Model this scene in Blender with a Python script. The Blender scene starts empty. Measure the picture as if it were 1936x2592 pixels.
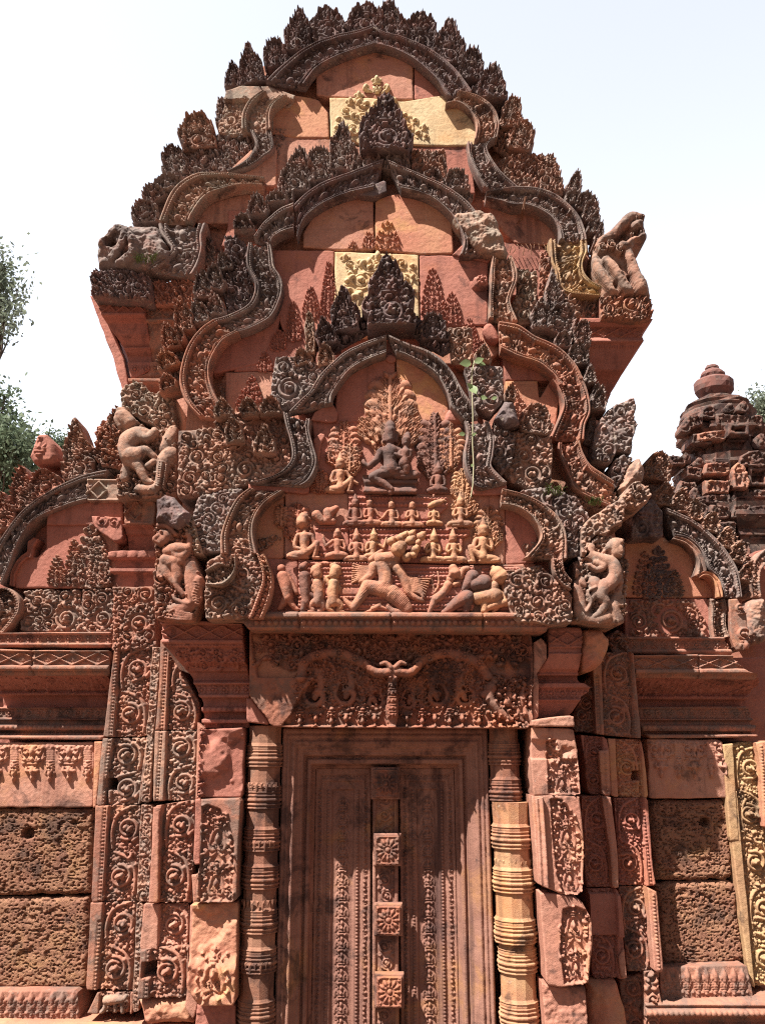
import bpy, math, random
import numpy as np
from mathutils import Vector, Matrix

# ------------------------------------------------------------------ camera, sky, sun, exposure
scene = bpy.context.scene
PITCH, FPX, EYE = math.radians(15.0), 2200.0, 1.6
cd = bpy.data.cameras.new('camera')
cam = bpy.data.objects.new('camera', cd)
scene.collection.objects.link(cam)
cam.location = (0, 0, EYE)
cam.rotation_euler = (math.pi / 2 + PITCH, 0, 0)
cd.sensor_fit = 'VERTICAL'
cd.sensor_height = 24.0
cd.lens = 24.0 * FPX / 2592.0
cd.clip_start, cd.clip_end = 0.05, 4000
scene.camera = cam

SUN = Vector((-1.1, -1.0, 2.2)).normalized()            # towards the sun: behind the camera, up to the left
sd_ = bpy.data.lights.new('sun', 'SUN')
sd_.energy, sd_.angle, sd_.color = 5.0, math.radians(0.55), (1.0, 0.93, 0.81)
sun = bpy.data.objects.new('sun', sd_)
scene.collection.objects.link(sun)
sun.rotation_euler = (-SUN).to_track_quat('-Z', 'Y').to_euler()
sun.location = (-6, -4, 12)

world = bpy.data.worlds.new('World')
scene.world = world
world.use_nodes = True
wn, wl = world.node_tree.nodes, world.node_tree.links
wn.clear()
wo = wn.new('ShaderNodeOutputWorld'); bg = wn.new('ShaderNodeBackground')
sky = wn.new('ShaderNodeTexSky'); sky.sky_type = 'NISHITA'; sky.sun_disc = False
sky.sun_elevation = math.asin(SUN.z); sky.sun_rotation = math.atan2(SUN.x, SUN.y)
sky.air_density, sky.dust_density, sky.ozone_density = 1.0, 1.6, 1.5
hs = wn.new('ShaderNodeHueSaturation'); hs.inputs['Saturation'].default_value = 0.27   # white humid tropical haze
wl.new(sky.outputs[0], hs.inputs['Color'])
# added sky scaling by direction: brightened behind temple, dimmed behind camera to cut fill
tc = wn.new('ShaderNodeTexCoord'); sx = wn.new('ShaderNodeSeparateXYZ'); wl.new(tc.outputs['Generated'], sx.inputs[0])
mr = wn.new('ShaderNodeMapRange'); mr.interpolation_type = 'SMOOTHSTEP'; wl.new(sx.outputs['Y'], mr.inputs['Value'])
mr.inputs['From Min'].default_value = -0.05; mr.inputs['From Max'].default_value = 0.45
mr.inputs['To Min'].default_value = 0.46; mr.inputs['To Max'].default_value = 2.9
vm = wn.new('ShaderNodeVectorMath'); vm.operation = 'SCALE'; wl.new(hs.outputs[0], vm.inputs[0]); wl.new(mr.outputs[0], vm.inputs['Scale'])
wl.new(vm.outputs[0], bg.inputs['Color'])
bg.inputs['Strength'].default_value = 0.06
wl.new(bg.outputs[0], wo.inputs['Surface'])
scene.view_settings.view_transform = 'Standard'
scene.view_settings.look = 'None'
scene.view_settings.gamma = 1.0
scene.view_settings.exposure = 1.25
scene.view_settings.use_curve_mapping = False
try:
    scene.cycles.max_bounces = 6; scene.cycles.diffuse_bounces = 4
    scene.cycles.use_denoising = False; scene.cycles.filter_width = 1.15
except Exception:
    pass

# ------------------------------------------------------------------ helpers: where a spot of the facade lies
CROPS = {'d': (0, 0, .85331), 'c1': (500, 0, 1.8356), 'c2': (200, 200, 2.36), 'c3': (600, 450, 2.065), 'c4': (1100, 400, 2.4583),
         'c5': (600, 850, 2.065), 'c6': (0, 900, 2.5415), 'c7': (1350, 850, 2.6024), 'b1': (0, 1500, 2.5415), 'b2': (0, 2000, 2.5415),
         'b3': (580, 1550, 2.0146), 'b4': (580, 1950, 2.0146), 'b5': (1300, 1550, 2.5975), 'b6': (1300, 2000, 2.5975),
         'b7': (680, 1200, 2.4657), 'b8': (0, 600, 3.16)}
SP, CP = math.sin(PITCH), math.cos(PITCH)
def at(crop, x, y, Y):
    ox, oy, s = CROPS[crop]
    xn, yn = (ox + x / s - 968) / FPX, (1296 - (oy + y / s)) / FPX
    t = Y / (CP - yn * SP)
    return t * xn, EYE + t * (SP + yn * CP)
def W(crop, pts, Y):
    if isinstance(pts, str):
        pts = [tuple(float(v) for v in p.split(',')) for p in pts.split()]
    return np.array([at(crop, p[0], p[1], Y) for p in pts])
def mpp(crop, Y):                                          # metres per crop pixel, mid picture
    a, b = at(crop, 0, 800, Y), at(crop, 100, 800, Y)
    return abs(b[0] - a[0]) / 100

def spline(P, n=10, closed=False):
    P = np.asarray(P, float); N = len(P); out = []
    R = range(N if closed else N - 1)
    for i in R:
        if closed: p0, p1, p2, p3 = P[(i - 1) % N], P[i], P[(i + 1) % N], P[(i + 2) % N]
        else: p0, p1, p2, p3 = P[max(i - 1, 0)], P[i], P[i + 1], P[min(i + 2, N - 1)]
        for k in range(n):
            t = k / n
            out.append(.5 * (2 * p1 + (p2 - p0) * t + (2 * p0 - 5 * p1 + 4 * p2 - p3) * t * t + (3 * p1 - p0 - 3 * p2 + p3) * t ** 3))
    if not closed: out.append(P[-1])
    return np.array(out)
def resample(P, n):
    d = np.r_[0, np.cumsum(np.hypot(*np.diff(P, axis=0).T))]
    t = np.linspace(0, d[-1], n)
    return np.c_[np.interp(t, d, P[:, 0]), np.interp(t, d, P[:, 1])]
def arclen(P): return float(np.hypot(*np.diff(P, axis=0).T).sum())

_rt = np.random.RandomState(7).rand(256, 256)
def vnoise(x, z, seed=0):
    x = x + seed * 17.31; z = z + seed * 9.77
    xi, zi = np.floor(x).astype(int), np.floor(z).astype(int)
    fx, fz = x - xi, z - zi
    fx, fz = fx * fx * (3 - 2 * fx), fz * fz * (3 - 2 * fz)
    a, b = _rt[zi & 255, xi & 255], _rt[zi & 255, (xi + 1) & 255]
    c, d = _rt[(zi + 1) & 255, xi & 255], _rt[(zi + 1) & 255, (xi + 1) & 255]
    return (a * (1 - fx) + b * fx) * (1 - fz) + (c * (1 - fx) + d * fx) * fz
def fbm(x, z, f, seed=0, o=4):
    s = 0; a = .5
    for k in range(o):
        s = s + a * (vnoise(x * f, z * f, seed + k * 3) - .5); f *= 2.03; a *= .5
    return s * 2
def sstep(a, b, x):
    t = np.clip((x - a) / (b - a), 0, 1); return t * t * (3 - 2 * t)

# ------------------------------------------------------------------ objects
def label(o, lab=None, cat=None, group=None, kind=None):
    if lab: o['label'] = lab
    if cat: o['category'] = cat
    if group: o['group'] = group
    if kind: o['kind'] = kind
    return o
def empty(name, loc, lab, cat, group=None):
    o = bpy.data.objects.new(name, None); o.location = loc; o.empty_display_size = .2
    scene.collection.objects.link(o)
    return label(o, lab, cat, group)
def attach(o, parent):
    if parent is not None:
        o.parent = parent
        o.matrix_parent_inverse = Matrix.Identity(4) if parent.name in WM else Matrix.Translation(parent.location).inverted()
        WM[o.name] = Matrix.Identity(4)
WM = {}
def mesh_obj(name, V, F, mat, parent=None, smooth=None, lab=None):
    """V (n,3); F list of arrays (k,3|4); smooth: list of bools per array"""
    me = bpy.data.meshes.new(name)
    F = [np.asarray(f, np.int32) for f in F if len(f)]
    V = np.asarray(V, np.float32)
    me.vertices.add(len(V)); me.vertices.foreach_set('co', V.ravel())
    nl = sum(f.size for f in F); npo = sum(len(f) for f in F)
    me.loops.add(nl); me.polygons.add(npo)
    me.loops.foreach_set('vertex_index', np.concatenate([f.ravel() for f in F]))
    tot = np.concatenate([np.full(len(f), f.shape[1], np.int32) for f in F])
    me.polygons.foreach_set('loop_start', np.r_[0, np.cumsum(tot)[:-1]].astype(np.int32))
    me.polygons.foreach_set('loop_total', tot)
    if smooth is None: smooth = [False] * len(F)
    me.polygons.foreach_set('use_smooth', np.concatenate([np.full(len(f), bool(s)) for f, s in zip(F, smooth)]))
    me.update(calc_edges=True)
    me.materials.append(M[mat] if isinstance(mat, str) else mat)
    o = bpy.data.objects.new(name, me)
    scene.collection.objects.link(o)
    attach(o, parent)
    if lab: o['label'] = lab
    return o

def sheet(name, PX, PY, PZ, cell, back, mat, parent, lab=None):
    """front sheet of quads (cells kept where cell is True) with walls running back to depth `back`"""
    ny, nx = PX.shape
    idx = -np.ones((ny, nx), int)
    use = np.zeros((ny, nx), bool)
    use[:-1, :-1] |= cell; use[1:, :-1] |= cell; use[:-1, 1:] |= cell; use[1:, 1:] |= cell
    n = int(use.sum())
    if n == 0: return None
    idx[use] = np.arange(n)
    V = np.c_[PX[use], PY[use], PZ[use]]
    q = np.stack([idx[:-1, :-1], idx[:-1, 1:], idx[1:, 1:], idx[1:, :-1]], -1)[cell]
    c = np.pad(cell, 1)
    E = []
    h = c[:-1, 1:-1] != c[1:, 1:-1]                        # horizontal edges, rows 0..ny-1
    j, i = np.nonzero(h); up = c[1:, 1:-1][j, i]
    a, b = idx[j, i], idx[j, i + 1]
    E.append(np.c_[np.where(up, b, a), np.where(up, a, b)])
    v = c[1:-1, :-1] != c[1:-1, 1:]
    j, i = np.nonzero(v); rt = c[1:-1, 1:][j, i]
    a, b = idx[j, i], idx[j + 1, i]
    E.append(np.c_[np.where(rt, a, b), np.where(rt, b, a)])
    E = np.concatenate(E)
    F = [q]; sm = [True]
    if back is not None and len(E):
        m = len(E)
        A, B = V[E[:, 0]], V[E[:, 1]]
        mids = []
        A2, B2 = A.copy(), B.copy(); A2[:, 1] = np.maximum(back, A[:, 1]); B2[:, 1] = np.maximum(back, B[:, 1])
        V = np.r_[V, A, B, B2, A2]
        k = np.arange(m)
        F.append(np.c_[n + k, n + m + k, n + 2 * m + k, n + 3 * m + k]); sm.append(False)
    return mesh_obj(name, V, F, mat, parent, sm, lab)

class G:                                                   # a rectangular height grid
    def __init__(s, x0, z0, x1, z1, res):
        s.res = res; s.x0, s.z0 = x0, z0
        s.nx, s.nz = max(3, int(math.ceil((x1 - x0) / res)) + 1), max(3, int(math.ceil((z1 - z0) / res)) + 1)
        s.X, s.Z = np.meshgrid(x0 + np.arange(s.nx) * res, z0 + np.arange(s.nz) * res)
        s.H = np.zeros((s.nz, s.nx)); s.B = np.zeros((s.nz, s.nx))
    def win(s, cx, cz, r):
        i0, i1 = int((cx - r - s.x0) / s.res), int((cx + r - s.x0) / s.res) + 2
        j0, j1 = int((cz - r - s.z0) / s.res), int((cz + r - s.z0) / s.res) + 2
        i0, j0 = max(i0, 0), max(j0, 0); i1, j1 = min(i1, s.nx), min(j1, s.nz)
        return (slice(j0, j1), slice(i0, i1)) if i1 > i0 and j1 > j0 else None
    def stamp(s, m, cx, cz, r, rot=0., amp=.02, flip=1, sx=1., lift=0.):
        """press motif patch m (values 0..1) at cx,cz: max-blended on the ground level B"""
        w = s.win(cx, cz, r * max(1, sx) * 1.42)
        if w is None: return
        dx, dz = s.X[w] - cx, s.Z[w] - cz
        c, n = math.cos(rot), math.sin(rot)
        u, v = (dx * c + dz * n) / r / sx * flip, (-dx * n + dz * c) / r
        N = m.shape[0]
        fu, fv = (u + 1) * .5 * (N - 1), (v + 1) * .5 * (N - 1)
        ok = (fu >= 0) & (fu <= N - 1.001) & (fv >= 0) & (fv <= N - 1.001)
        fu, fv = np.clip(fu, 0, N - 1.001), np.clip(fv, 0, N - 1.001)
        iu, iv = fu.astype(int), fv.astype(int); au, av = fu - iu, fv - iv
        val = (m[iv, iu] * (1 - au) + m[iv, iu + 1] * au) * (1 - av) + (m[iv + 1, iu] * (1 - au) + m[iv + 1, iu + 1] * au) * av
        val = np.where(ok & (val > .02), s.B[w] + lift + amp * val, -9)
        s.H[w] = np.maximum(s.H[w], val)
    def chain(s, pts, k=1., lift=0., base=None):
        """tapered round limb through (x,z,r[,lift]) points"""
        P = np.array([(p[0], p[1], p[2], p[3] if len(p) > 3 else 0.) for p in pts])
        if len(P) > 2: P = spline(P, 5)
        L = np.hypot(*np.diff(P[:, :2], axis=0).T) if len(P) > 1 else np.array([])
        for a, b in (zip(P[:-1], P[1:]) if len(P) > 1 else [(P[0], P[0])]):
            r = max(a[2], b[2])
            w = s.win((a[0] + b[0]) / 2, (a[1] + b[1]) / 2, r + .5 * math.hypot(*(b - a)[:2]))
            if w is None: continue
            d = b - a; dd = d[0] ** 2 + d[1] ** 2
            x, z = s.X[w] - a[0], s.Z[w] - a[1]
            t = np.clip((x * d[0] + z * d[1]) / dd, 0, 1) if dd > 1e-12 else np.zeros_like(x)
            q = (x - t * d[0]) ** 2 + (z - t * d[1]) ** 2
            rr = a[2] + t * d[2]
            hgt = np.sqrt(np.maximum(rr * rr - q, 0)) * k + a[3] + t * d[3] + lift
            s.H[w] = np.maximum(s.H[w], np.where(q < rr * rr, (s.B[w] if base is None else base) + hgt, -9))

def poly_sd(X, Z, P):
    """signed distance (+ inside) and nearest boundary point"""
    sh = X.shape; x, z = X.ravel(), Z.ravel()
    best = np.full(x.size, 1e9); nxp = np.zeros(x.size); nzp = np.zeros(x.size); ins = np.zeros(x.size, bool)
    N = len(P)
    for i in range(N):
        a, b = P[i], P[(i + 1) % N]; d = b - a; dd = d @ d
        if dd < 1e-14: continue
        t = np.clip(((x - a[0]) * d[0] + (z - a[1]) * d[1]) / dd, 0, 1)
        qx, qz = a[0] + t * d[0], a[1] + t * d[1]
        q = (x - qx) ** 2 + (z - qz) ** 2
        k = q < best
        best[k] = q[k]; nxp[k] = qx[k]; nzp[k] = qz[k]
        if a[1] != b[1]:
            c = ((a[1] > z) != (b[1] > z))
            ins ^= c & (x < d[0] * (z - a[1]) / d[1] + a[0])
    s = np.sqrt(best) * np.where(ins, 1, -1)
    return s.reshape(sh), nxp.reshape(sh), nzp.reshape(sh)

RES = .0048
def relief(name, P, Y, back, mat, parent, fn=None, res=None, bev=.012, rough=.004, smooth=False, wob=.0, seed=0, lab=None, nf=9):
    """a stone face with outline P (x,z metres) standing at depth Y, its height shaped by fn(g, sd)"""
    res = res or RES
    P = np.asarray(P, float)
    if smooth: P = spline(P, 6, True)
    if wob:
        L = np.r_[P, P[:1]]; n = int(arclen(L) / .025); L = resample(L, max(n, 8))[:-1]
        L[:, 0] += wob * fbm(L[:, 0], L[:, 1], 14, seed + 5); L[:, 1] += wob * fbm(L[:, 0], L[:, 1], 14, seed + 11)
        P = L
    lo, hi = P.min(0), P.max(0)
    g = G(lo[0] - res, lo[1] - res, hi[0] + res, hi[1] + res, res)
    sd, nx, nz = poly_sd(g.X, g.Z, P)
    s = np.clip(sd, 0, None)
    g.H = -bev * (1 - np.clip(s / bev, 0, 1)) ** 2
    if rough: g.H = g.H + rough * fbm(g.X, g.Z, nf, seed) + rough * .35 * fbm(g.X, g.Z, 60, seed + 2, 2)
    g.B = g.H.copy()
    if fn: fn(g, s)
    out = sd < 0
    PX, PZ = np.where(out, nx, g.X), np.where(out, nz, g.Z)
    i = ~out
    cell = i[:-1, :-1] | i[1:, :-1] | i[:-1, 1:] | i[1:, 1:]
    return sheet(name, PX, Y - g.H, PZ, cell, back, mat, parent, lab)

def band(name, A, B, Y, back, mat, parent, fn=None, res=None, lab=None, rough=.006, seed=0, sm=True, hump=0.):
    """a curved strip between edge A (outer) and edge B (inner); fn(g, L, w) shapes it in (along, across) metres"""
    res = res or RES
    A, B = (spline(A, 10), spline(B, 10)) if sm else (np.asarray(A), np.asarray(B))
    L = (arclen(A) + arclen(B)) / 2; n = max(4, int(L / res))
    A, B = resample(A, n), resample(B, n)
    wm = float(np.hypot(*(A - B).T).mean()); m = max(6, int(wm / res))
    g = G(0, 0, 1, 1, 1); g.res = res; g.x0 = g.z0 = 0; g.nx, g.nz = n, m
    g.X, g.Z = np.meshgrid(np.linspace(0, L, n), np.linspace(0, wm, m))
    g.res = L / (n - 1)
    t = g.Z / wm
    wx = A[None, :, 0] * (1 - t) + B[None, :, 0] * t; wz = A[None, :, 1] * (1 - t) + B[None, :, 1] * t
    g.H = rough * fbm(wx, wz, 9, seed) + rough * .35 * fbm(wx, wz, 60, seed + 2, 2); g.B = g.H.copy()
    g.wx, g.wz = wx, wz
    if fn: fn(g, L, wm)
    cell = np.ones((m - 1, n - 1), bool)
    return sheet(name, wx, Y - g.H, wz, cell, back, mat, parent, lab)

# ------------------------------------------------------------------ carving motifs (height patches 0..1)
def patch(chains, N=72, gain=1.):
    g = G(-1, -1, 1, 1, 2 / (N - 1)); g.X, g.Z = np.meshgrid(np.linspace(-1, 1, N), np.linspace(-1, 1, N)); g.nx = g.nz = N; g.H[:] = 0; g.B[:] = 0
    for c in chains: g.chain(c)
    return np.clip(g.H * gain / max(g.H.max(), 1e-6), 0, 1)
def arc(cx, cy, r0, r1, a0, a1, w0, w1, n=12, lift0=0, lift1=0):
    o = []
    for k in range(n):
        t = k / (n - 1); a = math.radians(a0 + (a1 - a0) * t); r = r0 + (r1 - r0) * t
        o.append((cx + r * math.cos(a), cy + r * math.sin(a), w0 + (w1 - w0) * t, lift0 + (lift1 - lift0) * t))
    return o
MO = {}
MO['ball'] = patch([[(0, 0, .98)]])
MO['volute'] = patch([arc(0, 0, .82, .46, -110, 300, .15, .13, 18), [(-.14, .06, .2, .12)], [(.12, -.08, .19, .12), (.2, .16, .1, .1)], [(.66, -.72, .2), (.9, -.4, .1)]])
MO['curl'] = patch([arc(.05, .2, .62, .3, -140, 150, .12, .26, 12), [(0, .22, .30, .12)], [(-.35, -.65, .16), (-.7, -.2, .1)]])
MO['comma'] = patch([[(-.1, -.95, .05), (.05, -.45, .2), (.3, 0, .3), (.25, .45, .36, .1), (-.2, .6, .3, .1), (-.35, .3, .2, .05)]])
MO['bud'] = patch([[(0, -.55, .3), (0, .1, .42, .1), (0, .92, .06)], arc(-.55, -.1, .3, .2, -60, 200, .14, .2, 7), arc(.55, -.1, .3, .2, 240, -20, .14, .2, 7), [(-.5, -.75, .18), (.5, -.75, .18)]])
MO['cup'] = patch([[(-.7, .1, .16), (.7, .1, .16)], [(-.5, -.25, .2), (.5, -.25, .2)], [(-.2, -.7, .22), (.2, -.7, .22)], [(0, .3, .3), (0, .9, .1)], [(-.5, .35, .2), (-.75, .75, .1)], [(.5, .35, .2), (.75, .75, .1)]])
MO['rosette'] = patch([[(.62 * math.cos(a), .62 * math.sin(a), .25)] for a in np.arange(8) * math.pi / 4] + [[(0, 0, .28, .12)]])
_r = MO['rosette']
MO['leaf'] = patch([[(0, -.9, .12), (0, -.2, .45), (0, .4, .3), (0, .95, .04)], [(0, -.8, .1, .35), (0, .8, .04, .25)]])
MO['frond'] = patch([[(0, -.95, .08, .1), (0, .9, .05, .1)]] + [[(0, y, .06), (sx * .38 * (1.1 - abs(y) * .5), y + .22, .14), (sx * .62 * (1 - abs(y) * .5), y + .18, .09)] for y in (-.8, -.55, -.3, -.05, .2, .45) for sx in (-1, 1)])
RNG = random.Random(11)

def foliate(g, ok, r, seed=0, amp=.03, mix=('curl', 'curl', 'comma', 'bud', 'volute'), gap=1.25, flow=None):
    """fill the region where ok (bool) with leaf curls of radius ~r on the ground B"""
    rn = random.Random(seed * 7 + 3)
    st = r * gap; row = 0; z = g.Z.min()
    while z < g.Z.max():
        x = g.X.min() + (row % 2) * st * .5
        while x < g.X.max():
            cx, cz = x + rn.uniform(-.22, .22) * st, z + rn.uniform(-.22, .22) * st
            j, i = int((cz - g.z0) / g.res * (1 if not hasattr(g, 'wx') else 1)), int((cx - g.x0) / g.res)
            if hasattr(g, 'wx'): j = int(cz / (g.Z[-1, 0] / (g.nz - 1)))
            if 0 <= j < g.nz and 0 <= i < g.nx and ok[j, i]:
                m = rn.choice(mix)
                rr = r * rn.uniform(.75, 1.1) * (1.15 if m == 'volute' else 1)
                rot = rn.uniform(0, 6.283) if flow is None else flow(cx, cz) + rn.uniform(-.7, .7)
                g.stamp(MO[m], cx, cz, rr, rot, amp * rn.uniform(.7, 1.15), rn.choice((-1, 1)))
            x += st
        z += st * .87; row += 1
def ground(g, m, depth):                                   # sink the ground where m (0..1)
    g.H = g.H - depth * m; g.B = g.H.copy()
def line(g, x0, z0, x1, z1, r, pitch, amp, m='ball', rot=0, **k):
    n = max(2, int(round(math.hypot(x1 - x0, z1 - z0) / pitch)))
    for q in range(n):
        t = (q + .5) / n
        g.stamp(MO[m], x0 + (x1 - x0) * t, z0 + (z1 - z0) * t, r, rot, amp, **k)
def joint(g, x0, z0, x1, z1, w=.006, d=.02):               # a joint between two blocks
    dx, dz = x1 - x0, z1 - z0; L = math.hypot(dx, dz)
    t = np.clip(((g.X - x0) * dx + (g.Z - z0) * dz) / L / L, 0, 1)
    q = np.hypot(g.X - x0 - t * dx, g.Z - z0 - t * dz)
    g.H = g.H - d * (1 - sstep(w * .5, w * 1.3, q)); 
# ------------------------------------------------------------------ materials
M = {}
def stone(name, c1, c2, lichen=0., lc=(.17, .14, .125), pale=0., dark=0., streak=0., stain=0., sc=(.50, .20, .06), grain=.45, scale=1.0):
    """weathered sandstone: two body tones, iron stain, grey lichen, pale lichen spots, dark patina, rain streaks"""
    m = bpy.data.materials.new(name); m.use_nodes = True
    n, l = m.node_tree.nodes, m.node_tree.links; n.clear()
    out = n.new('ShaderNodeOutputMaterial'); b = n.new('ShaderNodeBsdfPrincipled'); l.new(b.outputs[0], out.inputs[0])
    b.inputs['Roughness'].default_value = .92
    b.inputs['Specular IOR Level'].default_value = .18
    geo = n.new('ShaderNodeNewGeometry'); pos = geo.outputs['Position']
    def noise(sc_, det=4, rough=.6, dist=0., vec=None):
        t = n.new('ShaderNodeTexNoise'); t.inputs['Scale'].default_value = sc_; t.inputs['Detail'].default_value = det
        t.inputs['Roughness'].default_value = rough; t.inputs['Distortion'].default_value = dist
        l.new(vec or pos, t.inputs['Vector']); return t.outputs['Fac']
    def ramp(f, a, bb):
        r = n.new('ShaderNodeMapRange'); r.interpolation_type = 'SMOOTHSTEP'
        r.inputs['From Min'].default_value = a; r.inputs['From Max'].default_value = bb; l.new(f, r.inputs['Value']); return r.outputs[0]
    def mul(f, k):
        q = n.new('ShaderNodeMath'); q.operation = 'MULTIPLY'; l.new(f, q.inputs[0]); q.inputs[1].default_value = k; return q.outputs[0]
    def mix(f, a, bb):
        x = n.new('ShaderNodeMix'); x.data_type = 'RGBA'
        l.new(f, x.inputs[0])
        for k, v in ((6, a), (7, bb)):
            if isinstance(v, tuple): x.inputs[k].default_value = (*v, 1)
            else: l.new(v, x.inputs[k])
        return x.outputs[2]
    col = mix(ramp(noise(2.3 * scale, 5), .36, .64), c1, c2)
    col = mix(mul(ramp(noise(34, 3), .45, .75), .35), col, tuple(v * .62 for v in c2))
    mb = n.new('ShaderNodeMapping'); mb.inputs['Scale'].default_value = (2.2, 2.2, 26); l.new(pos, mb.inputs['Vector'])
    col = mix(mul(ramp(noise(1, 5, .65, .5, mb.outputs[0]), .52, .72), .38), col, tuple(v * .60 for v in c2))     # bedding lines
    col = mix(mul(ramp(noise(5.5, 6, .7, .5), .56, .70), .45), col, tuple(v * .55 for v in c1))
    if stain: col = mix(mul(ramp(noise(3.1, 5, .65, .6), .56 - .12 * stain, .70), min(1, stain)), col, sc)
    if lichen: col = mix(mul(ramp(noise(9, 8, .72, .3), .60 - .30 * lichen, .70 - .22 * lichen), min(1, .35 + .62 * lichen)), col, lc)
    if dark: col = mix(mul(ramp(noise(4.2, 7, .7, .4), .68 - .36 * dark, .76 - .26 * dark), min(1, .5 + .45 * dark)), col, (.045, .032, .034))
    if streak:
        mp = n.new('ShaderNodeMapping'); mp.inputs['Scale'].default_value = (11, 11, .7); l.new(pos, mp.inputs['Vector'])
        col = mix(mul(ramp(noise(1, 5, .6, .2, mp.outputs[0]), .50, .72), streak), col, (.075, .04, .038))
    if pale: col = mix(mul(ramp(noise(26, 6, .75), .64 - .12 * pale, .72 - .1 * pale), min(1, .4 + .5 * pale)), col, (.46, .39, .33))
    l.new(col, b.inputs['Base Color'])
    bp = n.new('ShaderNodeBump'); bp.inputs['Strength'].default_value = grain; bp.inputs['Distance'].default_value = .006
    a1 = n.new('ShaderNodeMath'); a1.operation = 'ADD'; l.new(noise(70, 5, .7), a1.inputs[0]); l.new(noise(240, 2), a1.inputs[1])
    l.new(a1.outputs[0], bp.inputs['Height']); l.new(bp.outputs[0], b.inputs['Normal'])
    M[name] = m; return m
def flat(name, c, rough=.8, trans=0.):
    m = bpy.data.materials.new(name); m.use_nodes = True
    n, l = m.node_tree.nodes, m.node_tree.links; b = n['Principled BSDF']
    b.inputs['Roughness'].default_value = rough; b.inputs['Specular IOR Level'].default_value = .25
    t = n.new('ShaderNodeTexNoise'); t.inputs['Scale'].default_value = 6; t.inputs['Detail'].default_value = 5
    g = n.new('ShaderNodeNewGeometry'); l.new(g.outputs['Position'], t.inputs['Vector'])
    x = n.new('ShaderNodeMix'); x.data_type = 'RGBA'; l.new(t.outputs['Fac'], x.inputs[0])
    x.inputs[6].default_value = (*[v * .65 for v in c], 1); x.inputs[7].default_value = (*[min(1, v * 1.35) for v in c], 1)
    l.new(x.outputs[2], b.inputs['Base Color'])
    if trans:
        tr = n.new('ShaderNodeBsdfTranslucent'); l.new(x.outputs[2], tr.inputs[0])
        ms = n.new('ShaderNodeMixShader'); ms.inputs[0].default_value = trans
        l.new(b.outputs[0], ms.inputs[1]); l.new(tr.outputs[0], ms.inputs[2]); l.new(ms.outputs[0], n['Material Output'].inputs[0])
    M[name] = m
PK = (.43, .20, .15)
stone('pink sandstone', PK, (.47, .25, .19), dark=.40, pale=.15, streak=.5, stain=.35, sc=(.52, .25, .10))
stone('red sandstone', (.355, .142, .112), (.39, .17, .135), dark=.32, streak=.42, stain=.25, sc=(.5, .2, .09))
stone('carved pink sandstone', (.40, .19, .135), (.31, .14, .105), lichen=.52, lc=(.17, .13, .115), dark=.36, pale=.2, stain=.3, sc=(.5, .27, .13))
stone('carved tan sandstone', (.40, .235, .175), (.33, .175, .135), lichen=.55, lc=(.19, .155, .14), dark=.46, pale=.5)
stone('grey lichened sandstone', (.31, .185, .16), (.24, .155, .14), lichen=.74, lc=(.20, .17, .165), dark=.5, pale=.62)
stone('dark lichened sandstone', (.23, .135, .125), (.175, .115, .112), lichen=.72, lc=(.14, .115, .12), dark=.55, pale=.55)
stone('pale lichened sandstone', (.38, .25, .195), (.31, .19, .15), lichen=.5, lc=(.24, .22, .19), dark=.42, pale=.6)
stone('yellow sandstone', (.60, .48, .31), (.54, .37, .22), dark=.26, streak=.25, stain=.4, sc=(.58, .28, .11))
stone('orange sandstone', (.49, .25, .16), (.45, .19, .135), dark=.12, stain=.5, sc=(.6, .36, .14), pale=.25)
stone('ochre figure sandstone', (.50, .28, .165), (.43, .20, .13), lichen=.36, lc=(.22, .15, .125), dark=.26, scale=1.6)
stone('tan figure sandstone', (.47, .24, .155), (.40, .17, .12), lichen=.42, lc=(.18, .13, .115), dark=.26, scale=1.6)
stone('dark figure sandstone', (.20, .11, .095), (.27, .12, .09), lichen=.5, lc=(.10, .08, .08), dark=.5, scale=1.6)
stone('red figure sandstone', (.44, .19, .13), (.38, .155, .11), lichen=.3, dark=.25, scale=1.6)
stone('door sandstone', (.34, .18, .14), (.25, .125, .10), dark=.44, streak=.9, stain=.35, sc=(.5, .25, .07))
stone('lintel sandstone', (.33, .14, .095), (.27, .11, .08), lichen=.45, lc=(.15, .105, .09), dark=.45, stain=.35, sc=(.55, .2, .08))
stone('colonnette sandstone', (.33, .175, .12), (.27, .12, .085), lichen=.3, lc=(.14, .10, .085), dark=.55, streak=.4)
stone('ochre colonnette sandstone', (.50, .305, .175), (.42, .20, .13), dark=.45, streak=.6, stain=.4, pale=.2)
stone('laterite', (.29, .14, .095), (.32, .17, .11), lichen=.4, lc=(.21, .10, .075), dark=.42, stain=.3, sc=(.46, .27, .12), grain=1., scale=2.2)
stone('tower sandstone', (.24, .115, .09), (.18, .10, .085), lichen=.55, lc=(.135, .115, .105), dark=.62, pale=.35, scale=.8, grain=1.)
stone('finial sandstone', (.22, .10, .085), (.17, .085, .078), lichen=.4, lc=(.13, .10, .095), dark=.4, pale=.25, scale=2)
stone('ground earth', (.15, .085, .055), (.115, .07, .048), dark=.1, stain=.3, sc=(.3, .19, .11), scale=.4)
flat('tree leaf', (.125, .165, .105), .6, .35)
flat('pale tree leaf', (.19, .225, .17), .6, .4)
flat('bark', (.12, .09, .075))
flat('vine leaf', (.19, .25, .12), .5, .3)
flat('vine stem', (.42, .40, .27))
flat('dry creeper', (.16, .075, .045))
flat('green tuft', (.13, .17, .06), .7, .3)
stone('ochre jamb sandstone', (.48, .325, .18), (.40, .235, .14), lichen=.25, lc=(.24, .17, .12), dark=.42, pale=.15, stain=.3, sc=(.5, .25, .1))
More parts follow.
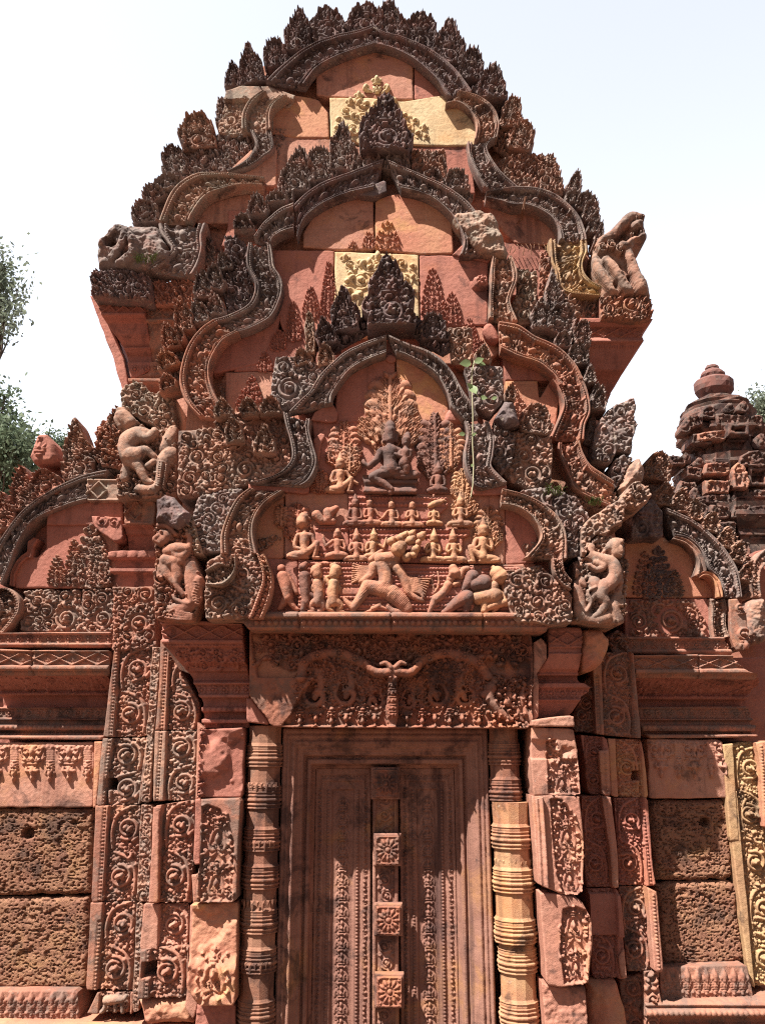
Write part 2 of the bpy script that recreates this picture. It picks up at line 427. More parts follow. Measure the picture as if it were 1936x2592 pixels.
stone('ochre lichened sandstone', (.50, .36, .19), (.40, .25, .15), lichen=.5, lc=(.2, .15, .12), dark=.5, pale=.2)
stone('broken sandstone', (.40, .19, .12), (.33, .135, .095), dark=.35, stain=.5, sc=(.48, .22, .09))
# ------------------------------------------------------------------ builders of carved parts
def frame_fn(dirn=1, seed=0, fol=.038, rim=.036, bare=0.):
    def fn(g, L, w):
        t = g.Z / w
        p = np.interp(t, [0, .02, .05, .085, .10, .115, .125, .175, .19, .22, .78, .81, .825, .875, .885, .90, .915, .95, .985, 1],
                      [.3, .8, 1, .85, .3, .3, .75, .75, -.2, -.8, -.8, -.2, .75, .75, .3, .3, .9, 1.15, .9, .3])
        g.H = g.H + rim * p - rim * .35; g.B = g.H.copy()
        rn = random.Random(seed)
        for tt in (.15, .85): line(g, 0, tt * w, L, tt * w, max(.0055, w * .027), max(.015, w * .07), .010)
        rot = -math.pi / 2 * dirn
        pitch = w * .46; n = max(1, int(L / pitch))
        for k in range(n):
            s = (k + .5) * L / n
            if rn.random() < bare: continue
            g.stamp(MO['cup' if k % 2 else 'bud'], s, .5 * w, w * .21, rot + rn.uniform(-.15, .15), fol * 1.5 * rn.uniform(.8, 1.1))
            for sg in (-1, 1):
                for q in (0, 1):
                    if rn.random() < bare: continue
                    g.stamp(MO['curl' if q else 'comma'], s + (q - .5) * pitch * .52, .5 * w + sg * w * (.17 if q else .215), w * .125, rot + sg * rn.uniform(.2, 1.2), fol * rn.uniform(.8, 1.35), sg)
        foliate(g, (t > .22) & (t < .78) & (g.H < g.B + .004), w * .085, seed, fol * .75, ('curl', 'ball', 'comma', 'ball'), 1.35)
    return fn
def plain_frame_fn(seed=0, rim=.03):
    def fn(g, L, w):
        t = g.Z / w
        g.H = g.H + rim * np.interp(t, [0, .05, .15, .25, .3, .5, .55, .7, .75, .95, 1], [.2, .7, .9, .7, .3, .3, .6, .6, 1, 1.1, .3]); g.B = g.H.copy()
    return fn

def flame(crop, x0, y0, x1, y1, xt, yt, Y, th, mat, parent, name='flame_leaf', blunt=0., seed=None, depth=.036, big=False):
    """an upright flame-shaped crest leaf: base from (x0,y0) to (x1,y1), tip at (xt,yt)"""
    seed = RNG.randint(0, 999) if seed is None else seed; rn = random.Random(seed)
    a, b, T = W(crop, [(x0, y0), (x1, y1), (xt, yt)], Y)
    m = (a + b) / 2; ax = T - m; h = math.hypot(*ax); e2 = ax / h; e1 = np.array([e2[1], -e2[0]])
    wb = math.hypot(*(b - a)) / 2
    tt_ = [0, .12, .25, .42, .56, .68, .80, .91, 1.0]
    ww_ = [.90, 1.02, 1.08, .98, .80, .60, .40, .26, .13] if blunt < .3 else [.92, 1.0, 1.06, 1.04, .98, .86, .70, .46, .20]
    jit = [[1 + rn.uniform(-.10, .10) for _ in tt_] for _ in (0, 1)]; skew = rn.uniform(-.12, .12)
    def half(t, sg=1): return wb * float(np.interp(t, tt_, [w_ * j for w_, j in zip(ww_, jit[0 if sg > 0 else 1])]))
    out = []; lob = rn.uniform(-2.5, 1.5); brk = rn.uniform(.72, .93) if rn.random() < .3 else 1.; T_ = np.linspace(0, 1, 34)
    for sg in (1, -1):
        for t in (T_ if sg == 1 else T_[::-1]):
            w_ = half(t, sg) * (1 + .34 * abs(math.sin(t * (7.5 + lob) + sg * lob)) - .20)
            if t > brk: t = brk + (t - brk) * .12
            out.append(m + e1 * (sg * max(w_, .006) + skew * wb * t * t) + e2 * (t * h))
    rot = math.atan2(-e2[0], e2[1])
    def fn(g, sd):
        u = (g.X - m[0]) * e1[0] + (g.Z - m[1]) * e1[1]; t = ((g.X - m[0]) * e2[0] + (g.Z - m[1]) * e2[1]) / h
        g.H = g.H + .03 * (1 - np.clip(np.abs(u) / (wb * 1.3), 0, 1) ** 2) - depth * sstep(.004, .016, sd) ; g.B = g.H.copy()
        P = lambda uu, tt: (m[0] + e1[0] * uu * wb + e2[0] * tt * h, m[1] + e1[1] * uu * wb + e2[1] * tt * h)
        A = depth * 1.5
        k = h / wb
        if k < 1.3 or big:
            g.stamp(MO['volute'], *P(0, .36), wb * .55, rot + rn.uniform(0, 6), A * 1.3, rn.choice((-1, 1)))
        else:
            g.stamp(MO['volute'], *P(rn.uniform(-.1, .1), .95 / k * .62), wb * .56, rot + rn.uniform(-.5, .5), A * 1.25, rn.choice((-1, 1)))
        t0 = 1.15 / k
        g.stamp(MO['cup'], *P(0, min(t0 + .12, .8)), wb * .40, rot, A * 1.2)
        for q in range(9):
            tt = .06 + q * .095
            for sg in (-1, 1):
                ww = half(tt) / wb
                if ww < .2: continue
                g.stamp(MO['curl' if q % 2 else 'comma'], *P(sg * ww * .74, tt), wb * (.12 + .12 * ww), rot + sg * rn.uniform(-.9, .2), A * rn.uniform(.8, 1.2), sg)
                if tt > t0 * .9: g.stamp(MO['curl'], *P(sg * ww * .34, tt), wb * .19, rot + sg * .5, A * .9, -sg)
        foliate(g, (g.H < g.B + .004) & (sd > .006), wb * .11, seed, A * .7, ('ball', 'curl', 'comma'), 1.3)
        g.stamp(MO['bud'], *P(0, .82), wb * .26, rot, A)
        g.stamp(MO['ball'], *P(0, .93), wb * .13, rot, A * .8)
    return relief(name, out, Y, Y + th, mat, parent, fn, bev=.012, seed=seed, wob=0.003)

def carved(name, crop, P, Y, back, mat, parent, r=.028, amp=.054, vol=(), depth=.044, seed=None, edge=0., auto=True, smooth=False, mix=('curl', 'curl', 'comma', 'bud'), gap=1.2, ext=None, wob=.009, rough=.004, lab=None, mask=None, dome=0.):
    """a block covered with leaf curls, with larger volutes at vol = (x, y, r crop pixels[, flip])"""
    seed = RNG.randint(0, 999) if seed is None else seed
    k = mpp(crop, Y)
    def fn(g, sd):
        ok = sd > edge + r * .12
        if mask: ok &= mask(g) > .5
        if dome: g.H = g.H + dome * np.sqrt(np.clip(sd / max(sd.max(), 1e-6), 0, 1))
        ground(g, (sstep(edge * .5, edge * 1.6, sd) if edge else np.ones_like(sd)) if not mask else 1. * mask(g), depth)
        for v in vol:
            x, z = at(crop, v[0], v[1], Y); q = np.hypot(g.X - x, g.Z - z) < v[2] * k * 1.0
            ok &= ~q
        if auto:
            rn = random.Random(seed); put = []
            for q in range(400):
                j, i = rn.randrange(g.nz), rn.randrange(g.nx)
                x, z = g.X[j, i], g.Z[j, i]; R = r * rn.uniform(1.4, 2.2)
                if ok[j, i] and sd[j, i] > R * .75 and all(math.hypot(x - a, z - b) > (R + c) * 1.15 for a, b, c in put): put.append((x, z, R))
            for x, z, R in put: ok &= np.hypot(g.X - x, g.Z - z) > R * .95
        foliate(g, ok, r, seed, amp, mix, gap)
        foliate(g, ok & (g.H < g.B + amp * .25), r * .5, seed + 1, amp * .8, ('ball', 'ball', 'curl', 'comma'), 1.3)
        if auto:
            for x, z, R in put: g.stamp(MO['volute'], x, z, R, rn.uniform(0, 6.28), amp * 1.4, rn.choice((-1, 1)))
        for v in vol:
            x, z = at(crop, v[0], v[1], Y); q = np.hypot(g.X - x, g.Z - z)
            R = v[2] * k; w_ = q < R * .98
            g.H = np.where(w_, np.minimum(g.H, g.B), g.H)
            g.stamp(MO['volute'], x, z, R, seed + v[0] * .1, amp * 1.5, v[3] if len(v) > 3 else 1)
        if ext: ext(g, sd)
    return relief(name, W(crop, P, Y), Y, back, mat, parent, fn, bev=.006, seed=seed, wob=wob, smooth=smooth, rough=rough, lab=lab)

def block(name, crop, P, Y, back, mat, parent, fn=None, wob=.003, bev=.006, rough=.006, smooth=False, res=None, seed=None, lab=None, nf=6):
    return relief(name, W(crop, P, Y), Y, back, mat, parent, fn, bev=bev, rough=rough, seed=RNG.randint(0, 999) if seed is None else seed, wob=wob, smooth=smooth, res=res, lab=lab, nf=nf)

def eroded(name, crop, P, Y, back, mat, parent, amp=.05, f=7, lab=None, smooth=True, fn=None, seed=None):
    """a lump of weather-worn stone"""
    seed = RNG.randint(0, 999) if seed is None else seed
    def f_(g, sd):
        g.H = g.H + amp * 1.3 * np.sqrt(np.clip(sd / max(sd.max(), 1e-4), 0, 1)) + amp * fbm(g.X, g.Z, f, seed, 5) + amp * .4 * np.abs(fbm(g.X, g.Z, f * 3, seed + 4, 3))
        g.B = g.H.copy()
        if fn: fn(g, sd)
    return relief(name, W(crop, P, Y), Y, back, mat, parent, f_, bev=.03, seed=seed, wob=.01, smooth=smooth, lab=lab)

def spray(name, crop, Y, mat, parent, items, res=.0045, amp=.034, k=1.0):
    """leaf scrolls carved out of a flat ground: items (motif, x, y, r px, rot deg, flip)"""
    mp = mpp(crop, Y); c = [(at(crop, i[1], i[2], Y), i) for i in items]
    x0 = min(p[0] - i[3] * mp for p, i in c) - .02; x1 = max(p[0] + i[3] * mp for p, i in c) + .02
    z0 = min(p[1] - i[3] * mp for p, i in c) - .02; z1 = max(p[1] + i[3] * mp for p, i in c) + .02
    g = G(x0, z0, x1, z1, res); g.H[:] = -1; g.B[:] = 0
    for p, i in c: g.stamp(MO[i[0]], p[0], p[1], i[3] * mp, math.radians(i[4] if len(i) > 4 else 0), amp, i[5] if len(i) > 5 else 1)
    on = g.H > 0; g.H = np.maximum(g.H, 0)
    cell = on[:-1, :-1] | on[1:, :-1] | on[:-1, 1:] | on[1:, 1:]
    return sheet(name, g.X, Y + .004 - g.H, g.Z, cell, None, mat, parent)
def tree_spray(crop, cx, by, ty, w, Y, mat, parent, seed=0, name='leaf_scroll_relief', amp=.036):
    """a flame-shaped panel of leaf scrolls, base at by, tip at ty, half-width w (crop px)"""
    rn = random.Random(seed); it = []
    n = max(3, int((by - ty) / (w * .46)))
    for q in range(n):
        t = (q + .3) / n; y = by + (ty - by) * t; ww = w * (1 - t) ** .7 * (1.1 if t > .15 else .9)
        it.append(('cup' if q % 2 else 'volute', cx + rn.uniform(-2, 2), y, max(w * .36 * (1 - t * .55), 4), rn.uniform(-10, 10), rn.choice((-1, 1))))
        for sg in (-1, 1):
            if ww > w * .35: it.append(('volute' if rn.random() < .5 else 'curl', cx + sg * ww * .62, y + rn.uniform(-5, 5), w * .30, sg * rn.uniform(-60, 40), sg))
            it.append(('comma', cx + sg * ww * 1.02, y + rn.uniform(-8, 4), w * .24, -sg * rn.uniform(10, 60), sg))
    it.append(('bud', cx, ty, w * .22, 0, 1))
    return spray(name, crop, Y, mat, parent, it, amp=amp)

def figure(name, crop, Y, mat, parent, limbs, k=1.25, res=.0032, lift=.006, fat=1.08, extra=None, lab=None, rough=.0032, pad=0):
    """one carved body in relief: limbs are chains of (x, y, r[, lift]) in crop pixels"""
    mp = mpp(crop, Y); C = []
    for ch in limbs:
        C.append([(*at(crop, p[0], p[1], Y), p[2] * mp * fat, (p[3] if len(p) > 3 else 0) * mp) for p in ch])
    pts = np.array([(p[0], p[1], p[2]) for ch in C for p in ch])
    g = G((pts[:, 0] - pts[:, 2]).min() - .01, (pts[:, 1] - pts[:, 2]).min() - .01, (pts[:, 0] + pts[:, 2]).max() + .01, (pts[:, 1] + pts[:, 2]).max() + .01, res)
    g.H[:] = -1; g.B[:] = 0
    for ch in C: g.chain(ch, k, lift)
    if extra: extra(g, lambda x, y: at(crop, x, y, Y), mp)
    on = g.H > 0
    g.H = np.where(on, g.H + rough * fbm(g.X, g.Z, 45, 3, 3), 0)
    cell = on[:-1, :-1] | on[1:, :-1] | on[:-1, 1:] | on[1:, 1:]
    return sheet(name, g.X, Y + .003 - np.maximum(g.H, 0), g.Z, cell, None, mat, parent, lab)

def bodyparts(x, y, s, pose='pray', flip=1, head=1, crown=1, legs='cross', look=0., hs_=1.25):
    """limb chains of a seated or kneeling figure; (x, y) mid base, s = total height in crop px"""
    f = flip; L = []
    def p(u, v, r, l=0.): return (x + f * u * s, y - v * s, r * s, l * s)
    if legs == 'cross':
        L += [[p(-.10, .10, .075), p(-.27, .09, .07), p(-.33, .05, .055)], [p(.10, .10, .075), p(.27, .09, .07), p(.33, .05, .055)],
              [p(.26, .05, .045, .02), p(0, .035, .045, .03), p(-.22, .03, .035, .03)]]
    elif legs == 'ease':                                   # one knee raised, the other folded
        L += [[p(-.05, .10, .085), p(.16, .22, .075), p(.26, .33, .06)], [p(.26, .33, .06, .01), p(.24, .16, .05, .01), p(.20, .03, .04, .01)],
              [p(.20, .03, .035, .01), p(.30, .02, .03, .01)], [p(-.05, .09, .085), p(-.22, .09, .07), p(-.33, .06, .055)], [p(-.33, .05, .05, .02), p(-.12, .03, .045, .02), p(.06, .03, .035, .02)]]
    elif legs == 'kneel':
        L += [[p(-.02, .14, .09), p(.18, .10, .085), p(.28, .07, .07)], [p(.28, .06, .06), p(.0, .035, .05), p(-.26, .03, .04)], [p(-.05, .13, .09), p(-.2, .1, .08), p(-.24, .06, .06)]]
    L += [[p(0, .12, .105), p(0, .25, .085), p(0, .38, .10), p(0, .47, .10)], [p(-.13, .50, .052), p(0, .51, .06), p(.13, .50, .052)], [p(0, .5, .045), p(0, .60, .042)],
          [p(-.09, .13, .05, .02), p(0, .10, .05, .03), p(.09, .13, .05, .02)]]
    if pose == 'pray':
        for g in (-1, 1): L += [[p(.155 * g, .49, .045), p(.20 * g, .36, .042, .02), p(.17 * g, .29, .04, .03)], [p(.17 * g, .29, .038, .03), p(.06 * g, .36, .034, .07), p(.012 * g, .42, .026, .08)]]
    elif pose == 'lap':
        for g in (-1, 1): L += [[p(.155 * g, .49, .045), p(.21 * g, .34, .042), p(.20 * g, .24, .04)], [p(.20 * g, .24, .038), p(.08 * g, .20, .034, .05), p(0, .19, .03, .06)]]
    elif pose == 'raise':
        L += [[p(.155, .49, .045), p(.27, .40, .042), p(.33, .36, .04)], [p(.33, .36, .038), p(.38, .50, .034), p(.40, .62, .03)], [p(.40, .62, .03), p(.42, .68, .018)],
              [p(-.155, .49, .045), p(-.21, .34, .042), p(-.19, .25, .04)], [p(-.19, .25, .036, .03), p(-.05, .33, .032, .06), p(.05, .38, .026, .06)]]
    elif pose == 'knee':                                   # an arm stretched to the knee, the other across the chest
        L += [[p(.155, .49, .045), p(.22, .40, .042), p(.26, .33, .038)], [p(.26, .33, .036), p(.35, .26, .032), p(.42, .22, .026)],
              [p(-.155, .49, .045), p(-.21, .34, .042), p(-.18, .25, .04)], [p(-.18, .25, .036, .03), p(-.04, .28, .032, .06), p(.06, .33, .026, .06)]]
    elif pose == 'none':
        L += [[p(-.155, .49, .045), p(-.2, .38, .04)], [p(.155, .49, .045), p(.2, .38, .04)]]
    if head:
        q = look
        L += [[p(q, .66, .078 * hs_, .02), p(q, .72, .082 * hs_, .03)], [p(q - .085, .68, .022), p(q - .09, .61, .026)], [p(q + .085, .68, .022), p(q + .09, .61, .026)],
              [p(q * 1.5, .67, .02, .085), p(q * 1.7, .645, .024, .095)], [p(q - .025, .625, .014, .085), p(q + .025, .625, .014, .085)],
              [p(q - .035, .69, .015, .08)], [p(q + .035, .69, .015, .08)], [p(q - .055, .712, .014, .078), p(q, .718, .014, .085), p(q + .055, .712, .014, .078)]]
        if crown: L += [[p(q - .08, .775, .03, .02), p(q, .785, .035, .04), p(q + .08, .775, .03, .02)], [p(q, .80, .072, .02), p(q, .88, .05, .01), p(q, .98, .018)]]
        else: L += [[p(q, .76, .088, .01), p(q, .80, .06, .0)]]
    return L

def scroll_panel(g, sd, P0, P1, hw, pitch, seed=0, amp=.038, depth=.044, first=1, skip=()):
    """running volutes up the panel from P0 (bottom) to P1 (top); half width hw"""
    rn = random.Random(seed)
    d = P1 - P0; L = math.hypot(*d); e2 = d / L; e1 = np.array([e2[1], -e2[0]])
    u = (g.X - P0[0]) * e1[0] + (g.Z - P0[1]) * e1[1]; v = (g.X - P0[0]) * e2[0] + (g.Z - P0[1]) * e2[1]
    m = sstep(hw * 1.06, hw * .98, np.abs(u))
    ground(g, m, depth)
    n = max(1, int(round(L / pitch))); pt = L / n
    rot0 = math.atan2(-e2[0], e2[1])
    at_ = lambda a, b: P0 + e1 * a + e2 * b
    blank = np.zeros(g.X.shape, bool)
    for k in range(n):
        c = (k + .5) * pt; sg = first * (1 if k % 2 else -1)
        if k in skip:
            blank |= np.abs(v - c) < pt * .5; continue
        # main volute, off-axis; stem to the next unit; side leaves and filler curls
        p = at_(sg * hw * .14, c); R = min(hw * .80, pt * .46)
        nx_ = at_(-sg * hw * .55, c + pt * .55)
        st = [(*at_(-sg * hw * .72, c - pt * .42), hw * .10), (*at_(-sg * hw * .80, c - pt * .05), hw * .13), (*at_(-sg * hw * .45, c + pt * .33), hw * .13), (*at_(sg * hw * .55, c + pt * .50), hw * .10)]
        g.chain(st, 2.4, 0)
        g.stamp(MO['volute'], p[0], p[1], R, rot0 + rn.uniform(-.3, .3) + (0 if sg > 0 else math.pi), amp * 1.6, sg)
        for a, b, r_, mo in ((-.78, -.30, .2, 'curl'), (-.74, .22, .2, 'curl'), (.80, -.40, .19, 'comma'), (.82, .36, .19, 'curl'), (-.35, .43, .2, 'comma'), (.30, .47, .19, 'curl'), (.1, -.49, .17, 'bud'), (-.9, .46, .14, 'comma'), (.55, -.5, .15, 'curl')):
            q = at_(sg * hw * a, c + pt * b)
            g.stamp(MO[mo], q[0], q[1], hw * r_ * rn.uniform(.9, 1.2), rn.uniform(0, 6.28), amp * rn.uniform(.75, 1.15), rn.choice((-1, 1)))
    g.H = np.where(blank, g.H + depth * .8, g.H)
    foliate(g, (np.abs(u) < hw * .92) & (g.H < g.B + .004) & ~blank, hw * .14, seed, amp * .55, ('curl', 'comma', 'ball'), 1.5)
def beads_px(g, crop, Y, x0, y0, x1, y1, r, pitch, amp=.006, m='ball', sunk=0.):
    a, b = at(crop, x0, y0, Y), at(crop, x1, y1, Y)
    if sunk:
        d = np.array(b) - np.array(a); L = math.hypot(*d)
        t = np.clip(((g.X - a[0]) * d[0] + (g.Z - a[1]) * d[1]) / L / L, 0, 1)
        q = np.hypot(g.X - a[0] - t * d[0], g.Z - a[1] - t * d[1])
        g.H = g.H - sunk * sstep(r * 1.35, r * 1.1, q); g.B = g.H.copy()
    line(g, *a, *b, r, pitch, amp, m)
def groove_px(g, crop, Y, x0, y0, x1, y1, w=.004, d=.006):
    joint(g, *at(crop, x0, y0, Y), *at(crop, x1, y1, Y), w, d); g.B = g.H.copy()
def moulding(crop, Y, x, ys, hs_):
    """height profile by crop row y at column x -> function of Z"""
    z = [at(crop, x, y, Y)[1] for y in ys]; o = np.argsort(z)
    z, h = np.array(z)[o], np.array(hs_)[o]
    return lambda Z: np.interp(Z, z, h)
def lozenges(g, z0, z1, x0, x1, pitch, amp=.012):
    c = (z0 + z1) / 2; hh = (z1 - z0) / 2
    on = (g.Z > z0) & (g.Z < z1) & (g.X > x0) & (g.X < x1)
    u = np.abs(((g.X - x0) / pitch) % 1 - .5) * 2; v = np.abs(g.Z - c) / hh
    r = np.abs(u + v - 1)
    g.H = g.H + np.where(on, amp * (1 - sstep(.08, .17, r)) - amp * .7 * sstep(.1, .2, r), 0); g.B = g.H.copy()
    n = int((x1 - x0) / pitch)
    for k in range(n):
        g.stamp(MO['rosette'], x0 + (k + .5) * pitch, c, hh * .5, 0, amp * .9)
        for s1 in (-1, 1):
            g.stamp(MO['bud'], x0 + k * pitch, c + s1 * hh * .55, hh * .36, 0 if s1 < 0 else math.pi, amp * .8)
def lathe(name, prof, cx, cy, seg, mat, parent, rot=0., lab=None, cut=None, noise=0., smooth=False):
    """turned stone: prof = (z, r) from the bottom up"""
    prof = np.array(prof); n = len(prof)
    a = np.arange(seg) * 2 * math.pi / seg + rot
    V = np.zeros((n, seg, 3)); r = prof[:, 1][:, None] * np.ones(seg)
    if noise: r = r + noise * (np.random.RandomState(3).rand(n, seg) - .5)
    V[..., 0] = cx + r * np.cos(a); V[..., 1] = cy + r * np.sin(a); V[..., 2] = prof[:, 0][:, None]
    if cut is not None: V = cut(V)
    idx = np.arange(n * seg).reshape(n, seg); nxt = np.roll(idx, -1, 1)
    q = np.stack([idx[:-1], nxt[:-1], nxt[1:], idx[1:]], -1).reshape(-1, 4)
    V = V.reshape(-1, 3); V = np.r_[V, [[cx, cy, prof[0, 0]], [cx, cy, prof[-1, 0]]]]
    caps = np.r_[np.c_[nxt[0], idx[0], np.full(seg, n * seg)], np.c_[idx[-1], nxt[-1], np.full(seg, n * seg + 1)]]
    return mesh_obj(name, V, [q, caps], mat, parent, [smooth, False], lab)
def box(name, x0, x1, y0, y1, z0, z1, mat, parent, lab=None):
    V = np.array([(x, y, z) for z in (z0, z1) for x, y in ((x0, y0), (x1, y0), (x1, y1), (x0, y1))])
    return mesh_obj(name, V, [np.array([(0, 3, 2, 1), (4, 5, 6, 7), (0, 1, 5, 4), (1, 2, 6, 5), (2, 3, 7, 6), (3, 0, 4, 7)])], mat, parent, None, lab)
# ------------------------------------------------------------------ the temple library: one thing, its carved stones are parts
LIB = empty('temple_library', (0, 5.0, 0), 'red sandstone temple library with three stacked carved pediments over a closed false door', 'temple')
Y3f, Y3t, Y2f, Y2t, Y1f, Y1t = 5.42, 5.485, 5.06, 5.13, 4.74, 4.815

# ---- highest pediment
P3 = block('pediment', 'd', '515,190 600,115 720,66 830,50 940,66 1030,125 1072,195 1105,255 1130,315 1190,365 1245,445 1275,560 1275,700 1285,860 1300,1000 1320,1080 1330,1200 380,1200 370,1100 375,830 385,700 360,520 385,420 440,350 490,255', Y3t + .11, 6.1, 'pink sandstone', LIB, lab='highest pediment with a broken left side and a yellow stone in its middle')
def tymp(crop, P, Y, mat, parent, fn=None, **k): return block('tympanum_block', crop, P, Y, Y + .2, mat, parent, fn, rough=.005, bev=.008, wob=.003, nf=4, **k)
tymp('c1', '552,215 1000,215 1002,462 830,458 612,450 552,440', Y3t, 'pink sandstone', P3)
tymp('c1', '1006,225 1160,330 1175,470 1006,462', Y3t + .01, 'red sandstone', P3)
tymp('c1', '614,452 800,452 950,470 1150,440 1310,480 1320,672 1150,678 980,672 790,690 700,640 618,640', Y3t - .012, 'yellow sandstone', P3)
tymp('c1', '330,430 480,445 560,460 606,520 612,640 460,640 335,620', Y3t - .005, 'orange sandstone', P3)
tymp('c1', '340,628 616,646 800,690 980,680 990,900 350,900', Y3t + .004, 'pink sandstone', P3)
tymp('c1', '985,684 1262,676 1290,900 985,900', Y3t + .002, 'red sandstone', P3)
tymp('c2', '1030,420 1180,400 1180,640 890,640 880,560', Y3t - .03, 'pink sandstone', P3)
tymp('c2', '690,660 890,640 1130,640 1130,760 1050,860 700,860', Y3t + .01, 'pink sandstone', P3)
tymp('c2', '890,880 850,1000 1010,1000 1040,780 890,780', Y3t - .01, 'red sandstone', P3)
tymp('c4', '300,260 520,290 720,400 780,520 660,540 500,530 410,440', Y3t, 'pink sandstone', P3)
tymp('c4', '420,520 660,540 710,600 760,860 480,860', Y3t + .01, 'red sandstone', P3)
def fband(crop, A, B, Y, back, parent, mat='grey lichened sandstone', d=1, **k):
    return band('frame_band', W(crop, A, Y), W(crop, B, Y), Y, back, mat, parent, frame_fn(d, RNG.randint(0, 999), **k))
# arch
fband('c1', '318,378 395,305 470,245 550,200 640,168 740,146 816,118', '500,400 560,322 640,277 730,242 822,215 822,215 822,215', Y3f, Y3t, P3, 'dark lichened sandstone')
fband('c1', '818,118 862,152 960,178 1050,216 1130,265 1205,332 1258,402 1275,428', '824,215 870,225 920,240 1000,282 1070,340 1118,390 1150,438 1160,450', Y3f, Y3t, P3, 'dark lichened sandstone')
# left flank
carved('frame_block', 'c1', '130,420 205,398 330,400 455,440 440,480 350,500 350,600 210,602 170,620 90,600', Y3f + .02, Y3t, 'pale lichened sandstone', P3, r=.022, amp=.02, vol=[(150, 545, 34)], mask=lambda g: (g.Z < at('c1', 0, 452, Y3f)[1]).astype(float) * 1. > .5)
fband('c1', '300,425 240,470 208,530 205,602', '420,452 362,490 342,540 345,602', Y3f - .02, Y3t, P3, 'pale lichened sandstone', fol=.02)
fband('c2', '1020,312 1052,375 1040,430 1010,480 960,520 890,555', '1150,305 1165,420 1110,470 1050,515 985,545 900,570', Y3f, Y3t, P3)
carved('frame_edge', 'c2', '1165,290 1240,290 1215,400 1180,500 1160,500', Y3f + .05, Y3t, 'grey lichened sandstone', P3, r=.02)
carved('frame_block', 'c2', '810,318 1030,312 1052,380 1020,470 930,545 720,560 650,470', Y3f + .06, Y3t + .05, 'grey lichened sandstone', P3, r=.026, vol=[(755, 480, 52), (925, 380, 40, -1)])
fband('c2', '1110,592 1005,580 900,568 800,563 700,570 620,610 555,675 515,755 478,850', '1095,645 1010,640 930,650 865,668 790,692 735,738 700,790 680,820 668,852', Y3f - .03, Y3t, P3, 'pale lichened sandstone')
fband('c2', '475,868 490,930 530,985 550,1030 480,1090 390,1140', '770,870 745,940 745,1010 735,1070 715,1130 690,1175', Y3f - .02, Y3t + .03, P3)
carved('frame_edge', 'c2', '770,880 810,1000 820,1080 745,1100 740,960', Y3f + .06, Y3t, 'grey lichened sandstone', P3, r=.02)
# worn serpent end on the left: rounded heads of which the faces have gone
def _nagaL(g, sd):
    for c in ([(240, 930, 30, 14), (300, 950, 26, 16), (270, 1030, 26, 14), (215, 1090, 24, 10)], [(150, 1000, 28, 12), (200, 950, 26, 14), (255, 925, 22, 12)], [(250, 1130, 24, 10), (330, 1090, 30, 18), (345, 1020, 26, 14), (320, 960, 20, 12)]):
        mp = mpp('c2', Y3f); g.chain([(*at('c2', x, y, Y3f - .02), r * mp, l * mp) for x, y, r, l in c], 1., 0.)
    for x, y, r in ((205, 1010, 40), (300, 1075, 30), (540, 1030, 30)):
        a = at('c2', x, y, Y3f); q = np.hypot((g.X - a[0]), (g.Z - a[1]) * 1.2); g.H = g.H - .10 * (1 - sstep(r * .4 * mpp('c2', Y3f), r * 1.1 * mpp('c2', Y3f), q))
eroded('serpent_terminal', 'c2', '112,1120 105,1030 150,940 245,880 330,868 475,875 500,960 560,1020 540,1080 430,1120 380,1150', Y3f - .04, Y3t + .15, 'grey lichened sandstone', P3, amp=.04, f=11, smooth=False, fn=_nagaL, lab='worn serpent end of the highest pediment on the left')
carved('serpent_base', 'c2', '65,1135 300,1125 418,1170 425,1310 240,1300 66,1285', Y3f - .06, Y3t + .2, 'dark lichened sandstone', P3, r=.024, vol=[(95, 1200, 34), (250, 1180, 40, -1), (350, 1230, 34)])
carved('frame_block', 'c2', '428,1200 560,1190 700,1180 700,1340 420,1340', Y3f + .05, Y3t + .1, 'pink sandstone', P3, r=.026, vol=[(580, 1275, 38)], mask=lambda g: g.X > at('c2', 500, 0, Y3f)[0])
def corn(ys, hs_, crop, x, Y, loz=None, pitch=.12, beads=(), petals=()):
    def fn(g, sd):
        g.H = g.H + moulding(crop, Y, x, ys, hs_)(g.Z); g.B = g.H.copy()
        xs = (g.X.min(), g.X.max())
        if loz: lozenges(g, at(crop, x, loz[1], Y)[1], at(crop, x, loz[0], Y)[1], *xs, pitch)
        for y, r, p in beads: line(g, xs[0], at(crop, x, y, Y)[1], xs[1], at(crop, x, y, Y)[1], r, p, .009)
        for y, r, p in petals: line(g, xs[0], at(crop, x, y, Y)[1], xs[1], at(crop, x, y, Y)[1], r, p, .018, 'rosette')
    return fn
block('cornice', 'c2', '115,1318 400,1318 400,1410 405,1700 285,1760 262,1640 240,1560 130,1400', Y3f + .10, Y3t + .3, 'red sandstone', P3,
      corn([1310, 1322, 1324, 1400, 1408, 1420, 1425, 1445, 1500, 1560, 1565, 1600, 1640, 1650, 1740, 1760], [.03, .03, .015, .015, .03, .03, 0, -.04, -.06, -.13, -.10, -.16, -.16, -.11, -.11, -.15], 'c2', 300, Y3f + .1, (1330, 1398), .10, ((1432, .006, .018),), ((1695, .035, .075),)), wob=.004)
block('cornice', 'c2', '402,1355 580,1340 640,1420 640,1800 290,1800 285,1768 405,1720', Y3f + .13, Y3t + .3, 'carved pink sandstone', P3,
      corn([1340, 1352, 1354, 1430, 1440, 1450, 1455, 1500, 1580, 1600, 1640, 1660, 1740, 1765, 1780, 1800], [.02, .02, .0, 0, .02, .02, -.02, -.05, -.08, -.12, -.14, -.08, -.08, -.10, -.02, -.02], 'c2', 400, Y3f + .13, (1360, 1425), .10, ((1460, .006, .018),), ((1700, .035, .075),)), wob=.004)
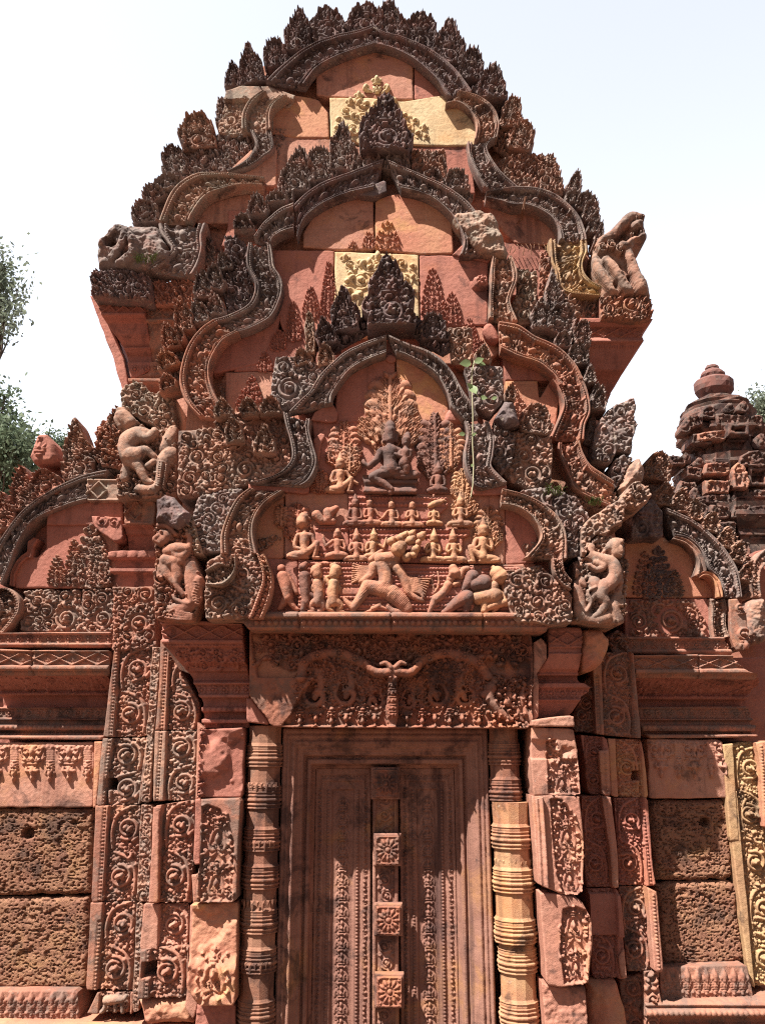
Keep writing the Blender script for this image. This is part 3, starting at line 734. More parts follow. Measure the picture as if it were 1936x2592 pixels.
block('corner_shaft', 'c2', '66,1290 130,1320 262,1640 285,1760 300,2000 250,1830 200,1650 160,1550 120,1450', Y3f + .24, Y3t + .5, 'red sandstone', P3, wob=.008)
# right flank
fband('c1', '1215,425 1300,448 1372,500 1402,570 1392,645', '1150,492 1205,484 1258,520 1292,580 1285,650', Y3f, Y3t, P3, 'carved tan sandstone')
band('frame_band', W('c1', '1390,640 1345,690 1400,790 1490,872', Y3f), W('c1', '1250,668 1262,740 1290,810 1325,872', Y3f), Y3f, Y3t, 'grey lichened sandstone', P3, frame_fn(1, 4))
block('frame_lip', 'c1', '1148,470 1210,450 1270,470 1320,540 1330,640 1300,668 1250,672 1296,620 1290,570 1262,526 1210,486 1160,496', Y3f + .06, Y3t, 'yellow sandstone', P3)
fband('c4', '318,215 420,196 520,182 640,190 740,226 830,290 900,372 936,460 946,512', '318,255 400,275 480,303 560,303 640,328 710,372 758,430 772,480 775,508', Y3f - .03, Y3t, P3)
fband('c4', '946,515 952,580 922,650 932,720 980,778 1040,805', '708,512 716,640 742,712 762,800 830,850 1020,868', Y3f - .02, Y3t, P3, 'ochre lichened sandstone')
carved('frame_block', 'c4', '745,790 850,850 1030,865 1045,990 900,1000 800,960', Y3f + .02, Y3t + .1, 'carved tan sandstone', P3, r=.024, vol=[(850, 930, 40), (985, 930, 42, -1)])
def _nagaR(g, sd):
    mp = mpp('c4', Y3f); Yn = Y3f - .06
    ch = lambda *c: g.chain([(*at('c4', x, y, Yn), r * mp, l * mp) for x, y, r, l in c], 1., 0.)
    ch((1285, 850, 36, 20), (1262, 770, 38, 24), (1225, 670, 36, 26), (1195, 590, 30, 26))
    ch((1205, 850, 34, 24), (1160, 775, 34, 28), (1105, 695, 30, 26), (1062, 640, 26, 22)); ch((1122, 860, 26, 24), (1060, 775, 24, 24), (1018, 700, 24, 22), (990, 640, 22, 14))
    ch((1005, 530, 30, 20), (1085, 495, 36, 30), (1150, 435, 38, 34), (1210, 380, 34, 34), (1275, 372, 24, 30)); ch((1165, 560, 30, 34), (1235, 530, 28, 40), (1300, 495, 20, 36)); ch((1230, 440, 30, 34), (1280, 420, 22, 34), (1296, 455, 18, 34))
    for x, y, r in ((1040, 575, 26), (1090, 560, 24), (1140, 590, 22), (1160, 455, 18), (1290, 385, 18), (1240, 395, 16), (1105, 470, 18)): g.stamp(MO['volute'], *at('c4', x, y, Yn), r * mp * 1.4, x, .035, lift=.045)
    for q in range(6): ch((1190 + q * 20, 500 - q * 6, 7, 52), (1196 + q * 20, 520 - q * 6, 4, 40))
    for x, y, r in ((1205, 760, .02), (1150, 690, .02), (1120, 800, .018), (1175, 500, .03), (1245, 480, .022)):
        a = at('c4', x, y, Yn); g.H = g.H - .06 * (1 - sstep(.3 * r, 1.3 * r, np.hypot(g.X - a[0], (g.Z - a[1]) * .55)))
eroded('serpent_terminal', 'c4', '985,560 1020,505 1085,470 1140,410 1190,352 1230,346 1262,362 1300,372 1296,415 1286,440 1312,492 1300,530 1258,545 1222,555 1228,600 1250,660 1272,720 1285,750 1320,738 1340,800 1345,860 1040,862 1020,800 985,720 975,640', Y3f - .04, Y3t + .1, 'carved tan sandstone', P3, amp=.012, f=18, smooth=False, fn=_nagaR, lab='many headed serpent end of the highest pediment on the right')
carved('serpent_base', 'c4', '1030,858 1345,855 1358,900 1360,985 1300,998 1045,988', Y3f - .08, Y3t + .2, 'carved pink sandstone', P3, r=.022, vol=[(1080, 930, 46), (1225, 900, 66, -1), (1320, 920, 34)])
block('cornice', 'c4', '900,1002 1355,1004 1340,1032 1300,1072 1300,1140 1268,1172 1190,1310 1140,1388 1128,1432 1060,1510 960,1510 900,1200', Y3f + .02, Y3t + .5, 'red sandstone', P3,
      corn([1000, 1030, 1045, 1050, 1110, 1130, 1140, 1150, 1170, 1280, 1300, 1330, 1390, 1400, 1430, 1500], [.02, .02, 0, -.02, -.02, .0, .0, -.03, -.05, -.10, -.16, -.2, -.22, -.18, -.22, -.26], 'c4', 1150, Y3f + .02, (1050, 1105), .12, ((1160, .006, .018),)), wob=.004)
# crest of the highest pediment
for a in ((132, 418, 214, 400, 166, 298), (210, 400, 318, 375, 228, 208), (318, 330, 425, 300, 350, 158), (408, 262, 525, 215, 474, 44), (528, 222, 690, 178, 606, 42), (684, 182, 850, 140, 800, 28), (826, 170, 972, 190, 884, 10),
          (955, 215, 1110, 265, 1036, 64), (1100, 262, 1226, 335, 1174, 94), (1208, 345, 1318, 400, 1284, 214), (1300, 425, 1416, 490, 1376, 302)):
    flame('c1', *a, Y3f + .05 + RNG.uniform(-.015, .015), .14, 'dark lichened sandstone', P3, blunt=.32 if a[4] in (606, 800, 1036) else .1)
carved('crest_row', 'c1', '300,360 420,290 560,215 690,170 816,140 960,190 1080,245 1200,330 1290,430 1400,520 1440,470 1330,380 1220,290 1110,225 980,150 830,100 690,110 540,170 420,250 250,380', Y3f + .10, Y3t + .05, 'dark lichened sandstone', P3, r=.022, amp=.03)
carved('crest_block', 'c2', '818,95 845,92 905,120 960,140 985,300 830,312 815,250', Y3f + .06, Y3t, 'grey lichened sandstone', P3, r=.022, vol=[(925, 210, 34)])
flame('c2', 622, 420, 818, 420, 692, 192, Y3f + .05, .2, 'carved tan sandstone', P3, blunt=.42)
flame('c2', 515, 600, 660, 560, 556, 402, Y3f + .08, .14, 'grey lichened sandstone', P3, blunt=.3)
carved('crest_block', 'c2', '600,420 810,400 880,560 700,575 560,600', Y3f + .06, Y3t + .05, 'grey lichened sandstone', P3, r=.026, vol=[(745, 495, 62)])
for a in ((445, 720, 640, 620, 520, 590), (400, 760, 540, 700, 408, 655), (335, 860, 490, 790, 350, 750), (330, 866, 480, 860, 400, 720)):
    flame('c2', *a, Y3f + .03, .14, 'grey lichened sandstone', P3, blunt=.25)
for a in ((1405, 590, 1500, 600, 1470, 455), (1430, 700, 1548, 700, 1520, 568)): flame('c1', *a, Y3f + .05, .14, 'carved tan sandstone', P3, blunt=.6)
carved('crest_block', 'c1', '1380,600 1440,560 1530,600 1550,712 1440,720 1370,680', Y3f + .08, Y3t + .05, 'carved tan sandstone', P3, r=.024, vol=[(1440, 560, 36)])
carved('crest_block', 'c4', '395,0 560,-40 740,-40 800,110 810,210 640,200 500,170 430,90', Y3f + .05, Y3t + .05, 'carved tan sandstone', P3, r=.026, vol=[(690, 130, 52), (470, 40, 44, -1)])
for a in ((818, 220, 905, 210, 884, 86), (800, 290, 905, 300, 860, 205), (860, 340, 1000, 330, 940, 212), (905, 410, 1015, 400, 986, 250), (940, 480, 1020, 470, 1005, 330), (980, 540, 1035, 540, 1036, 404)):
    flame('c4', *a, Y3f + .04, .14, 'grey lichened sandstone', P3, blunt=.2)
tree_spray('c1', 832, 640, 370, 120, Y3t - .012, 'yellow sandstone', P3, 3)
spray('leaf_scroll_relief', 'c1', Y3t - .012, 'yellow sandstone', P3, [('volute', 720, 600, 36), ('volute', 690, 520, 32), ('curl', 660, 560, 30, 40), ('curl', 645, 600, 26), ('bud', 710, 470, 26), ('volute', 770, 500, 42), ('bud', 750, 440, 24), ('curl', 740, 550, 30), ('curl', 660, 620, 24)])
spray('leaf_scroll_relief', 'c1', Y3t - .012, 'yellow sandstone', P3, [('volute', 980, 600, 38, 0, -1), ('curl', 1025, 625, 30, 20), ('bud', 1050, 590, 24), ('curl', 970, 540, 30, 50, -1), ('curl', 1010, 565, 26), ('volute', 905, 510, 42, 0, -1), ('curl', 940, 560, 30), ('curl', 1060, 640, 24)])

# ---- second pediment
P2 = block('pediment', 'd', '640,430 740,372 830,352 960,408 1050,490 1085,580 1110,700 1200,760 1265,860 1280,980 1310,1090 1340,1200 1340,1330 390,1330 395,1000 405,880 425,770 500,700 570,650 550,560 600,470', Y2t + .11, Y3t + .1, 'pink sandstone', LIB, lab='second pediment between the highest and the lowest')
tymp('c3', '345,360 345,290 400,190 500,110 620,80 712,100 716,372 520,376', Y2t, 'pink sandstone', P2)
tymp('c3', '722,125 760,95 900,70 1020,110 1120,180 1130,395 960,400 722,372', Y2t - .01, 'orange sandstone', P2)
tymp('c3', '512,384 948,400 952,800 505,800', Y2t - .012, 'yellow sandstone', P2)
tymp('c3', '170,375 508,378 500,800 240,800 180,600', Y2t, 'red sandstone', P2)
tymp('c3', '952,402 1310,410 1310,770 960,780', Y2t - .004, 'red sandstone', P2)
tymp('c3', '240,800 520,800 520,1000 -20,1010 100,880', Y2t + .01, 'red sandstone', P2)
tymp('c3', '-60,1014 190,1010 190,1250 -60,1250', Y2t + .015, 'pink sandstone', P2)
tymp('c3', '960,780 1280,776 1400,900 1240,990 960,960', Y2t + .006, 'pink sandstone', P2)
tymp('c4', '405,1150 640,1240 760,1360 790,1380 440,1385', Y2t, 'red sandstone', P2)
tymp('c4', '440,1388 640,1384 650,1500 720,1380 790,1380 740,1760 460,1700', Y2t - .005, 'orange sandstone', P2)
tymp('c2', '800,1560 1000,1480 1120,1430 1230,1300 1180,1520 1080,1700 800,1760', Y2t + .004, 'red sandstone', P2)
fband('d', '636,442 662,418 700,394 760,372 830,344', '642,520 655,480 692,448 745,424 806,410', Y2f, Y2t, P2, 'dark lichened sandstone')
fband('d', '836,346 880,366 960,402 1012,440 1042,482 1078,545', '866,412 905,420 945,440 980,476 1000,520 992,552', Y2f - .01, Y2t, P2, 'grey lichened sandstone')
block('keystone', 'd', '765,412 832,388 836,414 808,424 775,420', Y2f + .005, Y2t, 'dark lichened sandstone', P2)
def band2(A, B, mat, crop='c2', Y=Y2f, **k): return fband(crop, A, B, Y, Y2t, P2, mat, **k)
band2('1282,742 1200,782 1105,862 1045,945', '1282,905 1215,925 1165,955 1150,985', 'grey lichened sandstone', Y=Y2f - .01)
band2('1012,985 1000,1060 1003,1120 1030,1180 1050,1230 1040,1300 1000,1358 900,1410 800,1442', '1150,990 1162,1060 1172,1130 1205,1180 1222,1240 1205,1330 1150,1430 1050,1490 960,1520', 'grey lichened sandstone', d=-1)
band2('800,1442 720,1500 655,1590 615,1700 600,1800 618,1885 650,1945 715,2015', '960,1520 880,1560 830,1620 792,1700 785,1770 800,1840 840,1930 910,2010', 'carved pink sandstone', Y=Y2f - .02, d=-1)
carved('frame_edge', 'c2', '1165,985 1180,1060 1215,1060 1260,1090 1230,1200 1230,1300 1195,1370 1170,1400 1225,1260 1205,1170 1165,1090', Y2f + .08, Y2t, 'carved pink sandstone', P2, r=.016, amp=.02)
carved('frame_edge', 'c2', '830,1830 870,1740 930,1760 880,1800 890,1900 940,2000 905,2000 850,1930', Y2f + .08, Y2t, 'carved pink sandstone', P2, r=.016, amp=.02)
eroded('frame_block', 'c4', '110,360 200,330 300,330 370,350 410,450 460,590 410,612 300,590 215,520 175,470 130,420', Y2f - .02, Y2t, 'pale lichened sandstone', P2, amp=.03, f=16)
block('frame_lip', 'c4', '110,600 170,540 200,520 290,580 380,600 330,650 300,640 200,625', Y2f + .05, Y2t, 'red sandstone', P2)
band2('480,615 512,700 512,770 480,850 472,910 515,1015', '358,605 345,700 342,800 338,900 336,960 334,1000', 'carved tan sandstone', 'c4')
block('frame_knob', 'c4', '225,745 260,715 310,715 335,750 335,800 280,810 240,800', Y2f + .02, Y2t, 'red sandstone', P2, lambda g, sd: g.stamp(MO['rosette'], *at('c4', 295, 755, Y2f + .02), .045, 0, .03), bev=.04, smooth=True)
block('frame_knob', 'c4', '302,1060 330,1018 372,1030 405,1100 400,1140 340,1130', Y2f, Y2t, 'red sandstone', P2, bev=.03, smooth=True)
band2('398,1020 520,1042 620,1108 720,1152 800,1202 872,1282 922,1372', '410,1195 500,1240 600,1270 650,1290 690,1320 742,1368 765,1420', 'carved pink sandstone', 'c4', Y=Y2f - .03)
band2('922,1375 955,1470 968,1580 938,1660 930,1755', '720,1385 760,1440 792,1530 772,1610 712,1745', 'carved pink sandstone', 'c4', Y=Y2f - .02)
band2('900,1762 920,1830 962,1905 1040,1962 1110,2010', '765,1775 770,1850 830,1990 880,2080 1090,2175', 'carved pink sandstone', 'c4', Y=Y2f - .02)
carved('frame_block', 'c4', '830,2010 1110,1990 1150,2180 1000,2190 860,2140', Y2f, Y2t + .1, 'carved tan sandstone', P2, r=.026, vol=[(965, 2100, 46)])
# crest of the second pediment
FL2 = lambda crop, L, mat='grey lichened sandstone', **k: [flame(crop, *a, Y2f + .05 + RNG.uniform(-.02, .02), .16, mat, P2, **k) for a in L]
flame('c1', 755, 700, 985, 700, 872, 448, Y2f - .04, .2, 'dark lichened sandstone', P2, big=False)
FL2('c1', [(605, 800, 735, 790, 680, 572), (735, 800, 860, 790, 800, 690), (870, 790, 985, 800, 925, 700), (515, 860, 640, 830, 560, 650), (385, 910, 520, 880, 430, 760), (435, 900, 520, 800, 480, 695)])
carved('crest_block', 'c1', '995,690 1155,688 1160,850 1020,840 990,760', Y2f + .03, Y2t, 'carved tan sandstone', P2, r=.028)
FL2('c1', [(1145, 870, 1255, 900, 1200, 775), (1040, 870, 1150, 880, 1080, 790)])
carved('crest_row', 'c1', '380,910 520,880 700,800 870,745 1000,800 1160,870 1260,950 1290,900 1160,810 1000,730 870,690 700,740 520,830 400,860', Y2f + .08, Y2t + .05, 'grey lichened sandstone', P2, r=.024)
FL2('c2', [(1010, 830, 1130, 800, 1070, 695), (1190, 720, 1290, 740, 1250, 500), (925, 920, 1045, 900, 975, 810), (1130, 780, 1240, 720, 1180, 690)])
carved('crest_block', 'c2', '865,925 940,925 1005,990 995,1100 1045,1230 1030,1310 960,1380 880,1390 850,1250 860,1120', Y2f + .06, Y2t + .05, 'dark lichened sandstone', P2, r=.026, vol=[(935, 1010, 42), (950, 1090, 36, -1), (950, 1190, 40), (960, 1300, 40, -1)])
FL2('c2', [(840, 1140, 930, 1150, 852, 1036), (750, 1270, 875, 1270, 810, 1105), (690, 1330, 800, 1300, 740, 1130), (760, 1420, 880, 1410, 820, 1300), (680, 1480, 800, 1440, 700, 1330)])
FL2('c2', [(575, 1520, 700, 1500, 610, 1310), (510, 1620, 620, 1600, 522, 1465), (560, 1600, 640, 1560, 590, 1480), (485, 1740, 610, 1720, 500, 1630), (490, 1860, 605, 1860, 520, 1770)], 'carved pink sandstone')
carved('crest_row', 'c2', '600,1400 760,1330 800,1440 700,1510 640,1600 605,1700 595,1860 500,1860 500,1700 540,1560', Y2f + .1, Y2t + .1, 'grey lichened sandstone', P2, r=.026)
carved('crest_row', 'c4', '510,680 645,690 640,900 600,1010 520,1020 480,900 520,800', Y2f + .04, Y2t + .05, 'pale lichened sandstone', P2, r=.034, amp=.05, vol=[(575, 720, 40), (575, 815, 40, -1), (575, 900, 34)])
FL2('c4', [(690, 1010, 800, 1010, 730, 700), (600, 1060, 740, 1070, 650, 890), (630, 1080, 860, 1100, 830, 900), (740, 1170, 850, 1190, 790, 1080), (860, 1160, 965, 1160, 925, 980), (820, 1290, 965, 1290, 880, 1140), (930, 1400, 1000, 1420, 960, 1290), (965, 1560, 1060, 1580, 1030, 1420), (970, 1500, 1030, 1500, 1000, 1400)])
carved('crest_row', 'c4', '600,1000 760,1000 900,1080 970,1280 1010,1480 1010,1800 930,1760 970,1590 920,1370 800,1195 620,1100', Y2f + .1, Y2t + .1, 'grey lichened sandstone', P2, r=.028, amp=.035)
carved('crest_block', 'c4', '690,790 760,800 860,850 920,960 800,1000 700,960', Y2f + .12, Y2t + .12, 'carved tan sandstone', P2, r=.028)
carved('crest_block', 'c4', '660,560 720,580 760,800 700,980 650,900', Y2f + .2, Y2t + .12, 'carved pink sandstone', P2, r=.028)
tree_spray('c3', 735, 640, 410, 170, Y2t - .014, 'yellow sandstone', P2, 5)
spray('leaf_scroll_relief', 'c3', Y2t - .012, 'yellow sandstone', P2, [('volute', 650, 540, 62), ('volute', 590, 460, 40), ('curl', 575, 550, 36), ('curl', 575, 600, 32, 60), ('comma', 625, 640, 44, 20), ('bud', 690, 440, 34), ('bud', 565, 415, 30), ('curl', 640, 450, 34), ('curl', 590, 510, 30)])
spray('leaf_scroll_relief', 'c3', Y2t - .012, 'yellow sandstone', P2, [('volute', 880, 540, 60, 0, -1), ('volute', 860, 450, 40, 0, -1), ('curl', 915, 470, 34), ('curl', 922, 600, 34), ('curl', 925, 520, 32, 90), ('bud', 800, 420, 30), ('curl', 830, 490, 34)])
tree_spray('c3', 480, 720, 445, 40, Y2t, 'red sandstone', P2, 6); tree_spray('c3', 385, 740, 575, 40, Y2t, 'red sandstone', P2, 7); tree_spray('c3', 295, 850, 650, 40, Y2t, 'red sandstone', P2, 8)
tree_spray('c3', 1020, 720, 480, 55, Y2t - .004, 'red sandstone', P2, 9); tree_spray('c3', 1120, 760, 605, 45, Y2t - .004, 'red sandstone', P2, 10)
tree_spray('c3', 785, 370, 235, 60, Y2t - .01, 'orange sandstone', P2, 11); tree_spray('c3', 690, 372, 290, 32, Y2t, 'pink sandstone', P2, 12); tree_spray('c3', 605, 374, 335, 24, Y2t, 'pink sandstone', P2, 13)
for i, a in enumerate(((215, 900, 800, 40), (145, 1010, 915, 36), (80, 1180, 1040, 44), (40, 1220, 1110, 40), (1270, 950, 850, 36), (1215, 900, 740, 40))): tree_spray('c3', *a, Y2t + .006, 'red sandstone', P2, 20 + i)
for i, a in enumerate(((530, 1600, 1500, 40), (480, 1500, 1400, 34))): tree_spray('c4', *a, Y2t, 'pink sandstone', P2, 30 + i)
# ---- lowest pediment with its story panels
P1 = block('pediment', 'd', '560,1330 555,1070 650,1050 665,900 640,880 720,790 835,735 960,790 1040,890 1070,1050 1160,1100 1200,1200 1230,1330', Y1t + .11, Y2t + .1, 'red sandstone', LIB, lab='lowest pediment with carved story panels')
tymp('c5', '510,460 520,280 620,170 790,100 826,100 826,440', Y1t, 'red sandstone', P1)
tymp('c5', '832,100 980,170 1100,300 1110,450 832,440', Y1t - .004, 'orange sandstone', P1)
tymp('c5', '390,440 1200,452 1220,640 1210,830 370,830 420,680', Y1t + .006, 'red sandstone', P1)
tymp('c5', '60,812 245,812 245,1165 60,1165', Y1t + .01, 'orange sandstone', P1)
tymp('c5', '250,818 585,822 585,1165 250,1165', Y1t, 'pink sandstone', P1)
tymp('c5', '585,826 1400,826 1400,1195 585,1170', Y1t + .004, 'pink sandstone', P1)
tymp('c5', '1400,830 1580,900 1560,1190 1400,1195', Y1t + .008, 'red sandstone', P1)
tymp('c5', '60,1165 320,1165 320,1490 60,1490', Y1t + .01, 'red sandstone', P1)
tymp('c5', '325,1172 1240,1198 1560,1190 1560,1490 325,1490', Y1t, 'carved pink sandstone', P1)
f1 = lambda A, B, mat='grey lichened sandstone', Y=Y1f, crop='c5', **k: fband(crop, A, B, Y, Y1t, P1, mat, **k)
f1('268,400 330,340 380,292 430,212 500,140 560,90 660,40 782,-2', '500,352 502,310 540,248 600,178 690,130 770,100 775,98 778,95')
f1('788,-2 880,40 1000,82 1070,130 1130,200 1180,290 1215,340 1260,420', '832,95 880,108 960,150 1040,210 1090,290 1112,350 1120,375 1180,440')
block('keystone', 'c5', '776,118 786,98 828,98 834,118 824,140 790,136', Y1f + .06, Y1t, 'red sandstone', P1)
block('frame_lip', 'c5', '385,440 400,405 440,375 500,352 528,400 520,450 470,450', Y1f + .05, Y1t, 'red sandstone', P1)
block('frame_lip', 'c5', '1082,420 1110,375 1160,378 1185,430 1170,455 1090,455', Y1f + .05, Y1t, 'red sandstone', P1, bev=.03, smooth=True)
f1('240,402 255,470 280,560 285,640 240,705 165,742 62,768', '388,442 382,500 402,580 422,650 412,710 385,760 350,785', Y=Y1f - .01, d=-1)
block('frame_lip', 'c5', '400,540 440,505 465,520 440,560 430,640 420,700 408,640', Y1f + .06, Y1t, 'red sandstone', P1)
f1('1315,450 1345,540 1340,620 1330,680 1370,730 1410,768', '1185,450 1200,520 1185,600 1190,690 1230,780 1280,800', Y=Y1f - .01)
block('frame_lip', 'c5', '60,772 350,786 380,780 372,826 240,812 60,810', Y1f + .04, Y1t, 'red sandstone', P1)
block('frame_lip', 'c5', '1200,720 1280,800 1410,772 1410,830 1230,830', Y1f + .04, Y1t, 'red sandstone', P1)
f1('60,800 0,850 -50,940 -85,1040 -85,1140', '245,812 150,880 100,960 90,1040 110,1140', 'carved tan sandstone', Y=Y1f - .02, d=-1)
f1('1385,800 1500,830 1600,880 1680,950 1720,1040 1725,1165', '1380,885 1450,895 1520,935 1570,1000 1580,1070 1500,1160', 'carved tan sandstone', Y=Y1f - .02)
carved('frame_block', 'c5', '110,1140 245,1050 215,1030 110,1060 95,1160', Y1f + .06, Y1t, 'carved tan sandstone', P1, r=.022, vol=[(185, 1050, 34)])
carved('frame_block', 'c5', '1480,1110 1500,1060 1580,1080 1520,1160', Y1f + .06, Y1t, 'carved tan sandstone', P1, r=.02)
# curled ends of the lowest frame
carved('frame_block', 'c6', '1325,1320 1400,1275 1520,1268 1652,1270 1690,1420 1640,1600 1580,1690 1310,1695 1310,1500', Y1f - .03, Y1t + .1, 'carved tan sandstone', P1, r=.026, amp=.035, vol=[(1400, 1590, 62), (1560, 1650, 34, -1)])
f1('1652,1275 1690,1420 1650,1560 1600,1690', '1700,1275 1755,1420 1740,1560 1690,1690', 'pink sandstone', Y=Y1f - .03, crop='c6')
f1('1325,1380 1400,1330 1470,1350 1490,1290', '1330,1480 1440,1480 1510,1400 1520,1280', 'pale lichened sandstone', Y=Y1f - .06, crop='c6')
carved('frame_block', 'c7', '-180,1540 -60,1520 40,1500 120,1560 220,1650 260,1700 265,1890 100,1900 -110,1880 -190,1700', Y1f - .03, Y1t + .1, 'carved tan sandstone', P1, r=.026, amp=.035, vol=[(35, 1840, 46), (215, 1770, 48, -1), (-90, 1800, 40)])
f1('125,1460 140,1560 190,1630 250,1670', '190,1460 200,1530 220,1570 255,1610', 'carved tan sandstone', Y=Y1f - .06, crop='c7')
# ledge of beads under the story panels
def _ledge(g, sd):
    g.H = g.H + moulding('c5', Y1f, 800, [1430, 1445, 1452, 1470, 1475, 1512, 1520, 1545], [.0, .02, .03, .03, -.01, -.01, .0, -.03])(g.Z); g.B = g.H.copy()
    for x0, x1 in ((80, 318), (330, 800), (808, 1285), (1290, 1560)): beads_px(g, 'c5', Y1f, x0, 1494, x1, 1494, .016, .034, .022)
    for x in (322, 805, 1288): joint(g, *at('c5', x, 1430, Y1f), *at('c5', x, 1550, Y1f), .005, .02)
block('bead_ledge', 'c5', '-20,1440 1640,1450 1620,1545 800,1540 60,1535', Y1f + .03, Y1t + .25, 'carved pink sandstone', P1, _ledge)
# crest of the lowest pediment
FL1 = lambda crop, L, mat='grey lichened sandstone', Y=Y1f + .06, **k: [flame(crop, *a, Y + RNG.uniform(-.02, .02), .16, mat, P1, **k) for a in L]
flame('c3', 670, 770, 930, 770, 787, 408, Y1f - .03, .2, 'dark lichened sandstone', P1)
carved('crest_row', 'c3', '500,900 640,830 780,750 940,830 1080,920 1130,880 1000,780 930,700 660,700 560,780', Y1f + .08, Y1t + .06, 'dark lichened sandstone', P1, r=.028, vol=[(718, 752, 44), (870, 755, 44, -1), (565, 840, 52), (1030, 870, 44, -1)])
FL1('c3', [(505, 820, 650, 780, 545, 575), (955, 840, 1100, 860, 1020, 690), (430, 900, 530, 850, 440, 740)], 'dark lichened sandstone')
flame('c3', 360, 930, 412, 925, 378, 690, Y1f + .08, .1, 'pale lichened sandstone', P1, blunt=.5)
carved('crest_block', 'c3', '1105,770 1230,760 1235,950 1120,960', Y1f + .08, Y1t + .05, 'carved tan sandstone', P1, r=.03)
carved('crest_block', 'c3', '195,930 330,920 420,960 480,1000 400,1080 300,1180 200,1220 165,1140', Y1f + .03, Y1t + .1, 'grey lichened sandstone', P1, r=.026, amp=.035, vol=[(268, 1090, 66), (240, 980, 44, -1), (385, 970, 40)])
carved('crest_block', 'c3', '1190,980 1280,960 1390,970 1400,1150 1330,1230 1250,1190', Y1f + .03, Y1t + .1, 'grey lichened sandstone', P1, r=.026, amp=.035, vol=[(1335, 1145, 58), (1270, 1000, 40, -1)])
eroded('crest_block', 'c3', '1340,1260 1400,1160 1450,1170 1480,1280 1400,1310', Y1f + .04, Y1t + .1, 'dark lichened sandstone', P1, amp=.03, f=9, smooth=False)
FL1('c3', [(430, 1010, 510, 960, 460, 870), (310, 1010, 400, 960, 330, 900), (1235, 970, 1320, 960, 1290, 880), (1390, 1160, 1450, 1180, 1430, 1080)], 'carved tan sandstone')
carved('flank_block', 'c5', '-120,400 60,380 250,400 285,560 280,650 240,705 60,770 -60,800 -130,780', Y1f + .06, Y2t, 'carved tan sandstone', P1, r=.030, amp=.04, vol=[(40, 690, 56), (-10, 560, 44, -1), (130, 470, 50), (-90, 640, 40), (180, 600, 44, -1)])
for a in ((-115, 440, -20, 420, -75, 330), (15, 430, 115, 410, 60, 325), (120, 420, 235, 410, 180, 318), (-60, 560, 40, 560, -20, 420), (90, 620, 200, 620, 150, 470)): flame('c5', *a, Y1f + .02, .16, 'carved tan sandstone', P1)
carved('flank_block', 'c6', '1140,470 1290,455 1420,455 1500,380 1540,460 1500,700 1430,850 1300,900 1135,905', Y1f + .05, Y2t, 'carved tan sandstone', P1, r=.030, amp=.04, vol=[(1215, 780, 56), (1400, 640, 44, -1), (1420, 780, 50), (1240, 560, 40)])
carved('flank_block', 'c6', '1260,905 1420,850 1560,840 1500,960 1430,1120 1410,1250 1230,1270 1225,1050', Y1f + .04, Y2t, 'grey lichened sandstone', P1, r=.028, amp=.035, vol=[(1430, 910, 42), (1340, 1040, 48, -1), (1300, 1180, 40)])
carved('flank_block', 'c4', '450,1680 520,1690 700,1640 740,1760 740,2000 600,2060 470,2000 400,1900', Y1f + .10, Y2t, 'carved tan sandstone', P1, r=.030, amp=.04, vol=[(610, 1960, 66), (600, 1740, 44, -1)])
flame('c4', 520, 1720, 720, 1720, 640, 1490, Y1f + .12, .16, 'carved tan sandstone', P1, depth=.03)
carved('flank_block', 'c4', '370,1640 440,1660 510,1720 480,1900 420,1960 340,1840 375,1740', Y1f + .06, Y2t, 'grey lichened sandstone', P1, r=.03, amp=.045)
carved('flank_block', 'c4', '540,2060 720,2030 870,2100 960,2200 980,2560 900,2560 880,2400 800,2200 640,2130', Y1f + .05, Y2t, 'grey lichened sandstone', P1, r=.03, amp=.04, vol=[(770, 2140, 50), (930, 2350, 46)])
carved('flank_block', 'c7', '130,1080 200,1030 280,1120 300,1200 300,1450 215,1460 200,1280', Y1f + .04, Y2t, 'grey lichened sandstone', P1, r=.028, amp=.035, vol=[(235, 1230, 42)])

# story panels: terraces behind the figures
def terrace(crop, P, Y, rows, mat='red sandstone'):
    def fn(g, sd):
        for y, r, p in rows: beads_px(g, crop, Y, -100, y, 1700, y, r, p, .012)
        for y in [r[0] - 14 for r in rows] + [r[0] + 14 for r in rows]: groove_px(g, crop, Y, -100, y, 1700, y, .005, .008)
    block('terrace_ledge', crop, P, Y, Y1t + .02, mat, P1, fn, bev=.006, wob=.002)
terrace('b7', '500,126 990,140 1000,150 1115,146 1118,200 985,330 500,325', Y1t - .025, [(150, .008, .02), (190, .010, .026), (300, .01, .024)])
terrace('b7', '505,330 1250,335 1252,380 1210,400 1205,560 505,545', Y1t - .02, [(350, .008, .02), (385, .010, .026), (500, .01, .022)])
terrace('b7', '290,320 500,318 500,535 290,535', Y1t - .01, [(345, .008, .02), (500, .01, .022)])
terrace('b7', '185,535 520,545 760,560 1280,570 1285,640 1280,850 185,850', Y1t - .03, [(556, .006, .016), (590, .006, .018), (640, .009, .024), (690, .006, .02), (770, .008, .02), (820, .008, .02)])
terrace('b7', '1330,570 1570,575 1600,850 1330,850', Y1t - .012, [(590, .006, .018), (640, .009, .024), (800, .008, .02)])
def throne(g, sd):
    g.H = g.H + moulding('c5', Y1t, 800, [735, 745, 750, 765, 770, 785, 790, 800, 805, 825], [.03, .03, .01, .01, .02, .02, 0, .0, .02, .03])(g.Z); g.B = g.H.copy()
block('throne', 'c5', '655,735 950,735 935,780 945,826 660,826 670,780', Y1t - .04, Y1t + .02, 'dark figure sandstone', P1, throne)
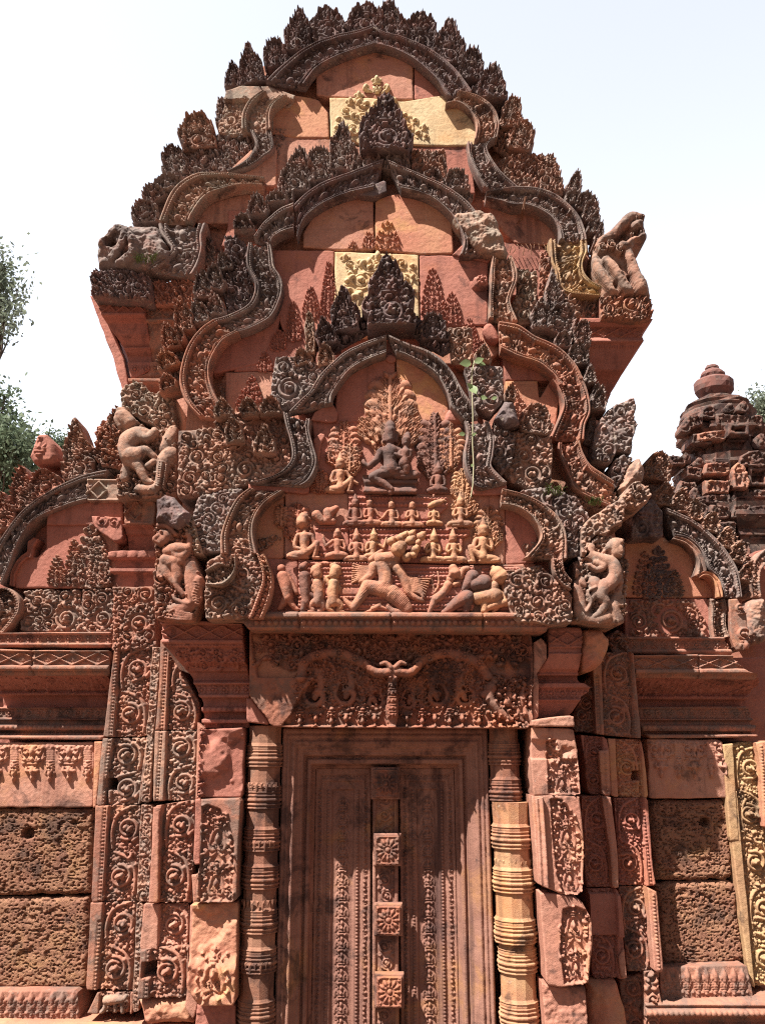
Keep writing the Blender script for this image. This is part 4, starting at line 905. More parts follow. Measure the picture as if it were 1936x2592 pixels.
# trees of the story, flame shaped
def tree_rel(cx, by, ty, w, Y, mat, seed, dens=1.):
    rn = random.Random(seed); it = [('frond', cx, (by + ty) / 2, (by - ty) * .5, 0, 1)]
    n = int((by - ty) / (w * .20) * dens)
    for q in range(n):
        t = q / n; y = by + (ty - by) * t; ww = w * min(1, (1 - t) * 1.6) ** .8 * min(1, .45 + t * 2.5)
        m = max(1, int(ww / (w * .22)))
        for s in range(m):
            for sg in (-1, 1): it.append(('frond' if rn.random() < .75 else 'leaf', cx + sg * ww * (s + .6) / m * .95, y + rn.uniform(-3, 3) + s * w * .05, w * .19, -sg * (25 + 30 * s / m) + rn.uniform(-15, 15), 1))
    return spray('carved_tree', 'c5', Y, mat, P1, it, amp=.036, res=.004)
tree_rel(800, 600, 175, 172, Y1t - .002, 'tan figure sandstone', 1)
tree_rel(1035, 740, 395, 95, Y1t, 'dark figure sandstone', 2); tree_rel(1115, 700, 450, 55, Y1t, 'tan figure sandstone', 3)
tree_rel(560, 700, 440, 95, Y1t, 'red figure sandstone', 4); tree_rel(590, 720, 560, 62, Y1t - .01, 'tan figure sandstone', 5)
tree_rel(440, 820, 700, 60, Y1t, 'red figure sandstone', 6)
tree_rel(1175, 860, 690, 62, Y1t, 'ochre figure sandstone', 7); tree_rel(1190, 930, 815, 74, Y1t - .005, 'ochre figure sandstone', 12)
tree_rel(1310, 1110, 885, 78, Y1t, 'ochre figure sandstone', 8); tree_rel(320, 1080, 870, 76, Y1t, 'red figure sandstone', 9); tree_rel(235, 1000, 880, 40, Y1t, 'tan figure sandstone', 10)
F1 = lambda limbs, mat, crop='b7', Y=Y1t - .025, lab=None, **k: figure('carved_figure', crop, Y, mat, P1, limbs, lab=lab, **k)
# the god on his throne with his consort on his knee
god = [[(800, 545, 26), (800, 500, 28, 6)], [(800, 480, 27), (800, 468, 22), (798, 452, 10)], [(800, 535, 8, 26), (800, 520, 6, 26)], [(798, 552, 8, 24)], [(788, 512, 5, 24)], [(812, 512, 5, 24)], [(768, 520, 8), (768, 550, 9)], [(832, 520, 8), (832, 550, 9)],
       [(800, 560, 17), (800, 590, 20)], [(755, 605, 20), (800, 598, 24), (848, 605, 18)], [(800, 610, 40), (802, 660, 34), (805, 700, 40)],
       [(750, 608, 19), (728, 650, 17, 4), (690, 685, 14, 8)], [(690, 685, 13, 6), (668, 672, 10, 8), (660, 655, 8, 6)], [(850, 608, 17), (870, 640, 15), (850, 640, 10, 20)],
       [(800, 712, 30), (750, 725, 27, 6), (712, 742, 24, 8)], [(712, 742, 22, 8), (765, 775, 20, 8), (805, 805, 15, 8)], [(805, 808, 12, 8), (800, 820, 12, 8)],
       [(805, 712, 30), (870, 722, 26), (930, 728, 22)], [(930, 730, 20, 4), (880, 738, 17, 8), (830, 736, 14, 10)], [(760, 700, 12, 24), (805, 715, 14, 28), (850, 705, 12, 24)]]
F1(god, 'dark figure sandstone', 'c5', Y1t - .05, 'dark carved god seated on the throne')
con = [[(884, 560, 20), (886, 545, 22, 4)], [(888, 528, 20), (892, 515, 12)], [(882, 565, 6, 20)], [(876, 552, 4, 18)], [(892, 552, 4, 18)], [(884, 580, 12), (880, 595, 14)], [(856, 608, 13), (905, 606, 14)], [(880, 610, 24), (875, 640, 20), (872, 668, 26)],
       [(905, 608, 12), (895, 640, 10, 8), (860, 636, 8, 14), (835, 622, 7, 14)], [(856, 608, 12), (842, 628, 9, 8), (825, 620, 7, 10)], [(872, 668, 24), (882, 690, 20), (884, 712, 13)], [(884, 712, 10, 6), (892, 716, 8, 6)]]
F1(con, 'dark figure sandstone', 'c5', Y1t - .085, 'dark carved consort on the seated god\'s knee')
F1(bodyparts(540, 820, 215, 'knee', 1, legs='ease'), 'tan figure sandstone', 'c5', Y1t - .02, 'carved attendant seated left of the throne')
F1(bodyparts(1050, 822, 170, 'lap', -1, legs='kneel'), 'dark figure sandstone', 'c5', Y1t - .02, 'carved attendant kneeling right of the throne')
# upper terrace row
F1(bodyparts(540, 322, 200, 'lap', 1), 'dark figure sandstone')
F1(bodyparts(635, 318, 190, 'knee', 1, look=-.02), 'tan figure sandstone')
F1(bodyparts(770, 328, 190, 'knee', -1, look=.02), 'tan figure sandstone')
F1(bodyparts(895, 330, 190, 'pray', 1, crown=0), 'tan figure sandstone')
F1(bodyparts(1030, 320, 160, 'pray', 1, legs='kneel', head=0) + [[(1005, 200, 14), (1035, 185, 18), (1075, 172, 16)], [(1090, 165, 10), (1105, 172, 6)]], 'ochre figure sandstone')
F1(bodyparts(1195, 328, 215, 'pray', 1), 'ochre figure sandstone')
F1([[(300, 255, 30), (330, 290, 24)], [(390, 235, 26), (420, 215, 18)], [(340, 295, 20), (400, 295, 20)], [(370, 240, 30), (375, 280, 26)]], 'red figure sandstone', lab='worn lump where a seated figure has broken off')
# middle row
F1(bodyparts(225, 528, 290, 'lap', 1, legs='ease', head=0) + [[(205, 300, 40, -16), (215, 270, 30, -16)]], 'tan figure sandstone', lab='headless carved figure seated with one knee raised')
F1(bodyparts(430, 528, 220, 'raise', -1, legs='kneel', hs_=1.05, crown=0), 'tan figure sandstone')
F1(bodyparts(548, 545, 215, 'pray', 1, hs_=1.05), 'tan figure sandstone')
F1(bodyparts(650, 535, 205, 'raise', 1, look=.03, legs='kneel'), 'ochre figure sandstone')
F1(bodyparts(1025, 550, 215, 'pray', -1, look=-.03), 'ochre figure sandstone')
F1(bodyparts(1155, 550, 215, 'pray', 1, look=-.03), 'ochre figure sandstone', lab='pale praying figure with an animal muzzle')
F1(bodyparts(1335, 552, 285, 'pray', -1, legs='ease', look=-.01), 'ochre figure sandstone', lab='tall praying figure in front of a carved tree')
# the many headed, many armed giant kneeling under the mountain
gi = [[(710, 580, 46, -10), (728, 640, 40), (728, 700, 44)], [(700, 560, 40, -6), (780, 556, 30, -4)], [(655, 575, 30), (640, 625, 26), (600, 660, 22), (570, 670, 14)],
      [(800, 588, 30), (838, 640, 28), (862, 700, 26)], [(862, 700, 26), (878, 745, 22), (930, 778, 15), (965, 790, 8)],
      [(770, 740, 46), (700, 720, 44), (620, 700, 40)], [(615, 695, 36), (580, 760, 28), (530, 830, 22)], [(530, 835, 20), (490, 800, 14), (472, 775, 8)], [(770, 750, 48), (820, 790, 46), (860, 840, 36)], [(860, 850, 24), (790, 858, 20), (750, 835, 16), (745, 815, 12)],
      [(690, 530, 34, 6), (760, 522, 34, 10), (800, 520, 26, 8)], [(640, 535, 20, 6), (680, 500, 16, 6), (705, 480, 10, 4)]]
for q in range(9):
    a = q / 8
    gi.append([(640 - 10 * a, 575 + 70 * a, 7, 8), (590 - 20 * a, 580 + 78 * a, 6, 8), (528 - 6 * a, 560 + 118 * a, 5, 4)])
    gi.append([(862 + 10 * a, 640 + 90 * a, 7, 10), (930 + 12 * a, 655 + 92 * a, 6, 10), (1008 - 45 * a, 655 + 132 * a, 5, 6)])
def _scales(g, A, mp):
    a = A(730, 770); w = np.hypot((g.X - a[0]) / 1.9, g.Z - a[1]) < 85 * mp
    g.H = np.where(w & (g.H > .01), g.H + .003 * np.sin(g.X * 500) * np.sin(g.Z * 500), g.H)
F1(gi, 'tan figure sandstone', 'b7', Y1t - .035, 'many armed giant kneeling at the foot of the mountain', k=1.0, extra=_scales)
heads = []
for x, y, r in ((810, 470, 46), (765, 420, 26), (820, 400, 26), (885, 415, 30), (950, 390, 26), (890, 375, 22), (915, 470, 26), (860, 520, 26), (930, 430, 20), (850, 380, 20), (905, 505, 20)):
    heads += [[(x, y, r, 4), (x + r * .35, y - r * .4, r * .75, 4)], [(x - r * .15, y + r * .1, r * .18, r * .75)], [(x - r * .35, y - r * .25, r * .14, r * .66)], [(x + r * .2, y - r * .1, r * .14, r * .7)], [(x - r * .25, y + r * .45, r * .14, r * .66), (x + r * .1, y + r * .5, r * .14, r * .66)], [(x + r * .55, y - r * .65, r * .5), (x + r * .9, y - r * 1., r * .25)]]
F1(heads, 'ochre figure sandstone', 'b7', Y1t - .06, 'cluster of the giant\'s crowned heads')
# beasts at the foot of the mountain
lion = lambda x, s, f=1: [[(x, 800, 30 * s), (x - 5 * f, 740, 32 * s), (x + 5 * f, 680, 30 * s)], [(x + 6 * f, 630, 30 * s, 6), (x + 14 * f, 600, 32 * s, 4)], [(x + 30 * f, 612, 16 * s, 22), (x + 40 * f, 622, 10 * s, 20)], [(x + 6 * f, 590, 6, 30)], [(x + 30 * f, 588, 6, 26)], [(x - 10 * f, 572, 14), (x + 10 * f, 562, 12)],
        [(x - 18 * f, 800, 24 * s), (x - 30 * f, 835, 16 * s), (x - 5 * f, 855, 12 * s)], [(x + 22 * f, 800, 24 * s), (x + 48 * f, 825, 16 * s), (x + 30 * f, 852, 13 * s), (x + 60 * f, 856, 9 * s)], [(x + 20 * f, 690, 15 * s), (x + 40 * f, 715, 12 * s), (x + 24 * f, 740, 10 * s)], [(x - 24 * f, 690, 14 * s), (x - 44 * f, 650, 11 * s), (x - 20 * f, 640, 9 * s)]]
F1(lion(310, 1.0, -1), 'tan figure sandstone', lab='carved lion standing on its hind legs'); F1(lion(405, 1.05, 1), 'ochre figure sandstone', lab='carved lion standing beside the giant\'s arms')
F1([[(225, 640, 34), (230, 720, 30), (235, 800, 24)], [(215, 580, 26), (235, 560, 16)], [(250, 680, 14), (290, 655, 10)], [(235, 740, 20), (330, 790, 10), (360, 805, 5)], [(225, 800, 24), (215, 845, 16)]], 'dark figure sandstone')
F1([[(90, 640, 34), (110, 700, 36), (120, 770, 30)], [(80, 590, 24)], [(120, 780, 22), (160, 830, 14), (180, 845, 10)], [(100, 790, 22), (70, 840, 14)], [(120, 640, 16), (150, 690, 14), (175, 740, 12)]], 'red figure sandstone')
F1([[(1120, 690, 26), (1090, 740, 24), (1040, 780, 26)], [(1160, 690, 16, 6), (1185, 680, 12, 6)], [(1130, 660, 24), (1140, 650, 22)], [(1160, 618, 36), (1150, 590, 26)], [(1140, 625, 18, 24), (1130, 640, 12, 22)], [(1035, 785, 22), (1010, 840, 15), (1000, 862, 10)], [(1060, 780, 18), (1085, 765, 14)], [(1035, 738, 8), (1060, 690, 7), (1055, 610, 6)], [(1030, 720, 7), (1018, 660, 6), (1028, 630, 6)], [(1195, 640, 20), (1210, 600, 18), (1240, 590, 16)]], 'tan figure sandstone', lab='carved lion leaping beside the giant')
F1([[(1235, 770, 44), (1180, 800, 36), (1130, 840, 26)], [(1130, 840, 22), (1090, 862, 14)], [(1240, 790, 34), (1230, 850, 20)], [(1270, 640, 40), (1240, 690, 30), (1215, 720, 14)], [(1290, 690, 44), (1340, 680, 50)], [(1170, 790, 14), (1110, 820, 8), (1060, 835, 5)]], 'dark figure sandstone', lab='dark carved elephant lowering its trunk')
F1([[(1310, 770, 42, -8), (1400, 760, 56, -8)], [(1440, 640, 52, 6), (1425, 620, 42, 6)], [(1410, 600, 20, 4), (1400, 585, 14)], [(1405, 700, 26, 20), (1390, 750, 18, 22), (1410, 790, 13, 20), (1430, 800, 9, 18)], [(1490, 650, 34), (1500, 690, 26)], [(1350, 780, 30), (1345, 850, 22)], [(1470, 700, 18), (1480, 780, 16)]], 'ochre figure sandstone', lab='pale carved elephant seen from the front')
F1([[(1470, 800, 22, 8), (1420, 815, 26, 10), (1375, 830, 22, 8)], [(1475, 790, 18, 8), (1465, 750, 14, 8), (1440, 735, 12, 8)], [(1440, 735, 12, 8), (1425, 745, 7, 8)], [(1370, 835, 14, 8), (1350, 865, 9, 6)], [(1480, 815, 12, 8), (1515, 820, 8, 8), (1530, 840, 6, 6)], [(1465, 730, 5, 10), (1475, 700, 4, 8)], [(1430, 830, 12, 8), (1400, 862, 8)]], 'ochre figure sandstone', lab='carved deer running in front of the elephant')
F1([[(1530, 640, 26), (1545, 700, 24), (1545, 770, 22)], [(1545, 700, 18), (1570, 780, 15), (1590, 840, 12)], [(1540, 780, 20), (1550, 860, 15)], [(1500, 640, 16), (1480, 690, 12)]], 'tan figure sandstone')
F1([[(650, 840, 16), (690, 820, 14), (700, 800, 8)], [(640, 852, 10), (600, 860, 6)], [(695, 825, 12), (740, 845, 10)]], 'tan figure sandstone')
# ---- body of the library behind the fronts
box('wall', -1.75, 1.62, 6.05, 9.5, 0, 4.3, 'pink sandstone', LIB)
block('wall', 'd', '-120,1420 250,1420 530,1345 1160,1345 1400,1420 1780,1420 1800,2290 -150,2290', 5.62, 6.2, 'red sandstone', LIB, rough=.01)

# ---- wing on the left
Yw = 5.32
HP = block('half_pediment', 'd', '-140,1220 0,1150 60,1060 130,1010 260,985 345,990 345,1420 -140,1420', Yw + .15, 6.0, 'red sandstone', LIB, lab='half pediment on the left with a smooth red replacement stone in its crest')
def tymw(crop, P, mat, dy=0, **k): return block('tympanum_block', crop, P, Yw + .05 + dy, Yw + .3, mat, HP, rough=.005, bev=.008, wob=.003, **k)
tymw('c6', '100,1495 90,1400 110,1330 180,1290 240,1300 300,1240 300,1085 600,1085 600,1495', 'red sandstone')
tymw('c6', '300,1090 310,1000 420,960 600,935 790,940 790,1120 600,1090', 'red sandstone', -.02)
tymw('c6', '600,1090 760,1030 760,1490 600,1495', 'pink sandstone', .01)
def fw(A, B, mat='grey lichened sandstone', crop='c6', Y=Yw, par=None, **k): return band('frame_band', W(crop, A, Y), W(crop, B, Y), Y, Y + .2, mat, par or HP, frame_fn(k.pop('d', 1), RNG.randint(0, 999), **k))
fw('-60,1330 -10,1220 60,1110 140,1010 230,935 330,870 440,812 560,765 700,735', '20,1480 60,1385 105,1265 150,1165 205,1085 290,1030 400,985 480,955 560,935')
block('frame_block', 'c6', '560,790 770,795 775,935 555,935', Yw - .02, Yw + .2, 'pale lichened sandstone', HP, lambda g, sd: (ground(g, sstep(.01, .016, sd), .012), lozenges(g, at('c6', 0, 925, Yw)[1], at('c6', 0, 815, Yw)[1], at('c6', 565, 0, Yw)[0], at('c6', 765, 0, Yw)[0], .105, .014)))
band('frame_lip', W('c6', '70,1480 80,1390 115,1320 165,1275 185,1260 185,1200 225,1175', Yw + .05), W('c6', '100,1485 108,1410 140,1345 190,1300 215,1310 225,1240 255,1185', Yw + .05), Yw + .05, Yw + .2, 'red sandstone', HP, plain_frame_fn(), sm=False)
for a in ((75, 1000, 235, 980, 140, 690), (205, 960, 400, 860, 285, 690), (410, 800, 620, 780, 492, 405), (612, 680, 800, 680, 690, 450), (690, 520, 800, 520, 760, 330), (-40, 1130, 100, 1110, 20, 860)):
    flame('c6', *a, Yw + .04, .16, 'carved pink sandstone' if a[5] > 440 else 'carved tan sandstone', HP, blunt=.28)
block('replacement_stone', 'c6', '188,640 205,590 235,505 262,494 300,500 345,560 360,650 330,690 215,690', Yw - .02, Yw + .22, 'red sandstone', HP, lambda g, sd: [g.stamp(MO['cup'], *at('c6', 262, 610, Yw), .05, 0, .02), g.stamp(MO['curl'], *at('c6', 262, 540, Yw), .03, 0, .015)], bev=.03, lab='smooth red replacement stone')
carved('crest_row', 'c6', '410,680 770,680 770,745 640,745 480,800 420,800', Yw + .05, Yw + .2, 'grey lichened sandstone', HP, r=.024, vol=[(500, 725, 36)])
carved('crest_row', 'c6', '-60,1300 0,1130 90,1000 200,900 300,820 420,760 420,820 300,890 180,990 100,1080 20,1220 -20,1320', Yw + .06, Yw + .2, 'carved tan sandstone', HP, r=.024, amp=.032)
carved('crest_row', 'c6', '610,460 740,330 800,330 800,690 610,690', Yw + .1, Yw + .25, 'carved pink sandstone', HP, r=.024)
tree_spray('c6', 590, 1480, 1100, 115, Yw + .045, 'carved tan sandstone', HP, 41); tree_spray('c6', 480, 1480, 1190, 60, Yw + .048, 'carved pink sandstone', HP, 42); tree_spray('c6', 370, 1480, 1290, 55, Yw + .048, 'carved pink sandstone', HP, 43); tree_spray('c6', 650, 1480, 1180, 70, Yw + .048, 'carved tan sandstone', HP, 44)
carved('frieze_block', 'c6', '150,1505 510,1500 500,1775 120,1775', Yw + .03, Yw + .3, 'carved tan sandstone', HP, r=.028, amp=.04, vol=[(420, 1690, 76), (290, 1640, 56, -1), (240, 1700, 40)])
carved('frieze_block', 'c6', '515,1497 740,1490 722,1775 480,1775', Yw + .02, Yw + .3, 'carved tan sandstone', HP, r=.028, amp=.04, vol=[(655, 1690, 66), (650, 1560, 50, -1), (560, 1600, 46)])
fw('-20,1500 70,1500 130,1560 135,1640 90,1720 30,1790', '-60,1500 -20,1560 -10,1640 -60,1700 -110,1760', 'carved tan sandstone', Y=Yw)
Yc = 5.20
wc = block('cornice', 'b1', '-90,262 470,256 728,256 722,352 -90,352', Yc + .10, 5.7, 'carved pink sandstone', LIB,
           corn([255, 268, 275, 320, 330, 340, 352], [.03, .03, 0, 0, .02, .02, .0], 'b1', 300, Yc + .1, None, beads=(), petals=((300, .028, .062),)), wob=.003)
block('diamond_frieze', 'b1', '-90,360 205,372 710,376 700,530 -90,530', Yc, 5.7, 'carved pink sandstone', wc,
      lambda g, sd: (corn([360, 378, 384, 466, 474, 494, 500, 505, 530], [.02, .02, 0, 0, .02, .02, .0, -.02, -.03], 'b1', 300, Yc, (385, 465), .15, ((512, .006, .017),))(g, sd), joint(g, *at('b1', 206, 360, Yc), *at('b1', 206, 530, Yc))), wob=.003)
block('leaf_cavetto', 'b1', '-90,532 690,530 680,730 -90,730', Yc + .06, 5.7, 'red sandstone', wc,
      lambda g, sd: (corn([530, 560, 600, 625, 632, 650, 655, 720, 730], [.0, -.07, -.15, -.19, -.16, -.16, -.24, -.25, -.23], 'b1', 300, Yc + .06, None, beads=((642, .006, .018),))(g, sd), foliate(g, (g.Z > at('b1', 0, 622, Yc)[1]) & (sd > .01), .030, 5, .032)), wob=.003)
block('lotus_moulding', 'b1', '-90,730 676,732 668,870 660,948 -90,942', Yc + .10, 5.7, 'carved pink sandstone', wc,
      corn([730, 738, 742, 800, 812, 820, 845, 852, 880, 888, 918, 924, 942], [-.14, -.12, -.15, -.14, -.09, -.13, -.13, -.05, -.05, -.11, -.07, .0, .0], 'b1', 300, Yc + .10, None, beads=((865, .013, .028), (905, .010, .022)), petals=((768, .030, .062),)), wob=.003)
def pendants(crop, Y, xs, y0, y1, wide):
    def fn(g, sd):
        for i, x in enumerate(xs):
            if i % 2 == wide:
                for m, yy, r, dx in (('volute', .18, .22, -.30), ('volute', .18, .22, .30), ('bud', .12, .2, 0), ('cup', .42, .24, 0), ('curl', .40, .15, -.33), ('curl', .40, .15, .33), ('bud', .68, .2, 0), ('comma', .62, .13, -.2), ('comma', .62, .13, .2), ('leaf', .9, .14, 0), ('curl', .05, .13, -.5), ('curl', .05, .13, .5)):
                    p = at(crop, x + dx * (y1 - y0) * .62, y0 + yy * (y1 - y0), Y); g.stamp(MO[m], *p, r * (y1 - y0) * mpp(crop, Y) * .95, math.pi if m in ('leaf', 'bud', 'comma') else 0, .030)
            else:
                for yy in np.arange(.05, .5, .07):
                    p = at(crop, x, y0 + yy * (y1 - y0), Y); g.chain([(p[0] - .018, p[1], .007), (p[0] + .018, p[1], .007)])
                for m, yy, r in (('cup', .52, .14), ('cup', .62, .15), ('bud', .76, .16), ('leaf', .92, .13)):
                    p = at(crop, x, y0 + yy * (y1 - y0), Y); g.stamp(MO[m], *p, r * (y1 - y0) * mpp(crop, Y), math.pi, .030)
        beads_px(g, crop, Y, min(xs) - 40, y0 - 2, max(xs) + 40, y0 - 2, .012, .026, .01)
    return fn
Yl = 5.32
WL = block('wall', 'b1', '5,968 606,958 602,1380 -90,1385 -90,965', Yl, 5.7, 'pink sandstone', LIB, pendants('b1', Yl, [-25, 94, 212, 325, 448, 565], 995, 1215, 0), wob=.006, lab='left wing wall of smooth stone over pitted laterite blocks')
def pitted(seed, holes=(), crop=None, Y=None):
    def fn(g, sd):
        n = fbm(g.X, g.Z * 1.7, 22, seed, 4); n2 = vnoise(g.X * 62, g.Z * 120, seed + 3); n3 = vnoise(g.X * 110 + 5, g.Z * 170, seed + 7)
        g.H = g.H + .004 * n - .012 * sstep(.70, .84, n2) * (n > -.3) - .012 * sstep(.7, .82, n3) + .010 * fbm(g.X, g.Z, 3, seed + 1, 2) - .010 * sstep(.74, .82, vnoise(g.X * 21 + 3, g.Z * 33, seed + 9)) * sstep(.4, .6, vnoise(g.X * 5, g.Z * 5, seed))
        for x, y, r, d in holes:
            p = at(crop, x, y, Y); q = np.hypot((g.X - p[0]), (g.Z - p[1]) * 1.1) + .006 * n; g.H = g.H - d * (1 - sstep(r * .65, r, q))
    return fn
block('laterite_block', 'b2', '-90,116 608,118 600,300 585,668 -90,678', Yl + .02, 5.7, 'laterite', WL, pitted(1, ((175, 280, .040, .07), (470, 210, .02, .02)), 'b2', Yl), wob=.014, bev=.03, res=.0045)
block('laterite_block', 'b2', '-90,690 575,686 560,1280 -90,1286', Yl + .02, 5.7, 'laterite', WL, pitted(2, (), 'b2', Yl), wob=.014, bev=.03, res=.0045)
block('jamb_strip', 'b1', '608,960 662,955 620,1390 598,1385', Yl - .04, 5.7, 'orange sandstone', WL)
def lotusrow(crop, Y, xs, y0, y1):
    def fn(g, sd):
        for x in xs:
            s = (y1 - y0) * mpp(crop, Y)
            for m, yy, r in (('leaf', .2, .24), ('cup', .42, .20), ('cup', .60, .16), ('curl', .86, .12)):
                g.stamp(MO[m], *at(crop, x, y0 + yy * (y1 - y0), Y), r * s, 0, .018)
            for d in (-1, 1): g.stamp(MO['curl'], *at(crop, x + d * (y1 - y0) * .2, y0 + .8 * (y1 - y0), Y), .12 * s, d, .014, d); g.stamp(MO['bud'], *at(crop, x + (y1 - y0) * .2, y0 + .3 * (y1 - y0), Y), .1 * s, 0, .012)
    return fn
bl = block('base_moulding', 'b2', '-90,1292 500,1288 510,1478 -90,1488', Yl - .06, 5.7, 'carved pink sandstone', LIB, lotusrow('b2', Yl - .06, [10, 75, 140, 207, 272, 340, 405, 472], 1300, 1470), wob=.004)
block('plinth', 'b2', '-90,1488 1260,1500 1260,1720 -90,1720', Yl - .12, 5.7, 'orange sandstone', bl, corn([1485, 1500, 1510, 1540, 1560, 1640, 1700], [.0, .02, -.03, -.03, .05, .05, .08], 'b2', 300, Yl - .1))

# ---- scrolled pilasters on the left
Ya, Yb, Yp = 5.20, 5.08, 4.96
def pil(crop, P, Y, mat, back=5.7, fn=None, lab=None, par=None, **k): return block('pilaster', crop, P, Y, back, mat, par or LIB, fn, wob=.002, bev=.004, lab=lab, **k)
PA = pil('b1', '738,350 970,350 975,500 960,700 935,925 665,930', Ya, 'carved pink sandstone', fn=lambda g, sd: (beads_px(g, 'b1', Ya, 752, 356, 712, 925, .008, .019, .010, sunk=.010), groove_px(g, 'b1', Ya, 772, 352, 738, 925), scroll_panel(g, sd, np.array(at('b1', 838, 925, Ya)), np.array(at('b1', 868, 352, Ya)), .094, .243, 1)), lab='outer left pilaster carved with running scrolls')
def seg(P, Y, bd, ax, hw, pitch, seed, mat='carved pink sandstone', crop='b2', first=1, skip=(), fn2=None, lab=None):
    def fn(g, sd):
        if bd: beads_px(g, crop, Y, *bd, .008, .019, .010, sunk=.010)
        scroll_panel(g, sd, np.array(at(crop, ax[0], ax[1], Y)), np.array(at(crop, ax[2], ax[3], Y)), hw, pitch, seed, first=first, skip=skip)
        if fn2: fn2(g, sd)
    return block('scroll_panel', crop, P, Y, 5.7, mat, PA, fn, wob=.002, bev=.004, lab=lab)
hole = lambda crop, x, y, w, h, Y, d=.12: (lambda g, sd: np.copyto(g.H, g.H - d * (1 - sstep(w * .8, w, np.maximum(np.abs(g.X - at(crop, x, y, Y)[0]), np.abs(g.Z - at(crop, x, y, Y)[1]) * w / h)))))
seg('662,938 985,932 960,1150 900,1360 620,1375', Ya, (705, 940, 665, 1370), (775, 1372, 832, 940), .094, .243, 2, 'carved tan sandstone', 'b1', -1, fn2=hole('b1', 710, 1232, .032, .034, Ya, .2))
seg('615,100 900,95 890,420 870,715 590,720', Ya, (676, 100, 640, 715), (768, 715, 810, 98), .092, .243, 3, first=1)
seg('585,725 868,720 850,1000 845,1300 555,1285', Ya, (640, 850, 610, 1300), (735, 1300, 775, 722), .092, .243, 4, 'carved pink sandstone', first=1)
seg('625,1305 860,1310 850,1440 560,1440', Ya, None, (735, 1436, 740, 1310), .08, .13, 5)
# the small beast at the foot
figure('carved_animal', 'b2', Ya, 'carved tan sandstone', PA, [[(690, 1350, 24), (740, 1345, 26), (785, 1345, 20)], [(690, 1360, 14), (670, 1410, 10), (650, 1430, 8)], [(740, 1360, 12), (745, 1420, 9)], [(785, 1360, 12), (790, 1425, 10)], [(800, 1340, 14), (815, 1325, 10)]])
def fol_strip(crop, P, Y, mat, r=.020, vol=(), par=PA, name='leaf_strip', back=5.7): return carved(name, crop, P, Y, back, mat, par, r=r, amp=.022, vol=vol, depth=.014, mix=('rosette', 'bud', 'curl'), edge=.005, gap=1.3)
fol_strip('b1', '975,350 1030,350 1015,640 985,930 938,930 965,640', Yb + .06, 'carved tan sandstone'); fol_strip('b1', '945,935 985,935 965,1350 905,1355', Yb + .06, 'carved tan sandstone')
fol_strip('b2', '908,98 985,95 960,720 880,720', Yb + .06, 'carved tan sandstone'); fol_strip('b2', '880,725 925,725 890,1420 850,1430', Yb + .06, 'carved tan sandstone')
PB = pil('b1', '1035,300 1100,420 1200,570 1280,720 1270,880 1000,885 1025,600', Yb, 'carved pink sandstone', lab='inner left pilaster carved with running scrolls and broken near the bottom', fn=lambda g, sd: (beads_px(g, 'b1', Yb, 1068, 370, 1040, 880, .008, .019, .010, sunk=.010), groove_px(g, 'b1', Yb, 1092, 370, 1075, 880), scroll_panel(g, sd, np.array(at('b1', 1170, 880, Yb)), np.array(at('b1', 1190, 420, Yb)), .088, .25, 6)))
PA = PB
seg('998,890 1270,886 1255,1335 985,1342', Yb, (1038, 892, 1010, 1335), (1158, 1338, 1176, 890), .088, .25, 7, 'carved tan sandstone', 'b1', -1)
seg('1005,100 1250,62 1230,728 990,728 1030,400', Yb - .02, None, (1120, 726, 1152, 66), .088, .26, 8, 'carved pink sandstone')
block('pilaster_edge', 'b2', '985,110 1030,100 1022,300 1020,725 958,735 975,400', Yb - .04, 5.7, 'pink sandstone', PB, wob=.006)
seg('925,738 1215,735 1205,1005 900,1030', Yb + .01, None, (1120, 1000, 1130, 740), .085, .25, 9, 'pink sandstone', skip=(), first=1)
seg('905,1030 1210,1005 1215,1200 1190,1345 885,1345', Yb - .02, (955, 1035, 935, 1345), (1075, 1340, 1085, 1010), .095, .33, 10, 'carved pink sandstone', fn2=hole('b2', 955, 1160, .036, .038, Yb - .02, .15))
eroded('broken_foot', 'b2', '890,1350 1240,1330 1250,1500 930,1500', Yb + .03, 5.7, 'orange sandstone', PB, amp=.03, f=8, smooth=False)
pil('b1', '1272,830 1325,880 1290,1335 1260,1330', Yb - .03, 'pink sandstone', fn=lambda g, sd: groove_px(g, 'b1', Yb - .03, 1300, 880, 1275, 1330), par=PB)
pil('b2', '1258,60 1300,58 1285,480 1245,480', Yb - .05, 'red sandstone', par=PB); pil('b2', '1235,545 1275,548 1260,720 1225,735 1215,1200 1190,1400 1245,1480 1270,1400', Yb - .04, 'pink sandstone', par=PB)
